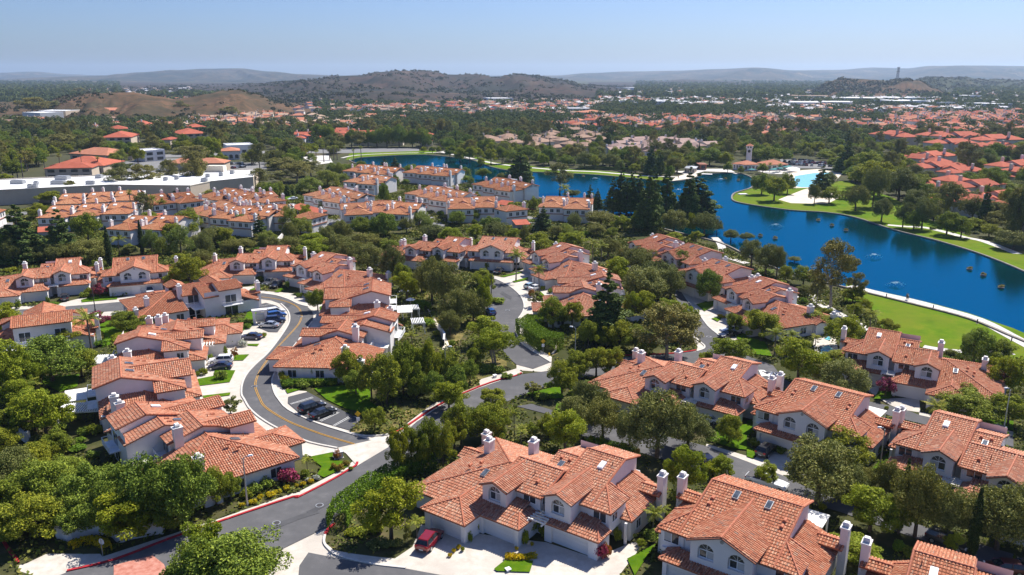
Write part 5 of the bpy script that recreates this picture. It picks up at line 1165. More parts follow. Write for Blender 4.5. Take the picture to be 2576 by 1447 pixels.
# ------------------------------------------------------------------ houses in the distance
def small_house(shape, roofm, wallm):
    "hip / gable / L-shaped houses; returns wall, roof and chimney meshes"
    w, r, c = MB(), MB(), MB(); p = .36
    def hip(x0, x1, y0, y1, ze, g=False):
        w.box(x0+.5, x1-.5, y0+.5, y1-.5, 0, ze-.05); m = (y0+y1)/2; k = (y1-y0)/2; zr = ze+p*k; e = 0 if g else min(k, (x1-x0)/2-.2)
        r.face([(x0,y0,ze),(x1,y0,ze),(x1-e,m,zr),(x0+e,m,zr)]); r.face([(x1,y1,ze),(x0,y1,ze),(x0+e,m,zr),(x1-e,m,zr)])
        if g:
            w.face([(x0+.5,y1-.5,ze),(x0+.5,y0+.5,ze),(x0+.5,m,zr-.2)]); w.face([(x1-.5,y0+.5,ze),(x1-.5,y1-.5,ze),(x1-.5,m,zr-.2)])
            r.face([(x0,y0,ze-.2),(x0,y0,ze),(x0,m,zr),(x0,m,zr-.2)]); r.face([(x0,m,zr-.2),(x0,m,zr),(x0,y1,ze),(x0,y1,ze-.2)]); r.face([(x1,y0,ze),(x1,y0,ze-.2),(x1,m,zr-.2),(x1,m,zr)]); r.face([(x1,m,zr),(x1,m,zr-.2),(x1,y1,ze-.2),(x1,y1,ze)])
        else: r.face([(x0,y1,ze),(x0,y0,ze),(x0+e,m,zr)]); r.face([(x1,y0,ze),(x1,y1,ze),(x1-e,m,zr)])
        r.face([(x0,y0,ze-.22),(x1,y0,ze-.22),(x1,y0,ze),(x0,y0,ze)]); r.face([(x1,y1,ze-.22),(x0,y1,ze-.22),(x0,y1,ze),(x1,y1,ze)])
        r.face([(x0,y1,ze-.22),(x0,y0,ze-.22),(x0,y0,ze),(x0,y1,ze)]); r.face([(x1,y0,ze-.22),(x1,y1,ze-.22),(x1,y1,ze),(x1,y0,ze)])
    def rot(mb, k0):
        mb.v[k0:] = [(-y, x, z) for x, y, z in mb.v[k0:]]
    if shape == 0: hip(-7,7,-5.5,5.5,5.2); a = len(w.v), len(r.v); hip(-8,0,-3,3,3.2,True); rot(w, a[0]); rot(r, a[1]); c.box(4.5,5.5,1,2.2,4,8.3)
    elif shape == 1: hip(-6.5,6.5,-5,5,5.4,True); a = len(w.v), len(r.v); hip(-7,1,-3.2,2.8,4.6,True); rot(w, a[0]); rot(r, a[1]); c.box(-5.5,-4.4,2,3.2,4,8.6)
    elif shape == 2: hip(-13,5,-5,5,3.4); hip(-3,12,-9,2,5.6); a = len(w.v), len(r.v); hip(-11,3,-4,4,4.2,True); rot(w, a[0]); rot(r, a[1]); c.box(6,7.2,-1,.4,5,9)
    elif shape == 3:
        hip(-15,-3,-6,6,5.4); hip(-5,7,-8,4,6.0,True); hip(5,16,-5,6,5.4); a = len(w.v), len(r.v); hip(-10,2,-4,4,5.2,True); rot(w, a[0]); rot(r, a[1]); c.box(-6,-4.8,2,3.2,5,9.5)
    wn = MB()
    for x in (-4, -1, 2.2): wn.box(x, x+1.4, -9.05 if shape == 2 else -5.6, -4.4, 1.0, 2.3)
    return (w.mesh('wall', wallm), r.mesh('roof', roofm), c.mesh('chimney', wallm))
SH = {}
FAR = []
def put_far(shape, roofm, wallm, x, y, th, sc=1.0):
    k = (shape, roofm, wallm)
    if k not in SH: SH[k] = small_house(*k)
    root = empty('distant_house', (x, y, 0), th); root.scale = (sc,)*3
    w, r, c = SH[k]; link('wall', w, root); link('roof', r, root); link('chimney', c, root); FAR.append((root, x, y, roofm, shape)); return root
def inside(P, x, y):
    r = False; n = len(P); j = n-1
    for i in range(n):
        if (P[i][1] > y) != (P[j][1] > y) and x < (P[j][0]-P[i][0])*(y-P[i][1])/(P[j][1]-P[i][1])+P[i][0]: r = not r
        j = i
    return r
ESTATES = []
def estate_grid(win, poly, sx, sy, deg, shapes, roofs, walls, jit=.2, keep=1.0, sc=(.9,1.1), big=[]):
    P = [G(win, *q) for q in poly]; cx = sum(p.x for p in P)/len(P); cy = sum(p.y for p in P)/len(P); c, s = math.cos(R_(deg)), math.sin(R_(deg)); rad = max((p-Vector((cx,cy,0))).length for p in P)
    ESTATES.append(P); out = []
    for i in range(-int(rad/sx)-1, int(rad/sx)+2):
        for j in range(-int(rad/sy)-1, int(rad/sy)+2):
            a = i*sx+random.uniform(-jit,jit)*sx; b = (j+.5*(i % 2))*sy+random.uniform(-jit,jit)*sy; x, y = cx+a*c-b*s, cy+a*s+b*c
            if inside(P, x, y) and random.random() < keep and not inside(lake, x, y): out.append((x, y))
    for x, y in out: put_far(random.choice(shapes), random.choice(roofs), random.choice(walls), x, y, R_(deg)+random.choice((0,0,math.pi/2,math.pi))+random.uniform(-.08,.08), random.uniform(*sc))
    return out
estate_grid('M3', [(1430,1010),(1800,990),(1960,1100),(1960,1220),(2180,1280),(2320,1447),(2000,1500),(1800,1350),(1620,1200),(1480,1110)], 27, 19, 28, [2,3], ['roof_red'], ['stucco','stucco_cream'], .1, .95, (.95,1.1))
estate_grid('M3', [(2180,1050),(2600,1010),(2600,1200),(2260,1180)], 27, 19, 20, [2,3], ['roof_red'], ['stucco','stucco_cream'], .1)
estate_grid('M3', [(880,790),(1260,780),(1850,800),(2412,830),(2412,960),(1900,960),(1560,920),(1420,870),(1000,850)], 46, 34, 12, [3], ['roof_red'], ['stucco_cream','stucco_tan'], .2, .85, (1.15,1.4))
estate_grid('M3', [(930,720),(1100,650),(1300,640),(2412,640),(2700,760),(1900,770),(1400,765)], 21, 21, 20, [0,1], ['roof_salmon','roof_salmon','roof_red'], ['stucco_cream','stucco'], .22, .75)
estate_grid('M2', [(-50,810),(200,790),(380,830),(560,790),(900,720),(1240,780),(1130,830),(1000,900),(800,920),(440,900),(150,870)], 25, 21, 35, [2,0], ['roof_brown'], ['stucco_tan','stucco_cream'], .2, .85, (.95,1.15))
estate_grid('M2', [(1160,960),(1200,900),(1330,830),(1560,815),(1850,840),(2150,870),(1960,930),(1650,960)], 17.5, 15, 25, [0,1], ['roof_mauve'], ['stucco_tan','stucco_grey'], .12, .97, (.95,1.1))
estate_grid('M1', [(0,660),(0,590),(300,560),(700,590),(1300,600),(1650,595),(1300,650),(800,690),(300,700)], 21, 24, 15, [0,1], ['roof_salmon','roof_tan','roof_salmon'], ['stucco_cream','stucco_tan'], .25, .55)
estate_grid('M1', [(420,830),(560,740),(900,740),(1300,770),(1740,770),(1740,840),(1100,845)], 26, 22, 5, [1,3], ['roof_red'], ['stucco_cream','stucco'], .2, .6)

# ------------------------------------------------------------------ trees placed one by one
T('U0', [tuple(x) for x in [('y',60,860,560,130),('b',1150,830,640,125),('b',1300,840,740,90),('p',830,1010,650,125),('r',895,790,640,75),('d',480,1280,890,250),('b',560,980,740,170),('b',740,1240,980,140),('y',110,1440,920,180),('y',270,1420,1010,120),('p',210,1500,1270,150),('b',1570,430,250,110),('b',1730,440,130,130),('r',905,520,390,50),('a',2130,1075,965,30),('y',30,1250,1000,110),('o',1830,330,90,90)]])
T('L0', [('y',420,590,140,190),('b',60,580,330,120),('y',250,420,190,110),('b',480,730,590,70),('d',430,1180,800,230),('d',830,1270,830,200),('d',1120,1290,830,190),('d',1370,1340,760,240),('d',1690,1390,740,230),('y',1180,1450,1040,260),('b',340,1480,1090,250),('b',1960,1200,830,120),('o',110,1080,720,170),('b',270,930,660,160),('d',610,960,760,150),('b',60,1290,950,190),('s',1200,330,150,80),('s',2090,370,200,85),('d',1560,1130,900,150),('b',90,1500,1200,170),('d',820,1400,1100,170),('b',2090,1150,900,90)])
T('L0', [('y',320,520,120,150),('b',520,760,520,110),('y',170,330,40,120),('b',30,760,480,120),('d',700,430,330,40),('b',420,820,600,90)])
T('U1', [('d',1050,1400,1180,100),('d',1600,1430,1180,100),('d',1760,1440,1190,100),('d',1960,1400,1150,100),('d',2080,1300,1080,80),('d',1450,1310,1050,110),('p',1700,1300,1000,75),('p',1850,1260,980,75),('p',1950,1270,990,75),('b',2130,1180,960,80),('o',1900,860,640,90)])
T('A1', [('d',1900,150,50,70),('d',2250,130,50,55),('w',1760,180,20,80),('w',2080,340,220,50),('d',1640,620,470,50)])
T('A2', [('d',450,200,60,75),('d',380,210,90,55),('d',1000,260,110,65),('w',1180,330,200,60),('d',740,560,380,45),('b',1250,520,380,40),('d',520,640,500,45)])
T('A3', [('b',1700,320,180,50),('b',2120,330,200,60),('p',2090,310,200,35),('p',2210,310,190,35),('p',2330,310,200,35),('b',1860,330,230,35)])
T('A4', [('e',2545,1150,460,140),('o',2500,1150,620,120),('e',2420,1120,540,110)])
T('A1', [('d',1960,185,60,60),('b',2050,175,75,60),('b',2200,165,60,60),('d',2330,170,65,55),('b',2450,190,80,60)])
T('B0', [('d',1120,330,-60,200),('d',760,320,20,200),('b',1500,330,30,170),('d',1320,250,-80,160),('d',2120,900,390,330),('y',1840,800,260,190),('d',1750,900,420,200),('d',640,330,40,160)])
T('U1', [('d',705,640,440,80),('s',645,480,360,50),('y',660,210,0,140),('o',1000,300,20,120),('o',1160,290,40,150),('o',1385,410,40,110),('y',1510,540,290,110),('b',1480,460,190,80),('o',1740,560,160,150),('o',1850,620,200,170),('o',1990,780,440,150),('o',2110,750,470,110),('b',2190,420,260,90),('b',985,1300,980,120),('b',1330,1490,1030,160),('b',1190,1440,1060,110),('b',1480,1410,900,130),('b',1590,1360,960,110),('b',1710,1350,900,100),('p',1560,970,830,80),('b',1790,1310,1010,90),('b',1900,1290,1000,100),('y',2230,950,690,150),('g',2290,1120,830,160),('y',1890,1530,1270,130),('b',2290,1530,1340,120),('o',450,160,-30,100),('o',860,170,-40,100),('b',1660,200,60,90),('o',1780,260,130,90),('o',1640,480,300,80),('b',1640,1280,1060,90)])
T('U2', [('y',1250,410,160,120),('o',1160,160,-20,100),('p',325,375,90,95),('p',535,470,220,75),('s',510,605,450,60),('p',1020,210,-10,60),('p',1095,200,20,70),('b',560,130,-10,100),('o',1430,330,60,150),('o',1600,470,180,160),('o',1490,580,250,210),('o',1720,540,260,140),('o',1580,190,30,100),('d',1825,330,95,108),('d',2070,560,270,120),('b',660,810,500,130),('b',830,810,540,100),('c',1150,900,350,150),('y',1360,740,470,65),('y',1490,720,470,110),('y',1700,730,540,130),('e',1690,1075,590,250),('y',1860,900,560,100),('b',980,990,700,90),('p',860,970,860,50),('p',950,980,870,50),('b',1250,990,730,140),('b',1110,970,800,100),('b',740,1400,1080,130),('b',880,1270,1000,130),('b',1050,1240,950,140),('b',1170,1240,960,100),('p',1240,1180,980,60),('y',40,720,300,70),('g',140,1110,810,200),('b',2300,850,650,90),('y',2250,1110,880,150),('y',2050,1110,1010,60),('b',80,490,290,70),('o',20,660,500,70),('s',470,1410,1280,80),('b',1400,1010,780,120),('b',1500,1060,860,90),('e',1800,1060,680,160),('b',700,120,10,90),('y',860,170,60,80),('o',1330,230,60,80)])
T('U3', [('o',40,240,0,110),('o',170,320,50,120),('o',270,330,60,75),('e',760,610,10,170),('b',350,370,230,65),('b',510,410,230,100),('o',520,510,410,60),('e',630,590,350,70),('b',960,570,430,100),('y',970,700,570,65),('b',1060,690,530,70),('p',1110,840,630,95),('b',1270,850,710,75),('y',560,810,640,160),('b',130,920,620,170),('p',250,1050,800,100),('p',400,1020,820,95),('y',460,1290,890,190),('y',870,970,680,140),('b',850,1170,1000,160),('o',870,1420,1100,210),('o',690,1310,1130,110),('r',1245,1420,1235,85),('d',2050,1130,810,125),('b',2250,1110,890,125),('y',2330,1400,1030,140),('b',1990,1510,1310,170),('s',1840,1030,990,40),('p',620,960,860,60),('o',1460,940,870,60),('o',430,200,150,60),('e',980,560,300,70),('b',690,760,600,80),('b',60,800,640,110)])
T('L2', [('y',770,480,90,180),('p',310,330,70,80),('p',370,400,240,80),('b',110,350,0,150),('b',460,350,200,70),('o',860,250,-20,170),('o',1110,350,0,170),('o',1350,450,110,140),('o',1600,520,-60,280),('o',1880,440,80,200),('y',1840,890,390,160),('y',2180,700,490,100),('b',2250,390,130,115),('p',1560,1210,980,100),('p',1640,1090,950,80),('b',620,330,120,90),('b',30,300,20,110),('o',1000,180,-160,150)])
T('L1', [('y',1370,1260,740,250),('b',1430,670,240,95),('b',1550,610,200,100),('b',1700,590,150,120),('b',1840,620,200,105),('b',2000,420,0,150),('b',2190,380,50,150),('p',1600,1250,1070,90),('s',1520,1310,1120,40),('b',1220,280,60,95),('p',610,650,520,60),('b',1940,470,100,110),('b',2320,430,100,110),('b',1640,640,330,90)])
T('L3', [('o',640,930,380,310),('b',900,620,280,210),('y',170,770,570,95),('y',1110,1190,790,210),('y',1370,1210,860,120),('o',1520,1240,620,200),('o',1790,1240,800,190),('o',2260,1360,800,250),('x',1390,1140,530,45),('x',2030,1400,800,58),('p',1680,220,10,105),('b',2000,190,-60,200),('y',990,1460,1250,180),('o',1050,840,620,120),('y',1860,1390,1200,65),('o',2400,1250,780,160),('o',1250,900,560,120),('o',940,880,600,140),('b',2360,230,-60,130)])
T('A0', [('c',270,920,300,150),('d',40,920,540,110),('c',760,880,330,110),('d',1070,660,310,140),('o',1100,920,640,210),('o',870,890,690,120),('x',1330,960,480,48),('x',1720,810,400,40),('p',1450,840,590,95),('f',1600,370,35,45),('p',1870,390,100,65),('p',1970,370,150,55),('p',2120,320,200,50),('p',2260,330,210,55),('w',1840,810,500,110),('w',2190,810,460,150),('w',1970,840,600,75),('b',2270,580,290,190),('b',620,210,40,115),('b',480,380,200,105),('e',870,140,-10,75),('e',1230,140,-20,90),('c',2160,160,10,55),('o',2490,920,560,110),('e',1740,400,70,110),('b',2220,990,790,120),('b',2340,1100,850,140),('o',640,920,700,120),('o',1250,880,700,90),('o',150,960,620,100),('o',430,930,720,110),('o',1560,830,720,90),('y',1560,810,690,60),('w',1930,770,650,90),('b',2080,700,420,110),('b',1180,1010,880,60),('b',90,200,120,70),('b',20,830,510,80),('b',2470,450,320,90),('w',2480,760,600,80)])
T('A1', [('w',1240,870,540,120),('w',680,890,640,150),('w',1380,920,680,160),('o',350,1040,800,160),('o',200,1060,880,130),('c',890,960,690,70),('o',930,1010,880,100),('y',1530,1130,880,180),('d',2130,930,690,140),('d',2400,930,640,150),('o',1700,1080,800,110),('o',1880,1010,730,110),('o',2200,1090,900,180),('b',2480,1120,960,120),('o',700,1110,950,140),('o',1260,1000,760,90),('w',50,860,560,100),('b',160,830,620,100),('o',1040,1100,930,90),('b',470,1050,800,110),('o',1900,1120,930,130),('o',560,1120,960,120),('d',2010,480,440,20),('b',750,520,410,60),('p',1930,480,360,50),('d',2380,540,290,60),('d',2180,600,480,60),('d',2440,620,400,40),('w',1480,400,190,170),('w',1700,330,110,150),('w',1900,290,150,80),('w',1850,210,20,90),('w',1120,440,250,90),('d',1020,460,270,90),('w',920,350,260,80),('c',1220,440,300,35),('c',1280,430,340,30),('e',880,330,100,120),('e',1130,290,140,120),('e',1330,260,20,170),('e',100,340,0,120),('e',560,300,140,70),('e',1500,200,10,140),('e',1180,180,-30,160),('b',170,440,330,110),('b',430,370,250,90),('d',1990,130,50,60),('d',2110,100,10,60),('c',2390,110,0,45),('c',2520,160,-10,55),('p',2200,310,170,55),('d',2510,330,190,55)])
T('A2', [('d',130,960,640,140),('w',560,780,600,150),('w',640,820,680,80),('o',400,880,700,90),('o',740,940,780,150),('y',930,1010,800,140),('y',1230,960,780,100),('d',1010,790,620,110),('d',1210,740,590,80),('d',1400,840,680,110),('o',1480,960,740,160),('y',1700,990,830,90),('o',1820,1040,800,60),('b',1990,1090,860,120),('c',2050,850,590,80),('b',1930,640,440,60),('b',1650,610,500,55),('p',2100,580,460,60),('p',2150,590,480,50),('p',2310,530,300,95),('e',2250,400,30,155),('c',1770,300,-80,110),('c',1830,300,0,80),('w',1110,230,80,80),('d',1320,210,100,80),('o',1550,300,160,80),('d',1080,270,180,90),('d',1160,620,450,50),('d',130,490,280,60),('d',260,360,180,50),('d',390,300,230,45),('o',2210,960,800,90),('y',2390,1060,860,160),('d',2480,700,530,80),('o',2420,850,640,100),('o',2400,460,360,90),('c',380,800,650,30),('p',380,1100,960,90),('b',100,1090,950,110),('b',1290,1080,950,90),('b',1600,900,780,70),('b',1130,1060,930,90),('d',480,150,50,60)])
T('A3', [('c',320,800,420,75),('c',410,790,300,65),('c',480,810,420,85),('c',535,790,310,50),('c',620,800,370,75),('c',740,1020,370,115),('c',800,960,340,85),('c',950,900,320,95),('c',1220,900,330,100),('c',1330,860,390,180),('c',130,770,540,60),('c',40,730,490,55),('o',1050,1060,770,170),('b',1265,1060,800,60),('o',1420,1070,790,150),('o',1570,1050,880,65),('o',1740,1140,1000,90),('o',1930,1140,1040,75),('o',170,960,780,190),('y',430,1010,820,100),('y',600,1010,760,75),('y',1060,1160,1040,110),('y',1320,1150,1020,75),('d',2110,580,320,110),('b',2260,660,350,140),('b',2420,570,310,100),('c',770,340,20,60),('c',880,350,60,50),('d',1000,370,230,60),('d',1480,230,20,130),('b',1680,240,60,80),('d',2180,200,0,150),('d',2380,190,20,90),('x',1440,100,20,12),('b',80,270,100,80),('b',330,250,110,90),('b',540,250,100,90),('b',700,260,110,60),('b',1080,260,110,80),('b',1230,250,110,70),('o',120,1080,930,120),('b',300,1100,970,80)])
T('A4', [('o',40,695,460,70),('c',130,520,270,80),('o',210,500,310,90),('b',220,690,480,130),('c',420,310,-20,90),('o',540,780,480,140),('o',750,730,250,130),('b',820,600,150,200),('o',1060,650,250,190),('o',850,910,620,120),('o',1110,980,680,90),('o',1340,1000,620,130),('b',620,500,200,170),('b',980,400,60,160),('b',700,350,60,170),('b',1200,190,0,100),('o',1260,800,520,140),('b',1640,1070,780,130),('b',1810,1100,850,110),('b',1930,1010,850,100),('p',1380,570,360,60),('p',1650,730,560,90),('p',1800,770,640,60),('y',1910,470,390,70),('b',2300,570,400,140),('b',2090,410,240,105),('d',1960,280,120,110),('e',2480,1140,490,150),('b',2350,710,560,75),('b',480,330,120,90),('b',1250,330,190,90),('o',1480,900,700,100),('b',1380,800,600,100),('b',2150,1100,930,110),('b',2050,1000,880,80),('e',2400,980,600,110),('b',2250,930,800,70),('p',2160,750,660,45),('d',1240,1010,760,90)])
T('M0', [('e',1080,1270,1030,100),('e',1310,1250,1000,115),('e',1540,1210,960,85),('e',1780,1210,880,105),('b',460,1335,1230,85),('e',650,1310,1150,60),('f',210,1135,905,28),('f',60,1095,950,26),('f',160,1130,950,28),('f',555,1080,905,26),('f',750,1085,855,16),('f',895,1075,930,26),('f',1115,1065,935,22),('f',415,1115,955,24),('y',1250,1000,840,55),('b',330,1010,850,100),('e',560,880,730,100),('b',120,1130,960,70),('y',870,1050,960,70),('b',960,1060,980,50),('b',1040,990,900,50),('c',870,900,770,50),('b',980,880,790,80),('b',1120,870,810,60),('e',1750,1010,830,130),('y',1930,960,740,70),('b',2280,1010,870,70),('e',1640,560,430,50),('e',1700,565,460,60),('e',300,560,400,110),('e',450,540,430,110),('e',620,530,450,90),('e',720,390,310,50),('e',790,390,330,30),('e',2080,590,480,70),('y',40,1180,1090,60),('b',1680,900,790,60),('b',1830,900,740,60)])
T('M1', [('d',1010,850,690,65),('d',1080,850,700,60),('d',1160,850,690,70),('d',1240,850,690,65),('d',1330,850,650,75),('d',1440,850,650,70),('d',1560,850,690,60),('d',1650,850,680,75),('d',800,830,640,70),('d',720,810,640,75),('f',1030,985,865,22),('f',1100,990,835,26),('f',620,965,850,25),('f',690,965,880,25),('f',760,985,830,25),('f',810,965,840,25),('f',850,965,830,25),('f',880,965,830,25),('f',650,965,860,22),('f',310,920,800,22),('y',2180,1025,940,35),('b',1900,950,830,50),('b',1990,980,850,60),('b',2080,990,830,60),('b',2150,960,850,50),('b',2270,1010,850,70),('b',2370,1000,830,60),('b',2020,920,810,50),('b',1660,900,840,30),('b',1740,905,840,30),('b',1800,905,840,25),('b',120,1000,860,60),('e',450,1000,790,90),('e',540,980,840,60)])

S('L1', [('f',20,965,.7,25),('f',115,940,.8,38),('f',190,900,.8,32),('f',270,880,.9,48),('f',340,850,.8,35),('f',430,815,.8,38),('f',510,790,.7,22),('f',570,780,.8,28),('f',640,750,.8,28),('w',690,725,.9,38),('w',620,740,.7,30),('p',440,740,2.6,105),('h',390,730,.9,40),('r',910,640,1.2,45),('r',850,630,1.1,35),('r',960,600,1.0,40),('a',880,530,1.6,40),('d',240,790,1.6,70),('d',130,840,1.7,70),('g',60,880,1.6,60),('h',1110,160,2.2,60),('g',1000,640,.8,25),('g',580,690,1.2,50),('f',1980,1350,.7,25),('f',1930,1380,.7,22),('f',1900,1420,.7,20),('g',2010,1370,.8,22),('g',2130,1200,2.2,40),('d',2080,1280,1.5,25),('g',1230,1180,1.6,90),('g',1080,1230,1.2,90),('o',1250,1330,1.0,100),('o',1400,1320,1.1,80),('y',1000,1220,.9,60)])
S('L0', [('g',470,620,1.5,50),('d',540,520,1.4,60),('h',700,700,1.0,70),('d',760,560,1.6,50),('o',620,660,1.2,60),('g',860,560,2.2,60),('g',580,730,1.6,60),('h',720,620,.8,50),('d',840,760,1.2,60),('o',330,640,1.6,60),('d',1000,420,1.8,40)])
S('L2', [('y',410,1310,2.4,35),('f',330,1360,.7,16),('f',470,1320,.7,16),('g',500,1200,2.2,80),('g',580,1240,1.6,50),('p',1090,1440,2.5,70),('a',1140,1420,2.0,50),('d',1100,400,1.6,38),('d',1300,455,1.6,45),('d',1000,385,1.4,25),('g',1240,1290,2.6,38),('d',1560,1260,1.2,90),('g',1720,1060,1.2,60),('d',1780,900,2.0,60),('y',2090,830,1.5,50),('g',1450,1330,1.3,50),('r',1420,490,1.3,30)])
S('L3', [('g',75,420,1.6,45),('p',110,200,3.4,60),('y',1320,340,1.2,60),('g',1390,340,1.1,50),('d',1330,270,2.6,22),('d',1360,270,2.8,22),('y',1260,90,.9,20),('g',300,470,1.2,70),('y',1180,480,2.0,60),('h',1370,1360,1.4,60),('g',1480,1400,1.2,80),('d',1600,1420,1.0,60),('y',680,990,1.0,35),('g',1330,580,.9,25),('h',2280,330,1.2,70),('d',1350,640,1.4,60)])
S('U0', [('d',1995,1260,2.0,60),('g',810,500,2.4,42),('d',765,520,1.6,40),('d',990,480,1.6,40),('h',490,600,1.3,50),('d',170,620,2.6,28),('d',435,570,2.0,18),('y',1090,920,1.6,70),('y',2300,870,1.2,40),('y',2370,880,1.2,45),('h',2240,800,1.3,40),('d',1030,500,1.5,45),('d',1280,480,2.0,25),('g',1840,1220,1.6,40),('d',1790,1230,1.2,30),('g',1715,1230,1.3,22),('y',1865,1210,.9,18),('w',2200,960,1.6,45),('d',1900,1080,1.4,30),('d',2040,1040,2.4,22),('d',2100,940,3.4,60),('d',2250,760,1.4,45),('h',910,960,1.5,60),('d',330,1150,1.5,80)])
S('U1', [('d',540,520,1.6,32),('h',90,540,1.4,35),('d',30,760,1.6,60),('g',410,1300,2.0,45),('g',390,1270,2.4,40),('h',440,1330,1.5,55),('d',570,1330,1.5,75),('d',700,1320,1.4,55),('y',840,1315,1.3,45),('g',655,1270,3.4,16),('g',755,1270,3.4,16),('f',1000,1300,1.0,55),('h',430,440,2.6,20),('h',1610,620,2.0,80),('g',1680,740,1.2,60),('h',1690,760,1.3,90),('g',1730,800,1.3,40),('g',1780,870,1.5,40),('d',1920,960,1.6,35),('d',2320,570,1.6,80),('g',170,380,2.0,45),('p',540,960,1.6,28),('d',2280,1180,1.5,60),('d',2160,1180,2.0,70),('d',2360,1200,1.4,50)])
S('U2', [('d',70,270,3.2,30),('g',130,570,1.6,35),('d',90,560,1.3,35),('a',470,515,2.2,40),('d',570,455,1.6,25),('d',640,480,1.5,40),('f',2185,700,.8,40),('d',860,1420,1.4,80),('f',960,1390,.7,40),('d',950,1330,1.6,60),('f',1040,1270,.8,30),('g',1040,1290,1.4,30),('h',1290,200,1.8,40),('d',560,1440,1.4,80),('d',250,1250,1.2,60),('h',620,1330,1.0,50),('y',1070,690,2.2,50),('d',40,1190,1.6,80),('d',160,1200,1.6,60),('g',780,800,1.2,60)])
S('U3', [('d',1480,930,1.6,50),('o',1850,1040,1.4,50),('h',1790,1090,1.1,45),('h',1990,1140,.9,60),('d',1930,1090,1.3,25),('h',2080,1130,1.0,60),('o',560,480,2.0,50),('y',370,470,1.2,30),('h',430,600,1.4,50),('h',510,570,1.6,40),('d',1330,1390,1.4,20),('d',1600,1430,1.8,30),('d',270,1350,2.2,50),('d',480,690,1.2,60),('d',180,300,1.4,80),('g',300,400,1.4,60),('o',480,470,1.8,45)])
S('A2', [('h',1560,720,1.5,40),('g',1640,750,1.5,40),('d',700,640,1.5,40),('w',1960,860,1.2,35)]); S('A1', [('g',210,850,1.6,45),('h',600,1100,1.2,70),('h',850,1100,1.4,60)]); S('A4', [('o',2110,1120,1.2,60),('o',1980,1050,1.2,50),('d',1480,1000,1.5,40),('g',1780,960,1.2,60)])
def H(win, pts, w, h, mat, label): hedge(GL(win, pts), w, h, mat, label, len(PLANTS))
H('L1', [(880,1170),(940,1030),(1080,930),(1240,800)], 2.6, 2.4, 'leaf_hedge', 'thick green hedge along the right side of the main road below the golden tree'); H('L1', [(1270,780),(1400,700),(1560,640),(1760,600)], 3.0, 1.8, 'leaf_hedge', 'dark green hedge climbing from the road to the front triplex roof')
H('U2', [(400,760),(480,770),(580,770)], 3.4, 2.0, 'leaf_hedge', 'broad low hedge at the upper end of the bend island'); H('U2', [(400,830),(440,890),(520,940),(620,1010),(680,960)], 4.0, 3.2, 'leaf_hedge', 'tall clipped hedge curving along the middle street junction')
H('B1', [(1910,1180),(2050,1210),(2250,1205),(2412,1150)], .7, .5, 'flower_yellow', 'curved yellow flowering hedge around the lawn in front of the second garage'); H('L2', [(230,1425),(400,1440),(510,1420)], .7, .5, 'flower_yellow', 'yellow flowering hedge strip between the two right driveways')
H('L2', [(980,375),(1100,410),(1250,440),(1400,490)], 1.6, .7, 'leaf_hedge', 'low hedge along the road under the grey oaks'); H('L2', [(2060,740),(2190,690)], 2.4, 2.2, 'leaf_yellow', 'clipped yellow-green hedge behind the bottom duplex chimney')
H('B0', [(620,490),(700,450),(820,435),(930,470),(945,520)], 1.0, .8, 'flower_yellow', 'curved yellow hedge before the entrance wall'); H('U1', [(380,1310),(490,1315),(640,1310),(750,1312),(880,1310)], 1.3, 1.1, 'leaf_hedge', 'low clipped hedge under the windows of the hipped triplex'); H('U0', [(1040,920),(1120,880),(1160,840)], 1.8, 1.2, 'leaf_yellow', 'yellow-green hedge behind the end-on roofs at left'); H('A3', [(-100,262),(200,275),(560,290),(760,300)], 3, 1.5, 'leaf_dark', 'long dark hedge behind the far shore lawn')
H('U1', [(1540,610),(1620,600),(1700,640)], 2, 1.6, 'leaf_hedge', 'hedge at the top of the slope behind the white pergolas')

for q, w_ in (('L1', (330,1120)), ('U1', (545,700)), ('U2', (250,640)), ('U2', (2070,880)), ('L1', (720,960)), ('U1', (130,1330))):
    p = G(q, *w_); root = empty('manhole', (p.x, p.y, .11)); b = MB(); b.prism([(.42*math.cos(i*math.pi/8), .42*math.sin(i*math.pi/8)) for i in range(16)], 0, .04); b.build('cover', 'dark_metal', root); k = MB(); k.prism([(.55*math.cos(i*math.pi/8), .55*math.sin(i*math.pi/8)) for i in range(16)], 0, .03); k.build('frame', 'grey_metal', root)
    tag(root, {('L1',330):'round manhole cover in the main road at lower left',('U1',545):'round manhole cover in the outside of the street bend',('U2',250):'round manhole cover in the middle street',('U2',2070):'round manhole cover low in the right-hand street',('L1',720):'round manhole cover in the main road near the red kerb',('U1',130):'round manhole cover in the lower half of the curved street'}[(q, w_[0])], 'manhole')
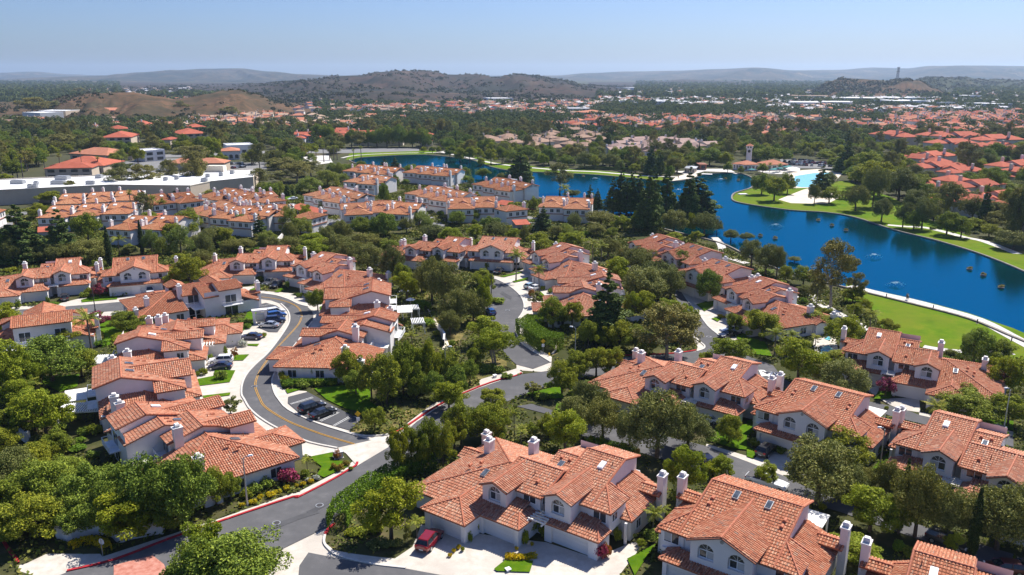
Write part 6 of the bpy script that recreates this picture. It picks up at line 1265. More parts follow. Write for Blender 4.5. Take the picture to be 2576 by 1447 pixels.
# ------------------------------------------------------------------ cars
CL = [('L1','suv','red',(1790,1215),(1640,1395),'red car on the front left driveway beside yellow flowers'),
 ('B2','suv','black',(1030,455),(430,660),'black car, left of the two in the lower parking bay'),('B2','sedan','black',(1360,620),(760,830),'black saloon, right of the two in the lower parking bay'),
 ('U1','suv','white',(405,655),(235,685),'white car at the top of the row in the curved bay'),('U1','suv','blue',(405,690),(250,715),'bright blue car below the white one in the curved bay'),('U1','suv','navy',(400,740),(245,752),'dark blue car second from the bottom in the curved bay'),('U1','sedan','silver',(180,785),(350,795),'silver saloon at the bottom of the row in the curved bay'),
 ('U0','sedan','navy',(2195,895),(2355,898),'dark blue saloon beside yellow-green hedges left of the curve'),('U0','suv','white',(1893,1118),(2108,1108),'white car on the driveway left of the curve'),('U0','sedan','navy',(1888,1168),(2092,1163),'dark blue saloon parked beside the white car left of the curve'),
 ('U0','suv','darkgrey',(592,510),(585,575),'dark car before a garage at the far left'),('U0','van','white',(1362,500),(1350,455),'white van half hidden by the roof chimney on the left street'),
 ('U1','pickup','grey',(215,432),(325,378),'grey pickup truck before the triplex at the street bend'),('U1','suv','black',(285,450),(375,400),'black car parked beside the grey pickup'),
 ('U2','suv','darkgrey',(195,275),(150,318),'dark car at the head of the middle street'),('U2','hatch','sky',(500,420),(410,450),'pale blue car beside the white saloon under palms'),('U2','sedan','white',(560,438),(455,462),'white saloon parked under the second palm'),('U2','hatch','blue',(70,650),(122,695),'blue car at the left side of the middle street'),
 ('U2','sedan','navy',(1940,445),(1845,472),'dark blue saloon at the top of the right-hand street'),('U2','pickup','white',(2215,850),(2350,838),'white pickup low on the right-hand street'),('U2','sedan','black',(2200,885),(2280,868),'black saloon in front of the white pickup'),
 ('L3','suv','black',(235,445),(125,525),'black car in the duplex driveway facing its garage'),('L3','pickup','white',(345,830),(20,735),'white pickup with black bed on the road behind the duplexes'),('L3','suv','darkgrey',(1930,1360),(1690,1270),'dark car under the cypress at the lower right'),('B3','hatch','maroon',(1740,1390),(2000,1420),'dark red car under oaks at the right bottom edge'),('B3','sedan','black',(2060,1380),(2300,1420),'black car at the bottom right edge'),
 ('L2','hatch','navy',(2110,640),(2030,570),'dark car hidden between two small yellow-green trees'),('L2','sedan','white',(1990,190),(2090,205),'white car behind the oaks before the triplex'),
 ('A1','sedan','darkgrey',(300,655),(390,668),'grey car in the left townhouse lane'),('A1','suv','black',(350,695),(430,705),'black car behind the grey one in the townhouse lane'),('A1','sedan','white',(1250,485),(1310,478),'white car at the corner of the townhouse lawn'),('A2','suv','maroon',(1860,620),(1940,610),'dark red car near the rightmost townhouse row'),('A2','sedan','white',(410,570),(475,575),'white car beside the carport in the middle lane'),
 ('A0','van','sky',(2440,640),(2530,560),'pale box truck partly hidden behind willows at left'),('A4','sedan','white',(1290,470),(1290,440),'white car between trees left of the red houses'),('A4','suv','white',(2040,440),(2000,425),'white car in the court between red houses'),('A4','sedan','sky',(2080,480),(2040,460),'pale blue car in the court between red houses'),
 ('A4','suv','black',(2050,370),(2005,385),'black car at the far side of the court between red houses'),('M0','suv','black',(115,905),(100,918),'black car on the wide road at the left edge'),('M0','suv','darkgrey',(165,885),(155,893),'grey car further up the wide road at left')]
for win, st, col, a, b, lab in CL: put_car(st, col, *(lambda m, a, b: (m.x, m.y, math.atan2(a.y-b.y, a.x-b.x)-math.pi/2))((G(win,*a)+G(win,*b))/2, G(win,*a), G(win,*b)), lab)
def lot(win, a, b, n, cols, deg, label, grp, keep=.85):
    A, B = G(win, *a), G(win, *b); d = math.atan2(B.y-A.y, B.x-A.x)
    for i in range(n):
        if random.random() > keep: continue
        p = A.lerp(B, (i+.5)/n); o = put_car(random.choice(['sedan','suv','hatch']), random.choice(cols), p.x, p.y, d+R_(deg), label, False); o['group'] = grp
cc = ['white','white','silver','black','grey','darkgrey','navy','red','silver']
for a, b, n in (((310,985),(820,1010),22),((330,1010),(830,1030),22),((420,970),(600,985),9)): lot('M3', a, b, n, cc, 0, 'car among the rows parked behind the lake lagoon', 'cars behind the lagoon')
for a, b, n in (((2045,1010),(2200,1003),8),((2100,1045),(2210,1035),6),((2030,785),(2100,790),4),((2030,835),(2110,835),4),((1420,1075),(1490,1070),3),((1180,955),(1300,950),4)): lot('M0', a, b, n, cc, 0, 'car in the parking lot of the shops', 'cars at the shops')
for a, b, n in (((660,795),(770,770),7),((480,860),(560,835),5),((2205,730),(2240,700),4)): lot('M3', a, b, n, ['white','silver','white'], 0, 'pale car on the street among red roofs', 'cars among red roofs')

# ------------------------------------------------------------------ street furniture
def lamp(win, base, h, deg, arm, label, dark=False):
    p = G(win, *base); root = empty('street_lamp', p, R_(deg)); m = 'dark_metal' if dark else 'galvanised'; b = MB()
    b.tube([(0,0,0),(0,0,h*.5),(0,0,h)], [.13,.10,.075], 8); b.tube([(0,0,0),(0,0,.5)], [.18,.16], 8); b.build('pole', m, root)
    if arm: a = MB(); a.tube([(0,0,h-.1),(arm*.5,0,h+.3),(arm,0,h+.3)], [.05,.045,.04], 6); a.build('arm', m, root)
    l = MB(); l.prism([(arm-.12,-.16),(arm+.55,-.13),(arm+.62,0),(arm+.55,.13),(arm-.12,.16)], h+.24, h+.42, 0, .7); l.build('lamp_head', 'grey_metal' if dark else 'white_metal', root)
    tag(root, label, 'street lamp', 'street lamps'); HOUSES.append((label, p, 0, 'L')); return root
lamp('L0', (2238,1202), 7.0, 20, .7, 'tall grey street lamp beside yellow flowers at the lower left road'); lamp('U2', (103,540), 7.0, 10, .5, 'dark lamp on the traffic island of the middle street', True); lamp('U1', (1862,1310), 7.2, 10, .7, 'lamp between trees left of the junction')
lamp('U0', (862,645), 6.5, 160, .5, 'dark lamp on the left street before pink blossoms', True); lamp('L3', (1193,700), 7.5, 180, .5, 'pale lamp post between two right-hand duplexes'); lamp('L3', (2318,300), 7.5, 180, .5, 'lamp post beside the green utility box at right')
lamp('U2', (860,1100), 7, 160, .7, 'lamp head showing over bushes right of the junction')
for i, q in enumerate([(1262,526),(1686,628),(2084,758),(2395,915)]):
    p = G('U3', *q); root = empty('path_bollard', p); b = MB(); b.tube([(0,0,0),(0,0,1.0)], [.12,.12], 8); b.build('post', 'dark_metal', root); c = MB(); c.tube([(0,0,1.0),(0,0,1.12),(0,0,1.2)], [.14,.14,.05], 8); c.build('cap', 'grey_metal', root); k = MB(); k.tube([(0,0,0),(0,0,.1)], [.3,.28], 8); k.build('footing', 'concrete', root)
    tag(root, ['dark path bollard left of the two walkers','dark path bollard just right of the two walkers','dark path bollard halfway to the right edge','dark path bollard nearest the right edge by the dark tree'][i], 'bollard', 'bollards along the lake path')
def sign(win, base, h, kind, deg, label):
    p = G(win, *base); root = empty('road_sign', p, R_(deg)); b = MB(); b.tube([(0,0,0),(0,0,h)], .04, 6); b.build('post', 'galvanised', root); pl = MB()
    if kind == 'diamond': pl.prism([(0,-.5),(.5,0),(0,.5),(-.5,0)], 0, .03); mat = 'sign_yellow'
    else: pl.prism([(.42*math.cos(math.pi/8+i*math.pi/4), .42*math.sin(math.pi/8+i*math.pi/4)) for i in range(8)], 0, .03); mat = 'timber_white'
    pl.v = [(x, -.06-z, h-.35+y) for x, y, z in pl.v]; pl.build('sign_plate', mat, root)
    if kind == 'diamond': q = MB(); q.box(-.28,.28,-.08,-.05,h-1.6,h-.95); q.build('sign_board', 'white_metal', root)
    tag(root, label, 'road sign')
sign('L1', (1073,255), 2.9, 'diamond', 0, 'yellow diamond sign over a white plate by the parking bay'); sign('U2', (570,1025), 3.0, 'diamond', 0, 'yellow diamond sign in front of the tall clipped hedge'); sign('B0', (905,560), 2.4, 'stop', 160, 'back of a pale octagonal sign on the entrance pavement')
def hydrant(win, base, label):
    p = G(win, *base); root = empty('fire_hydrant', p); b = MB(); b.tube([(0,0,0),(0,0,.5),(0,0,.62),(0,0,.72)], [.13,.13,.15,.05], 8); b.tube([(-.2,0,.42),(.2,0,.42)], .07, 6); b.build('body', 'sign_yellow', root); tag(root, label, 'hydrant')
hydrant('U2', (625,1050), 'yellow fire hydrant at the foot of the tall hedge')
def cabinet(win, base, s, mat, label):
    p = G(win, *base); root = empty('utility_box', p, .5); b = MB(); b.box(-s[0]/2,s[0]/2,-s[1]/2,s[1]/2,.08,s[2]); b.build('body', mat, root); c = MB(); c.box(-s[0]/2-.06,s[0]/2+.06,-s[1]/2-.06,s[1]/2+.06,s[2],s[2]+.07); c.build('lid', mat, root); q = MB(); q.box(-s[0]/2-.1,s[0]/2+.1,-s[1]/2-.1,s[1]/2+.1,0,.08); q.build('plinth', 'concrete', root); tag(root, label, 'utility box')
cabinet('U1', (125,572), (2.0,1.4,1.2), 'grey_metal', 'grey utility box beside the curved parking bay'); cabinet('L1', (890,520), (1.2,1.0,1.0), 'stucco_grey', 'pale utility box on the corner lawn'); cabinet('L3', (1290,420), (1.0,1.0,1.0), 'dark_metal', 'black air conditioner beside the duplex chimney'); cabinet('L3', (2270,310), (1.9,1.5,1.3), 'galvanised', 'green-grey utility box in a round bed at right'); cabinet('U1', (2305,1245), (.6,.5,.5), 'white_metal', 'small white box on the corner by the red kerb'); cabinet('B1', (1955,1410), (.5,.5,.3), 'white_metal', 'small white box on the front lawn')
def kiosk():
    p = G('U1', 185, 752); root = empty('mailbox_kiosk', p, R_(20)); w = MB(); w.box(-1.6,-1.0,-.6,.6,0,3.0); w.box(1.0,1.6,-.6,.6,0,3.0); w.build('pillar', 'stucco', root); r = MB(); r.box(-1.75,1.75,-.75,.75,3.0,3.35); r.build('roof', 'stucco', root); b = MB(); b.box(-.95,.95,-.3,.3,.5,2.2); b.build('letter_boxes', 'galvanised', root); tag(root, 'white mailbox kiosk beside the parked cars of the curved bay', 'kiosk')
kiosk()
def wall_line(name, pts, w, h, mat, label, cat='wall', posts=0):
    o = Vector((pts[0][0], pts[0][1], 0)); root = empty(name, o); b = MB(); kerb([Vector((p[0],p[1],0))-o for p in pts], w, 0, h, b); b.build('wall', mat, root); c = MB(); kerb([Vector((p[0],p[1],0))-o for p in pts], w+.14, h, h+.12, c); c.build('coping', 'trim', root)
    for i in range(posts):
        p = Vector((pts[i*(len(pts)-1)//max(1,posts-1)][0], pts[i*(len(pts)-1)//max(1,posts-1)][1], 0))-o; q = MB(); q.box(p.x-.3,p.x+.3,p.y-.3,p.y+.3,0,h+.5); q.build('pillar', mat, root)
    tag(root, label, cat)
wall_line('entrance_wall', smooth_line(mixed('B0', (525,390),(600,420),(700,385),(850,360),(980,375),(1050,430),(1160,400),(1420,350)), 3), .35, 1.5, 'stucco', 'curved white entrance wall in shade under trees at lower left', posts=2)
wall_line('garden_wall', smooth_line(mixed('L0', (100,470),(170,550),(200,600),(260,640)), 3), .3, 1.6, 'stucco_grey', 'pale garden wall among shrubs at the left', posts=3); wall_line('retaining_wall', mixed('U1', (1800,820),(1850,900),(1845,960)), .25, 1.4, 'stucco_grey', 'grey retaining fence beside the hillside footpath')
wall_line('garden_wall', mixed('A1', (1000,1010),(1090,1020),(1190,910)), .3, 1.6, 'stucco', 'white garden wall below the stepped townhouse pair'); wall_line('boundary_wall', mixed('A0', (210,190),(270,200),(450,190),(480,215)), .5, 1.6, 'stucco_cream', 'cream ramp wall at the left end of the store'); wall_line('garden_wall', mixed('U2', (1310,740),(1360,750),(1480,730),(1500,690)), .25, 1.2, 'stucco', 'white curved terrace wall behind the tall conifer')
def parasol(win, base, r, mat, label, h=2.4):
    p = G(win, *base); root = empty('parasol', p); c = MB(); n = 8
    for i in range(n):
        a, b = 2*math.pi*i/n, 2*math.pi*(i+1)/n; c.face([(r*math.cos(a),r*math.sin(a),h-.4),(r*math.cos(b),r*math.sin(b),h-.4),(0,0,h+.15)], i % 2 if isinstance(mat, tuple) else 0)
    c.build('canopy', list(mat) if isinstance(mat, tuple) else mat, root); q = MB(); q.tube([(0,0,0),(0,0,h+.2)], .03, 5); q.build('pole', 'white_metal', root); tag(root, label, 'parasol')
plain('canvas_grey', (.42,.45,.5), .8); plain('canvas_teal', (.04,.22,.22), .8); plain('canvas_pink', (.62,.3,.3), .8); plain('canvas_orange', (.6,.12,.02), .8)
parasol('U3', (100,1290), 1.9, ('white_metal','dark_metal'), 'black and white striped parasol, left of two behind a chimney'); parasol('U3', (235,1310), 1.6, ('white_metal','dark_metal'), 'black and white striped parasol, right of two behind a chimney'); parasol('L0', (650,290), 1.8, 'canvas_grey', 'pale grey parasol beside the end-on duplex at left'); parasol('A1', (1215,760), 1.6, 'white_metal', 'white parasol by the stepped townhouse pair'); parasol('A2', (1535,690), 1.6, 'canvas_pink', 'pink parasol on a townhouse terrace'); parasol('A2', (385,760), 1.5, 'white_metal', 'white parasol left of the pale willows')
parasol('U1', (1485,530), 1.3, 'white_metal', 'white parasol, upper of two behind the end-on duplex'); parasol('U1', (1545,610), 1.2, 'white_metal', 'white parasol, lower of two behind the end-on duplex'); parasol('U2', (1265,560), 1.4, 'white_metal', 'white parasol behind the tall conifer'); parasol('A0', (1600,640), 1.7, 'white_metal', 'white parasol between two cypresses'); parasol('M2', (915,895), 1.8, 'canvas_orange', 'orange parasol among the brown roofs'); parasol('U3', (415,580), 1.4, 'timber_grey', 'straw parasol behind the lakeside triplex')
for i, q in enumerate([(2290,310),(2330,305),(2400,290),(2430,280),(1990,320),(2250,320)]): parasol('A3', q, 2.2, 'canvas_teal', 'teal parasol on the beach club terrace', 2.6)
for q in ((2480,300),(2510,305),(2450,310)): parasol('A3', q, 2.6, 'white_metal', 'white parasol on the beach club terrace', 2.6)
def pergola(win, base, w, d, deg, label):
    p = G(win, *base); root = empty('pergola', p, R_(deg)); s = MB(); n = int(w/.35)
    for i in range(n): s.box(i*w/n, i*w/n+.16, 0, d, 2.6, 2.75)
    s.build('slat_roof', 'white_metal', root); f = MB(); f.box(0,w,.1,.25,2.4,2.6); f.box(0,w,d-.25,d-.1,2.4,2.6); f.build('beam', 'white_metal', root)
    for x in (.1, w-.25):
        for y in (.1, d-.25): q = MB(); q.box(x,x+.15,y,y+.15,0,2.4); q.build('post', 'white_metal', root)
    tag(root, label, 'pergola')
pergola('U1', (1470,730), 4.2, 3.6, 12, 'white slatted pergola, upper of two behind end-on roofs'); pergola('U1', (1560,860), 3.0, 4.0, 12, 'white slatted pergola, lower of two behind end-on roofs'); pergola('L0', (520,500), 8, 4, 10, 'white patio roof beside two chimneys at the left'); pergola('U0', (830,1240), 6, 5, 10, 'white patio roof behind the dense round tree')
for i, (win, q, hh) in enumerate((('U3',(1150,160),.9),('U3',(1350,415),.8),('A3',(2285,975),1.0),('A3',(1620,410),.8),('M2',(1040,1143),.8),('M1',(1790,1028),.8),('A3',(1110,540),.9))):
    p = G(win, *q); rd = random.Random(i); b = MB()
    for k in range(60):
        a, t = rd.uniform(0,6.3), rd.random(); r = t*2.2; z = hh*(1-t*t)+rd.uniform(0,.15); s = .12+.25*(1-t); c = Vector((r*math.cos(a)*1.4, r*math.sin(a), .1+z)); b.face([c+Vector((-s,0,0)), c+Vector((0,-s*.3,s*.5)), c+Vector((s,0,0)), c+Vector((0,s*.3,-s*.3))])
    o = b.build('fountain_spray', 'foam'); o.location = p; tag(o, ['white bubbling fountain nearest the far right bank','white bubbling fountain just beyond the two walkers','white fountain in the lake below the peninsula','white fountain in the cove before the clock tower','fountain before the far lawn between conifers','fountain in the narrow left lake arm','fountain glimpsed between the tall conifers'][i], 'fountain')
isl = [('A3',(2095,1085),'floating reed island left of two near the lower lake'),('A3',(2275,1115),'floating reed island right of two near the lower lake'),('A3',(1675,395),'floating reed island left of two in the cove'),('A3',(1830,410),'floating reed island right of two in the cove'),('A4',(90,895),'floating reed island farthest left near the right bank'),('A4',(255,960),'floating reed island in the middle near the right bank'),('A4',(425,1020),'floating reed island right of three near the right bank'),('U3',(2015,268),'floating reed island upper left of the lower right lake'),('U3',(2140,325),'floating reed island in the middle of the lower right lake'),('U3',(2300,435),'floating reed island nearest the lower right corner of lake'),('M2',(935,1118),'floating reed island in front of the far lawn')]
for win, q, lab in isl:
    p = G(win, *q); root = empty('reed_island', p); b = MB(); b.prism([(.95*math.cos(i*.7),.8*math.sin(i*.7)) for i in range(9)], 0, .22, 0, .9); b.build('raft', 'stone', root); m = link('reeds', random.choice(SHRUB['r']), root); m.scale = (1.2,1.05,.85); m.location = (0,0,.25); tag(root, lab, 'reed island', 'floating reed islands')
def dock(win, a, b, w, label):
    A, B = G(win, *a), G(win, *b); root = empty('jetty', A, math.atan2(B.y-A.y, B.x-A.x)); L = (B-A).length; d = MB(); d.box(0,L,-w/2,w/2,.35,.6); d.build('deck', 'trim', root)
    for i in range(4): q = MB(); q.tube([(L*(i+.5)/4,w/2+.1,-.5),(L*(i+.5)/4,w/2+.1,1.2)], .12, 6); q.build('pile', 'timber_grey', root)
    tag(root, label, 'jetty')
dock('A3', (1340,338), (1515,345), 3, 'white floating jetty in front of the far beach')
def slab_pad(win, q, a, b, label):
    p = G(win, *q); root = empty('concrete_pad', p, .2); m = MB(); m.box(-a/2,a/2,-b/2,b/2,0,.45); m.build('slab', 'trim', root); k = MB(); k.box(-a/2-.2,a/2+.2,-b/2-.2,b/2+.2,0,.14); k.build('footing', 'concrete', root); tag(root, label, 'concrete pad')
slab_pad('A3', (1885,580), 4, 2.5, 'white concrete pad on the tip of the peninsula lawn')
def person(win, base, deg, shirt, label, stride=.25):
    "walking figure grown as one skin surface; hair and clothes are child meshes"
    p = G(win, *base); root = empty('person', (p.x, p.y, .14), R_(deg))
    V = [(0,0,.92),(0,.0,1.12),(0,.01,1.36),(0,.02,1.47),(0,.04,1.56),(0,.05,1.66),(0,.045,1.73), (-.10,0,.90),(-.11,stride*.5,.50),(-.11,stride*.75,.08),(-.11,stride*.75+.16,.04), (.10,0,.90),(.11,-stride*.3,.50),(.11,-stride*1.1,.10),(.11,-stride*1.1+.15,.04), (-.19,.0,1.40),(-.24,-.06,1.14),(-.23,.08,.92),(-.23,.12,.83),(.19,.0,1.40),(.24,.05,1.14),(.23,.18,.95),(.23,.22,.87)]
    E = [(0,1),(1,2),(2,3),(3,4),(4,5),(5,6),(0,7),(7,8),(8,9),(9,10),(0,11),(11,12),(12,13),(13,14),(2,15),(15,16),(16,17),(17,18),(2,19),(19,20),(20,21),(21,22)]
    R = [.15,.13,.15,.06,.085,.095,.06,.095,.065,.045,.04,.095,.065,.045,.04,.06,.045,.034,.03,.06,.045,.034,.03]
    def skin(name, vs, es, rs, mat):
        me = bpy.data.meshes.new(name); me.from_pydata(vs, es, []); o = link(name, me, root); me.materials.append(M[mat]); md = o.modifiers.new('Skin', 'SKIN'); sk = me.skin_vertices[0].data
        for d, r in zip(sk, rs): d.radius = (r, r)
        sk[0].use_root = True; o.modifiers.new('Sub', 'SUBSURF').levels = 1; return o
    skin('body', V, E, R, 'skin')
    skin('shirt', [V[i] for i in (0,1,2,15,16,19,20)], [(0,1),(1,2),(2,3),(3,4),(2,5),(5,6)], [.16,.145,.165,.075,.06,.075,.06], shirt)
    skin('trousers', [(0,0,.95)]+[V[i] for i in (7,8,9,11,12,13)], [(0,1),(1,2),(2,3),(0,4),(4,5),(5,6)], [.165,.11,.08,.06,.11,.08,.06], 'dark_metal')
    h = MB(); 
    for i in range(5):
        for k in range(10):
            a0, a1 = 2*math.pi*k/10, 2*math.pi*(k+1)/10; z0, z1 = i*math.pi/10, (i+1)*math.pi/10
            f = lambda a, z: (.105*math.cos(a)*math.cos(z), .03+.115*math.sin(a)*math.cos(z), 1.67+.12*math.sin(z)); h.face([f(a0,z0),f(a1,z0),f(a1,z1),f(a0,z1)])
    h.build('hair', 'bark', root); tag(root, label, 'person'); return root
person('U3', (1446,545), 80, 'dark_metal', 'person in dark clothes walking on the lake path, left of the pair'); person('U3', (1457,548), 78, 'white_metal', 'person in white top walking on the lake path, right of the pair', .3)
person('A3', (1106,388), 170, 'paint_red', 'person in a red top standing on the far sand')
# ------------------------------------------------------------------ hills
def hsh(x, s): return math.sin(x*1.7+s)*.5+math.sin(x*3.9+s*2.3)*.27+math.sin(x*8.3+s*1.1)*.14+math.sin(x*17.1+s*.7)*.08
def hills(name, pts, dist, depth, mat, seed, zbase=-20, nx=220, nd=26, rough=.18):
    "a range of hills whose crest runs at about the given distance; spurs and gullies run down both flanks"
    us = [p[0] for p in pts]; b = []; crest = []
    for i in range(nx):
        u = us[0]+(us[-1]-us[0])*i/(nx-1); k = 0
        while k < len(pts)-2 and pts[k+1][0] < u: k += 1
        a, c = pts[k], pts[k+1]; t = (u-a[0])/(c[0]-a[0]); t = t*t*(3-2*t); v = a[1]+(c[1]-a[1])*t
        Y = dist*(1+.05*math.sin(u*.01+seed)); x = (u-CX)/FPX; y = (v-CY)/FPX; D = SP+y*CP; F = CP-y*SP; tt = Y/F
        crest.append((x*tt, Y, max(1.0, CAM_H-D*tt)))
    for j in range(nd):
        s = j/(nd-1)*2-1
        for i, (X, Y, Z) in enumerate(crest):
            q = max(0, 1-abs(s)**1.35); e = min(1, i/6, (nx-1-i)/6); w = (1-abs(2*q-1))
            n = (hsh(X/depth*5+s*1.3*math.sin(seed+X/depth), seed)+hsh(X/depth*13-s*4, seed+4)*.55+hsh(X/depth*31+s*9, seed+2)*.3+hsh(X/depth*67-s*17, seed+1)*.16)*w*rough*1.5
            b.append((X*(1+s*depth/dist), Y+s*depth, (Z*(q+n)) if q > 0 else zbase))
    me = bpy.data.meshes.new(name); F = [(j*nx+i, j*nx+i+1, (j+1)*nx+i+1, (j+1)*nx+i) for j in range(nd-1) for i in range(nx-1)]
    me.from_pydata(b, [], F); me.materials.append(M[mat]); me.polygons.foreach_set('use_smooth', [True]*len(F)); o = link(name, me); return tag(o, kind='structure')
hills('hills', [(-500,278),(-150,276),(0,270),(100,262),(180,240),(230,235),(330,232),(400,243),(440,250),(480,245),(520,237),(560,228),(600,226),(640,236),(700,258),(750,272),(800,285)], 1350, 330, 'hill_dry', 1)
hills('hills', [(300,285),(440,250),(560,225),(640,213),(720,207),(790,200),(830,192),(900,190),(950,181),(1000,178),(1060,178),(1090,180),(1130,188),(1200,187),(1250,196),(1300,187),(1340,190),(1400,200),(1480,215),(1560,222),(1660,240)], 3300, 1300, 'hill_mid', 2, rough=.3, nx=300, nd=40)
hills('hills', [(600,262),(760,236),(900,226),(1000,222),(1100,228),(1200,232),(1300,228),(1400,236),(1500,250)], 2300, 700, 'hill_mid', 8, rough=.3, nx=240, nd=30)
hills('hills', [(-600,205),(0,200),(100,195),(200,192),(260,190),(300,186),(350,182),(430,177),(520,173),(600,172),(680,180),(760,187),(850,190),(1000,196)], 9000, 2600, 'hill_far', 3, rough=.25, nx=300, nd=40)
hills('hills', [(-800,186),(0,183),(80,180),(180,187),(250,190),(500,192)], 13500, 2500, 'hill_far', 4)
hills('hills', [(-400,232),(0,224),(150,215),(300,214),(420,219),(560,228),(700,240)], 5200, 1300, 'hill_mid', 12, rough=.3)
hills('hills', [(840,192),(900,188),(1000,187),(1100,190),(1300,190)], 14000, 2500, 'hill_far', 14)
hills('hills', [(1200,192),(1400,190),(1480,184),(1580,180),(1700,178),(1800,174),(1900,170),(2000,177),(2100,176),(2200,170),(2280,172),(2340,166),(2450,165),(2576,166),(3200,172)], 10500, 3000, 'hill_far', 5, rough=.2, nx=300, nd=36)
hills('hills', [(2020,238),(2050,227),(2080,206),(2120,196),(2160,198),(2200,200),(2230,203),(2270,198),(2310,203),(2350,223),(2390,240)], 2400, 380, 'hill_dry', 6, rough=.22)
hills('hills', [(2200,225),(2280,210),(2330,195),(2420,196),(2500,200),(2576,203),(3000,200)], 3600, 800, 'hill_green', 7, rough=.35)
hills('hills', [(1480,225),(1560,215),(1650,205),(1720,200),(1800,203),(1900,207),(2000,208),(2100,210),(2300,215)], 5600, 1300, 'hill_mid', 9, rough=.3)
def hill_scrub():
    "chaparral bushes standing on the slopes"
    r = np.random.default_rng(5); Vs = []; tot = 0
    for o in list(COL.objects):
        if o.name.split('.')[0] != 'hills': continue
        co = np.empty(len(o.data.vertices)*3); o.data.vertices.foreach_get('co', co); co = co.reshape(-1,3); Y = co[:,1].mean()
        if Y > 4200: continue
        f = np.empty(len(o.data.polygons)*4, np.int32); o.data.polygons.foreach_get('vertices', f); f = f.reshape(-1,4); n = 1500 if Y < 1600 else (2600 if Y < 2900 else 5200)
        q = f[r.integers(0, len(f), n)]; a, b = r.random((n,1)), r.random((n,1)); P = (co[q[:,0]]*(1-a)+co[q[:,1]]*a)*(1-b)+(co[q[:,3]]*(1-a)+co[q[:,2]]*a)*b
        w = np.sin(P[:,0]*.013+P[:,1]*.004)+np.sin(P[:,1]*.017-P[:,0]*.006)+np.sin(P[:,0]*.041+P[:,1]*.023)*.7; P = P[(w > r.uniform(-.9,1.6,n)) & (P[:,2] > 0)]; n = len(P); k = 14
        C = np.repeat(P, k, 0); m = len(C); R0 = np.repeat(r.uniform(2.0,4.6,n)*(1 if Y < 2000 else 1.7), k)[:,None]; d = r.normal(size=(m,3)); d /= np.linalg.norm(d,axis=1)[:,None]; d[:,2] = np.abs(d[:,2])
        C = C+d*R0*np.array([1,1,.8]); nr = d+r.normal(size=(m,3))*.4; nr /= np.linalg.norm(nr,axis=1)[:,None]; t = np.cross(nr, r.normal(size=(m,3))); t /= np.linalg.norm(t,axis=1)[:,None]; b = np.cross(nr, t); s = R0*.42
        Vs.append(np.stack([C-t*s, C-b*s*.8, C+t*s, C+b*s*.8], 1).reshape(-1,3)); tot += m
    tag(link('hill_scrub', mesh_np('hill_scrub', np.concatenate(Vs), tot, 'leaf_scrub')), 'dark chaparral scrub dotted over the dry hills', 'scrub', None, 'stuff')
leaf('leaf_scrub', (.035,.042,.018), (.055,.062,.026), (.09,.085,.04), .15)
hill_scrub()
def mast():
    Y = 2400; x = (2194-CX)/FPX*Y*1.0; z0 = 35; root = empty('radio_mast', (x*1.035, Y, z0)); b = MB(); h = 42
    for sx, sy in ((-1,-1),(1,-1),(1,1),(-1,1)): b.tube([(sx*3.2,sy*3.2,0),(sx*1.6,sy*1.6,h)], .4, 4)
    b.build('legs', 'dark_metal', root); c = MB()
    for i in range(9):
        a, d = h*i/9, h*(i+1)/9; r0 = 3.2-1.6*i/9; r1 = 3.2-1.6*(i+1)/9
        for k in range(4):
            q = [(-1,-1),(1,-1),(1,1),(-1,1)]; p, s = q[k], q[(k+1)%4]; c.tube([(p[0]*r0,p[1]*r0,a),(s[0]*r1,s[1]*r1,d)], .25, 4)
    c.build('bracing', 'dark_metal', root)
    for z in (h-4, h-12, h): e = MB(); e.box(-3.4,3.4,-3.4,3.4,z-.6,z+.6); e.build('platform', 'dark_metal', root)
    tag(root, 'lattice radio mast standing on the brown hill at right', 'mast')
mast()
# ------------------------------------------------------------------ woods and houses that fill the middle distance
HPOS = [(h[1][0], h[1][1], 17.0 if h[3] in 'DTUR' else 0) for h in HOUSES]
lots_px = [[G('M3',*q) for q in P] for P in ([(300,960),(830,985),(900,1050),(700,1045),(330,1040)], [(330,1070),(500,1045),(700,1035),(930,1080),(850,1170),(700,1225),(400,1228),(390,1150)], [(560,840),(650,780),(800,760),(740,810),(640,850),(420,880)])]+[[G('M0',*q) for q in P] for P in ([(-300,1290),(0,1380),(1000,1300),(1720,1300),(1900,1250),(2330,1190),(2330,1050),(990,1105),(125,1140)], [(440,1090),(970,1090),(1000,960),(560,890)], [(1020,1000),(1250,960),(1700,950),(1720,1010),(1400,1090),(1040,1075)], [(2040,1000),(2412,985),(2412,1050),(2050,1060)], [(1000,960),(1700,940),(2400,905),(2400,885),(2000,905),(1000,930)], [(-100,960),(150,890),(330,840),(430,812),(340,800),(0,905)])]+[[G('M1',*q) for q in P] for P in ([(300,905),(920,905),(1620,885),(1620,862),(920,862),(300,890)], [(560,940),(800,920),(840,990),(690,1010)], [(900,1000),(1860,925),(1870,880),(1500,890),(900,930)])]+[[G('A3',*q) for q in P] for P in ([(1060,300),(1300,250),(1720,180),(2576,180),(2576,380),(1840,350),(1420,300)],)]+[PARK[1], PARK[2], PARK[3]]
far_big = [(o.location.x, o.location.y, 24) for o in COL.objects if o.name.split('.')[0] in ('shop_building','school_building','apartment_block','office_building','clubhouse','cafe_building','gymnasium')]
cell = {}
for root, x, y, rm, sh in FAR: cell.setdefault((int(x//20), int(y//20)), []).append((x, y, 11.5 if sh == 3 else 7.5))
def blocked(x, y, marg=0):
    if inside(lake, x, y): return True
    for P in lots_px:
        if inside(P, x, y): return True
    for hx, hy, r in far_big:
        if abs(hx+10-x) < r and abs(hy+6-y) < r: return True
    for a in (-1,0,1):
        for b in (-1,0,1):
            for hx, hy, r in cell.get((int(x//20)+a, int(y//20)+b), ()):
                if (hx-x)**2+(hy-y)**2 < (r+marg)**2: return True
    return False
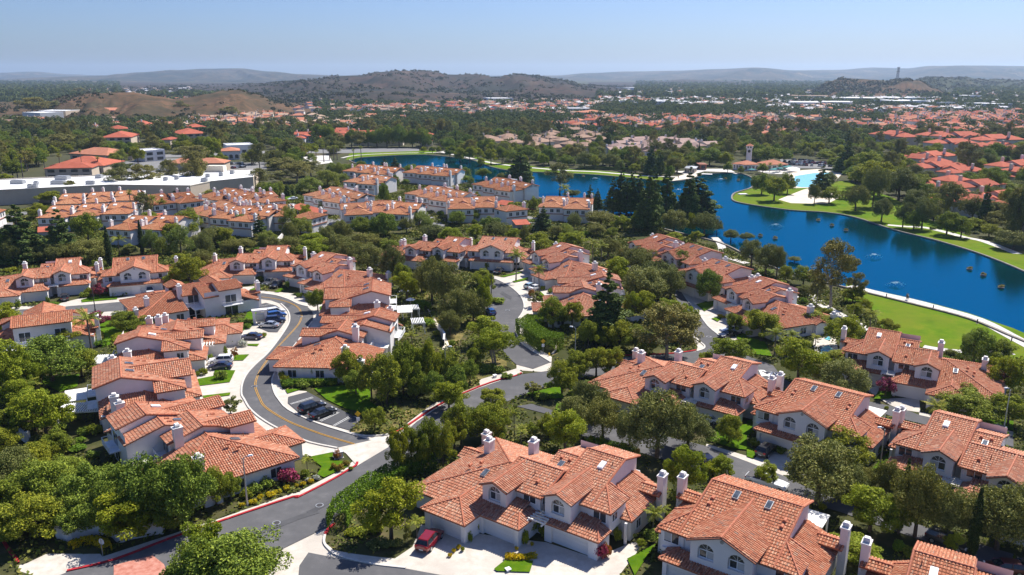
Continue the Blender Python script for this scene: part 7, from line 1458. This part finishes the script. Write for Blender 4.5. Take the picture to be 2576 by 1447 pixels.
treecell = {}
for o, d, x, y, H_, Wd_ in PLANTS: treecell.setdefault((int(x//8), int(y//8)), []).append((x, y, Wd_*.36))
def crowd(x, y, r):
    for a in (-1,0,1):
        for b in (-1,0,1):
            for tx, ty, tr in treecell.get((int(x//8)+a, int(y//8)+b), ()):
                if (tx-x)**2+(ty-y)**2 < (tr+r)**2: return True
    return False
COUNT = {}
for o, d, *_ in PLANTS: COUNT[d] = COUNT.get(d, 0)+1
SHORE = [G('F', *q) for q in [(640,470),(860,405),(880,400),(1000,390),(1090,388),(1180,398),(1290,428),(1500,437),(1690,450),(1780,430),(1900,440),(2100,450),(2300,520),(2450,600),(2576,660)]]
def beyond(x, y):
    "on the far side of the estate and the lake"
    u, v = PX((x, y, 0)); e = [(-400,505),(0,500),(640,440),(860,400),(1090,384),(1180,394),(1290,424),(1500,434),(1690,446),(1780,430),(1900,436),(2140,450),(2200,480),(2300,560),(2450,640),(2800,760)]
    for a, b in zip(e, e[1:]):
        if a[0] <= u <= b[0]: return v < a[1]+(b[1]-a[1])*(u-a[0])/(b[0]-a[0])
    return False
cand = []
Y = 250.0
while Y < 900:
    step = 9.5+(Y-330)*.006; x = -Y*.72
    while x < Y*.72:
        cand.append((x+random.uniform(-.45,.45)*step, Y+random.uniform(-.45,.45)*step)); x += step
    Y += step
for x, y in cand:
    if not beyond(x, y) or blocked(x, y) or crowd(x, y, 1.6): continue
    inest = any(inside(E, x, y) for E in ESTATES); dens = .4 if inest else .78 if not any((hx-x)**2+(hy-y)**2 < 400 for hx, hy, r in cell.get((int(x//20), int(y//20)), ())) else .45
    if random.random() > dens: continue
    left = x < -y*.2
    code = random.choices('boydewcpxf', [26,22,5,15,10 if left else 5,5,2,1.0,.8,1])[0]
    if COUNT.get(DESC[code], 0) >= 290: code = random.choice('bode')
    if COUNT.get(DESC[code], 0) >= 290: continue
    COUNT[DESC[code]] = COUNT.get(DESC[code], 0)+1
    Hh = {'b': 8.5,'o': 8,'y': 8,'d': 9.5,'e': 14,'w': 8.5,'c': 14,'p': 9,'x': 11,'f': 14}[code]*random.uniform(.7,1.25); Rr = {'b': 3.9,'o': 4.6,'y': 3.4,'d': 4.2,'e': 4.4,'w': 4,'c': 3,'p': 2.5,'x': 1,'f': 1.4}[code]*random.uniform(.8,1.25)
    if inest: Hh *= .72; Rr *= .8
    if code in 'bodew' : Rr = min(Rr*1.1, 5.5)
    put_tree(code, x, y, Hh, Rr, None, y < 520); treecell.setdefault((int(x//8), int(y//8)), []).append((x, y, Rr*.62))
# fill between the houses of the near estate: loose shrubs and small trees on planted ground
gap = [mixed('F', (1180,393),(1290,419),(1500,426),(1690,441),(1750,424),(1600,398),(1300,388),(1180,378)), mixed('A4', (330,180),(1150,190),(1250,400),(1500,900),(1150,900),(800,760),(450,740),(320,480)), mixed('A4', (1500,900),(2200,800),(2576,700),(2576,1100),(1700,1000))]+[mixed('F', *P) for P in ([(0,640),(640,480),(900,560),(1400,500),(1500,520),(1480,620),(1300,640),(900,640),(600,620),(300,640),(0,690)], [(1560,640),(1700,600),(1830,640),(1960,740),(2150,760),(2100,860),(1800,830),(1640,760)], [(2050,860),(2576,860),(2576,960),(2400,960),(2150,930)], [(-300,840),(150,860),(190,1000),(100,1130),(280,1200),(640,1200),(560,1320),(-200,1350)], [(1330,830),(1700,830),(1740,900),(1560,960),(1420,960)], [(1100,860),(1290,860),(1290,940),(1180,980),(1060,1010),(980,960)], [(1010,1060),(1400,990),(1600,1000),(1480,1100),(1190,1150),(1060,1200),(980,1190)])]
random.shuffle(gap)
for P in gap:
    xs = [p.x for p in P]; ys = [p.y for p in P]; area = (max(xs)-min(xs))*(max(ys)-min(ys))
    for _ in range(int(area/38)):
        x, y = random.uniform(min(xs), max(xs)), random.uniform(min(ys), max(ys))
        if not inside(P, x, y) or any(inside(K, x, y) for K in KEEP) or any(inside(K, x, y) for K in GL_): continue
        ok = True
        for ph, loc, th, k in HOUSES:
            if k not in 'DTUR': continue
            dx, dy = x-loc[0], y-loc[1]; lx, ly = dx*math.cos(th)+dy*math.sin(th), -dx*math.sin(th)+dy*math.cos(th)
            bx = RB[ph] if k == 'R' else {'D': (-11,11,-9,20), 'T': (-13,19,-7,25), 'U': (-19,13,-7,25)}[k]
            if bx[0] < lx < bx[1] and bx[2] < ly < bx[3]: ok = False; break
        if not ok: continue
        if random.random() < (.42 if y < 195 or x > 60 else .14) and y > 95 and not crowd(x, y, 2.0):
            c = random.choice('oooobbbdyw'); 
            if COUNT.get(DESC[c], 0) < 285:
                COUNT[DESC[c]] = COUNT.get(DESC[c], 0)+1; r_ = random.uniform(2.3, 3.9); put_tree(c, x, y, random.uniform(4.2, 7.6), r_); treecell.setdefault((int(x//8), int(y//8)), []).append((x, y, r_*.7))
            continue
        c = random.choice('gghddo'); hh = random.uniform(.8, 2.2)
        if sum(COUNT.get(q, 0) for q in SHN.values()) > 292: continue
        COUNT[SHN[c]] = COUNT.get(SHN[c], 0)+1; put_shrub(c, x, y, hh, random.uniform(.9, 2.2))
def in_np(P, X, Y):
    r = np.zeros(len(X), bool); n = len(P); j = n-1
    for i in range(n):
        xi, yi, xj, yj = P[i][0], P[i][1], P[j][0], P[j][1]
        if yi != yj: r ^= ((yi > Y) != (yj > Y)) & (X < (xj-xi)*(Y-yi)/(yj-yi)+xi)
        j = i
    return r
def undergrowth():
    "low ivy and ground cover on all the planted ground: nobody could count it"
    r = np.random.default_rng(11); n = 560000; Y = np.sqrt(r.uniform(60**2, 420**2, n)); X = r.uniform(-.72, .72, n)*Y; ok = in_np(estate, X, Y)
    for P in KEEP+PAVE+GL_+PARK: ok &= ~in_np(P, X, Y)
    for ph, loc, th, k in HOUSES:
        if k not in 'DTUR': continue
        dx, dy = X-loc[0], Y-loc[1]; lx = dx*math.cos(th)+dy*math.sin(th); ly = -dx*math.sin(th)+dy*math.cos(th)
        bx = RB[ph] if k == 'R' else {'D': (-7.5,7.5,-1.9,14.5), 'T': (-11.5,16.5,0,22), 'U': (-16.5,11.5,0,22)}[k]; ok &= ~((lx > bx[0]) & (lx < bx[1]) & (ly > bx[2]) & (ly < bx[3]))
    f = np.sin(X*.31+Y*.17)+np.sin(X*.11-Y*.23+1.3)+np.sin(X*.53+2*np.sin(Y*.4))*.7+np.sin(Y*.71+X*.6)*.5; ok &= f > r.uniform(-1.6, .3, n)
    X, Y, f = X[ok], Y[ok], f[ok]; n = len(X); h = np.clip(.25+.28*f, .08, 1.1)*r.uniform(.3,1,n)
    C = np.stack([X, Y, h], 1); nr = r.normal(size=(n,3))*.6+np.array([0,0,.8]); nr /= np.linalg.norm(nr,axis=1)[:,None]; t = np.cross(nr, r.normal(size=(n,3))); t /= np.linalg.norm(t,axis=1)[:,None]; b = np.cross(nr, t); s = (.16+.0011*Y)[:,None]*r.uniform(.7,1.3,n)[:,None]
    V = np.stack([C-t*s, C-b*s*.7, C+t*s, C+b*s*.7], 1).reshape(-1,3); me = mesh_np('undergrowth', V, n, 'leaf_under'); tag(link('undergrowth', me), 'low ivy and ground cover between the houses and trees', 'ground cover', None, 'stuff'); print('undergrowth', n)
undergrowth()
# the far wood: tens of thousands of crowns nobody could count, and the roofs between them
def far_wood():
    r = np.random.default_rng(3); pts = []
    for Y0, Y1, n in ((640,1100,5200),(1100,1900,8000),(1900,3600,8000),(3600,6500,6000)):
        y = np.sqrt(r.uniform(Y0**2, Y1**2, n)); x = r.uniform(-.72, .72, n)*y; pts.append(np.stack([x, y], 1))
    P = np.concatenate(pts); keep = []
    for x, y in P:
        if on_hill(x, y) or (y > 820 and town(x, y) > .3 and random.random() < .45): continue
        if not (y > 900 or (beyond(x, y) and not blocked(x, y, 1) and not crowd(x, y, 1.2))): continue
        if any((q[0]-x)**2+(q[1]-y)**2 < 75 for a in (-1,0,1) for b in (-1,0,1) for q in cell2.get((int(x//20)+a, int(y//20)+b), ())): continue
        if y < 1500 and random.random() < .55 and any(inside(E, x, y) for E in ESTATES): continue
        keep.append((x, y))
    P = np.array(keep); n = len(P); k = np.where(P[:,1] < 1000, 90, np.where(P[:,1] < 1500, 46, 14)); cs = np.repeat(P, k, 0); m = len(cs); sc = np.repeat(r.uniform(.75,1.5,n)*np.where(P[:,1] > 1900, 1.7, 1), k)
    d = r.normal(size=(m,3)); d /= np.linalg.norm(d,axis=1)[:,None]; d[:,2] = np.abs(d[:,2])*1.1-.25
    C = np.zeros((m,3)); C[:,:2] = cs+d[:,:2]*(sc*4.2)[:,None]; C[:,2] = sc*(3.6+d[:,2]*3.6)
    nr = d+r.normal(size=(m,3))*.4; nr /= np.linalg.norm(nr,axis=1)[:,None]; t = np.cross(nr, r.normal(size=(m,3))); t /= np.linalg.norm(t,axis=1)[:,None]; b = np.cross(nr, t); s = (sc*np.repeat(np.where(P[:,1] < 1000, .68, np.where(P[:,1] < 1500, 1.0, 2.3)), k))[:,None]
    V = np.stack([C-t*s, C-b*s*.8, C+t*s, C+b*s*.8], 1).reshape(-1,3)
    me = mesh_np('far_wood', V, m, 'leaf_far'); o = link('far_wood', me); tag(o, 'dark green far-off woods filling the plain to the hills', 'woods', None, 'stuff')
t = NT('leaf_far'); g = t.node('ShaderNodeNewGeometry'); co = t.coord()
c1 = t.ramp(t.noise(co, .035, 3), [(.35, (.055,.075,.026)), (.5, (.10,.13,.038)), (.68, (.16,.16,.06))]); c2 = t.mix(t.math('MULTIPLY', g.outputs['Random Per Island'], .5), c1, (.05,.075,.028)); t.set(c2, .9, None, .02)
tl = t.node('ShaderNodeBsdfTranslucent'); t.link(c2, tl.inputs['Color']); ms = t.node('ShaderNodeMixShader'); ms.inputs[0].default_value = .3; t.link(t.b.outputs[0], ms.inputs[1]); t.link(tl.outputs[0], ms.inputs[2]); t.link(ms.outputs[0], t.n['Material Output'].inputs['Surface']); M['leaf_far'] = t.m
# remaining distant houses beyond the individually built ones
N_IND = 300-len(FAR)
def scatter_far(win, poly, n, roofs, walls, shapes=(0,1)):
    P = [G(win, *q) for q in poly]; ESTATES.append(P); xs = [p.x for p in P]; ys = [p.y for p in P]; out = []; tries = 0
    while len(out) < n and tries < n*60:
        tries += 1; x, y = random.uniform(min(xs), max(xs)), random.uniform(min(ys), max(ys))
        if inside(P, x, y) and not inside(lake, x, y) and all((x-a)**2+(y-b)**2 > 300 for a, b, *_ in out): out.append((x, y, random.choice(shapes), random.choice(roofs), random.choice(walls)))
    return out
more = []
more += scatter_far('M2', [(730,720),(900,640),(1500,590),(2412,600),(2412,740),(1700,730),(1300,700)], 46, ['roof_salmon','roof_red'], ['stucco_cream','stucco'])
more += scatter_far('M0', [(1800,680),(1850,570),(2412,520),(2412,700)], 34, ['roof_salmon','roof_tan'], ['stucco_cream','stucco'])
more += scatter_far('M3', [(-50,640),(0,560),(400,560),(860,590),(860,640),(300,680)], 24, ['roof_tan','roof_salmon'], ['stucco_cream'])
more += scatter_far('M3', [(0,760),(120,690),(560,700),(600,780),(300,840),(0,860)], 14, ['roof_red','roof_salmon'], ['stucco_cream'])
more += scatter_far('M1', [(500,520),(700,440),(1250,430),(1750,470),(2300,560),(2000,600),(1300,560),(500,560)], 46, ['roof_salmon','roof_tan'], ['stucco','stucco_cream'])
more += scatter_far('M3', [(1300,600),(1700,560),(2412,560),(2412,640),(1300,640)], 90, ['roof_salmon','roof_red','roof_salmon'], ['stucco_cream','stucco'])
more += scatter_far('M2', [(0,540),(200,430),(1200,440),(1100,520),(400,560)], 50, ['roof_tan','roof_white','roof_salmon'], ['stucco','stucco_cream'])
more += scatter_far('M0', [(0,470),(100,330),(900,330),(1800,310),(1800,370),(300,440)], 60, ['roof_white','roof_tan'], ['stucco'])
more += scatter_far('M2', [(1150,420),(1300,340),(2400,330),(2400,470),(1500,500)], 60, ['roof_white','roof_white','roof_tan'], ['stucco','stucco_grey'])
more += scatter_far('M3', [(0,440),(0,350),(600,330),(1700,400),(2412,400),(2412,520),(1200,520)], 70, ['roof_white','roof_white','roof_tan'], ['stucco','stucco_grey'])
more.sort(key=lambda q: q[1])
for x, y, sh, rm, wm_ in more[:max(0, N_IND)]: put_far(sh, rm, wm_, x, y, random.uniform(0, 6.3), random.uniform(.9,1.2))
rest = more[max(0, N_IND):]
def town(x, y): return math.sin(x*.011+y*.006)+math.sin(y*.0083-x*.005+1.7)+.8*math.sin(x*.027+2*math.sin(y*.011))
def on_hill(x, y):
    u = PX((x, y, 0))[0]; return (1000 < y < 1700 and u < 790) or (1990 < y < 2800 and 2020 < u < 2400) or (2300 < y and 300 < u < 1600) or (1650 < y and 620 < u < 1500)
rr = random.Random(77)
for _ in range(9000):
    y = math.sqrt(rr.uniform(820**2, 3400**2)); x = rr.uniform(-.72, .72)*y
    if on_hill(x, y) or town(x, y) < .05+rr.uniform(-.6,.6) or blocked(x, y, 5): continue
    u = PX((x, y, 0))[0]; biz = u > 1450 and y > 1250
    rest.append((x, y, rr.choice((0,1,1,3 if biz else 0)), rr.choice(['roof_white','roof_white','roof_tan','roof_salmon'] if biz else ['roof_salmon','roof_salmon','roof_tan','roof_red','roof_brown']), rr.choice(['stucco','stucco_cream'])))
    if len(rest) > 3300: break
print('rest', len(rest))
def merged(items):
    V, F, MI, mats = [], [], [], []
    for x, y, sh, rm, wm_ in items:
        key = (sh, rm, wm_); 
        if key not in SH: SH[key] = small_house(*key)
        th = random.uniform(0, 6.3); c, s = math.cos(th), math.sin(th)
        for me in SH[key]:
            mt = me.materials[0]
            if mt not in mats: mats.append(mt)
            k = len(V); V += [(x+v.co.x*c-v.co.y*s, y+v.co.x*s+v.co.y*c, v.co.z) for v in me.vertices]; F += [[i+k for i in p.vertices] for p in me.polygons]; MI += [mats.index(mt)]*len(me.polygons)
    me = bpy.data.meshes.new('far_rooftops'); me.from_pydata(V, [], F)
    for m in mats: me.materials.append(m)
    me.polygons.foreach_set('material_index', MI); o = link('far_rooftops', me); tag(o, 'countless tiny rooftops of the town towards the hills', 'rooftops', None, 'stuff')
if rest: merged(rest)
cell2 = {}
for q in more+rest: cell2.setdefault((int(q[0]//20), int(q[1]//20)), []).append(q)
far_wood()
print('far houses', len(FAR), 'rest', len(rest), 'plants', len(PLANTS), {k: v for k, v in COUNT.items()})

# ------------------------------------------------------------------ names for the many: each says how it looks and where it stands
LM = []
for ph, loc, th, k in HOUSES:
    if k in 'DTU': d = {'D': (0,6), 'T': (2,11), 'U': (-2,11)}[k]; c, s = math.cos(th), math.sin(th); LM.append((ph, loc[0]+d[0]*c-d[1]*s, loc[1]+d[0]*s+d[1]*c))
    elif k == 'R': LM.append((ph, loc[0]+12*math.cos(th), loc[1]+12*math.sin(th)+5))
    elif k == 'S': LM.append((ph, loc[0], loc[1]))
for ph, win, q in (('two walkers on the path','U3',(1450,545)),('swimming pool terrace','U3',(720,1020)),('peninsula sand court','F',(2060,495)),('curved parking bay','U1',(300,700)),('lower parking bay','L1',(900,150)),('main road junction','L1',(1150,430)),('entrance wall','B0',(800,400)),('tall clipped hedge','U2',(560,960)),('middle street','U2',(250,600)),('right-hand street','U2',(2000,750)),('lake lagoon','M3',(600,1150)),('far shore lawn','M2',(1150,1080)),('beach club','A3',(2250,290)),('shop parking lot','M0',(1400,1030)),('arched cafe','M0',(2090,970)),('brown-roofed village','M2',(400,850)),('mauve-roofed village','M2',(1600,890)),('red roofs by the right bank','M3',(1750,1200)),('red blocks on the right','M3',(1600,830)),('orange roofs on the right','M3',(1600,690)),('long school','M0',(960,570)),('far boulevard','M1',(1200,880)),('red flats at left','M0',(1050,800)),('wide road at left','M0',(150,890)),('brown hill at left','M0',(1500,480)),('orange houses left of centre','M1',(700,620)),('left lake arm','M1',(1500,980)),('bottom road corner','L1',(800,1350)),('hillside footpath','U1',(1850,900)),('front lawn','B1',(2050,1350))):
    p = G(win, *q); LM.append((ph, p.x, p.y))
LMA = np.array([(a, b) for _, a, b in LM])
def rel(x, y):
    d = np.hypot(LMA[:,0]-x, (LMA[:,1]-y)); i = int(d.argmin()); dx, dy = x-LMA[i,0], (y-LMA[i,1])*.8
    w = ('right of' if dx > 0 else 'left of') if abs(dx) > abs(dy) else ('behind' if dy > 0 else 'in front of'); return w, LM[i][0]
def size_word(d, H_): 
    if 'palm' in d or 'cypress' in d or 'small' in d: return ''
    return 'tall ' if H_ > 11 else ('low ' if H_ < 4.5 else '')
ORD = ['nearest','second nearest','third nearest','fourth nearest','fifth nearest','sixth nearest','seventh nearest','eighth nearest','ninth nearest','tenth nearest','eleventh nearest','twelfth nearest']
fam = {}
for o, d, x, y, H_, Wd_ in PLANTS:
    w, ph = rel(x, y); noun = '' if d.endswith(('palm','cypress','conifer','shrub','clump')) else ' tree'
    fam.setdefault((d+noun, w, ph), []).append((math.hypot(x, y), o))
for (nm, w, ph), L in fam.items():
    L.sort(key=lambda t: t[0])
    for i, (dd, o) in enumerate(L):
        if len(L) == 1: o['label'] = f'{nm} {w} the {ph}'
        elif i < len(ORD): o['label'] = f'{ORD[i]} {nm} {w} the {ph}' if len(f'{ORD[i]} {nm} {w} the {ph}'.split()) < 17 else f'{ORD[i]} {nm} {w} {ph}'
        else: o['label'] = f'one of the farthest {nm}s {w} the {ph}'
        if not o.get('group'): o['group'] = nm+'s'
for o, *_ in PLANTS:
    if len(o['label'].split()) > 16: o['label'] = o['label'].replace(' the ', ' ')
RN = dict(roof_red='red', roof_salmon='orange', roof_brown='brown', roof_mauve='mauve', roof_tan='tan', roof_white='white')
fam = {}
for root, x, y, rm, sh in FAR:
    w, ph = rel(x, y); fam.setdefault((RN[rm], w, ph), []).append((math.hypot(x, y), root))
for (c, w, ph), L in fam.items():
    L.sort(key=lambda t: t[0])
    for i, (dd, o) in enumerate(L):
        if len(L) == 1: o['label'] = f'distant {c}-roofed house {w} the {ph}'
        elif i < len(ORD): o['label'] = f'{ORD[i]} {c}-roofed house {w} the {ph}'
        else: o['label'] = f'one of the farthest {c}-roofed houses {w} the {ph}'
        tag(o, None, 'house', f'distant {c}-roofed houses')
wl = [o for o in COL.objects if o.get('group') == 'far warehouses']; wl.sort(key=lambda o: PX(o.location)[0])
ons = ['first','second','third','fourth','fifth','sixth','seventh','eighth','ninth','tenth','eleventh','twelfth','thirteenth','fourteenth','fifteenth','sixteenth','seventeenth','eighteenth','nineteenth','twentieth','twenty-first','twenty-second','twenty-third','twenty-fourth','twenty-fifth','twenty-sixth']
for i, o in enumerate(wl): o['label'] = f'large pale flat-roofed warehouse below the far hills, {ons[i]} from the left'
tl = [o for o in COL.objects if o.get('label') == 'teal parasol on the beach club terrace']; tl.sort(key=lambda o: PX(o.location)[0])
for i, o in enumerate(tl): o['label'] = f'teal parasol on the beach club terrace, {ons[i]} from left'; o['group'] = 'teal parasols'
tl = [o for o in COL.objects if o.get('label') == 'white parasol on the beach club terrace']; tl.sort(key=lambda o: PX(o.location)[0])
for i, o in enumerate(tl): o['label'] = f'white parasol on the beach club terrace, {ons[i]} from left'; o['group'] = 'white parasols'

# ------------------------------------------------------------------ air, light, camera
def haze():
    b = MB(); b.box(-14000, 14000, -60, 17500, -21.5, 260); o = link('haze', b.mesh('haze', []))
    m = bpy.data.materials.new('haze'); m.use_nodes = True; n = m.node_tree.nodes; n.clear(); out = n.new('ShaderNodeOutputMaterial'); v = n.new('ShaderNodeVolumePrincipled')
    v.inputs['Color'].default_value = (.56,.74,1.0,1); v.inputs['Density'].default_value = HAZE; v.inputs['Anisotropy'].default_value = .3; m.node_tree.links.new(v.outputs[0], out.inputs['Volume'])
    o.data.materials.append(m); tag(o, kind='stuff')
HAZE = 5.5e-5
haze()
SUN_AZ, SUN_EL = 41.0, 51.0
wd = bpy.data.worlds.new('World'); scene.world = wd; wd.use_nodes = True; nt = wd.node_tree
sky = nt.nodes.new('ShaderNodeTexSky'); sky.sky_type = 'NISHITA'; sky.sun_disc = False; sky.sun_elevation = R_(SUN_EL); sky.sun_rotation = R_(SUN_AZ); sky.altitude = 100; sky.air_density = 1.0; sky.dust_density = 1.0; sky.ozone_density = 2.2
bg = nt.nodes['Background']; bg.inputs['Strength'].default_value = .057; mxn = nt.nodes.new('ShaderNodeMix'); mxn.data_type = 'RGBA'; mxn.blend_type = 'MULTIPLY'; mxn.inputs['Factor'].default_value = 1; mxn.inputs[7].default_value = (.78,.96,1.42,1); nt.links.new(sky.outputs[0], mxn.inputs[6]); nt.links.new(mxn.outputs[2], bg.inputs['Color'])
sd = bpy.data.lights.new('Sun', 'SUN'); sd.energy = 5.0; sd.angle = R_(.53); sd.color = (1,.95,.87); so = bpy.data.objects.new('Sun', sd); COL.objects.link(so)
d = Vector((math.sin(R_(SUN_AZ))*math.cos(R_(SUN_EL)), math.cos(R_(SUN_AZ))*math.cos(R_(SUN_EL)), math.sin(R_(SUN_EL)))); so.rotation_euler = d.to_track_quat('Z', 'Y').to_euler(); so.location = (0,0,120)
cd = bpy.data.cameras.new('Camera'); cd.sensor_width = 36; cd.lens = 36*FPX/2576; cd.clip_end = 120000; cd.clip_start = .5; co_ = bpy.data.objects.new('Camera', cd); COL.objects.link(co_); co_.location = (0,0,CAM_H); co_.rotation_euler = (math.pi/2-PITCH, 0, 0); scene.camera = co_
scene.view_settings.view_transform = 'Standard'; scene.view_settings.look = 'None'; scene.view_settings.exposure = 0.68; scene.view_settings.gamma = 1
scene.render.engine = 'CYCLES'
try: scene.cycles.volume_bounces = 1; scene.cycles.max_bounces = 6; scene.cycles.transparent_max_bounces = 4
except Exception: pass
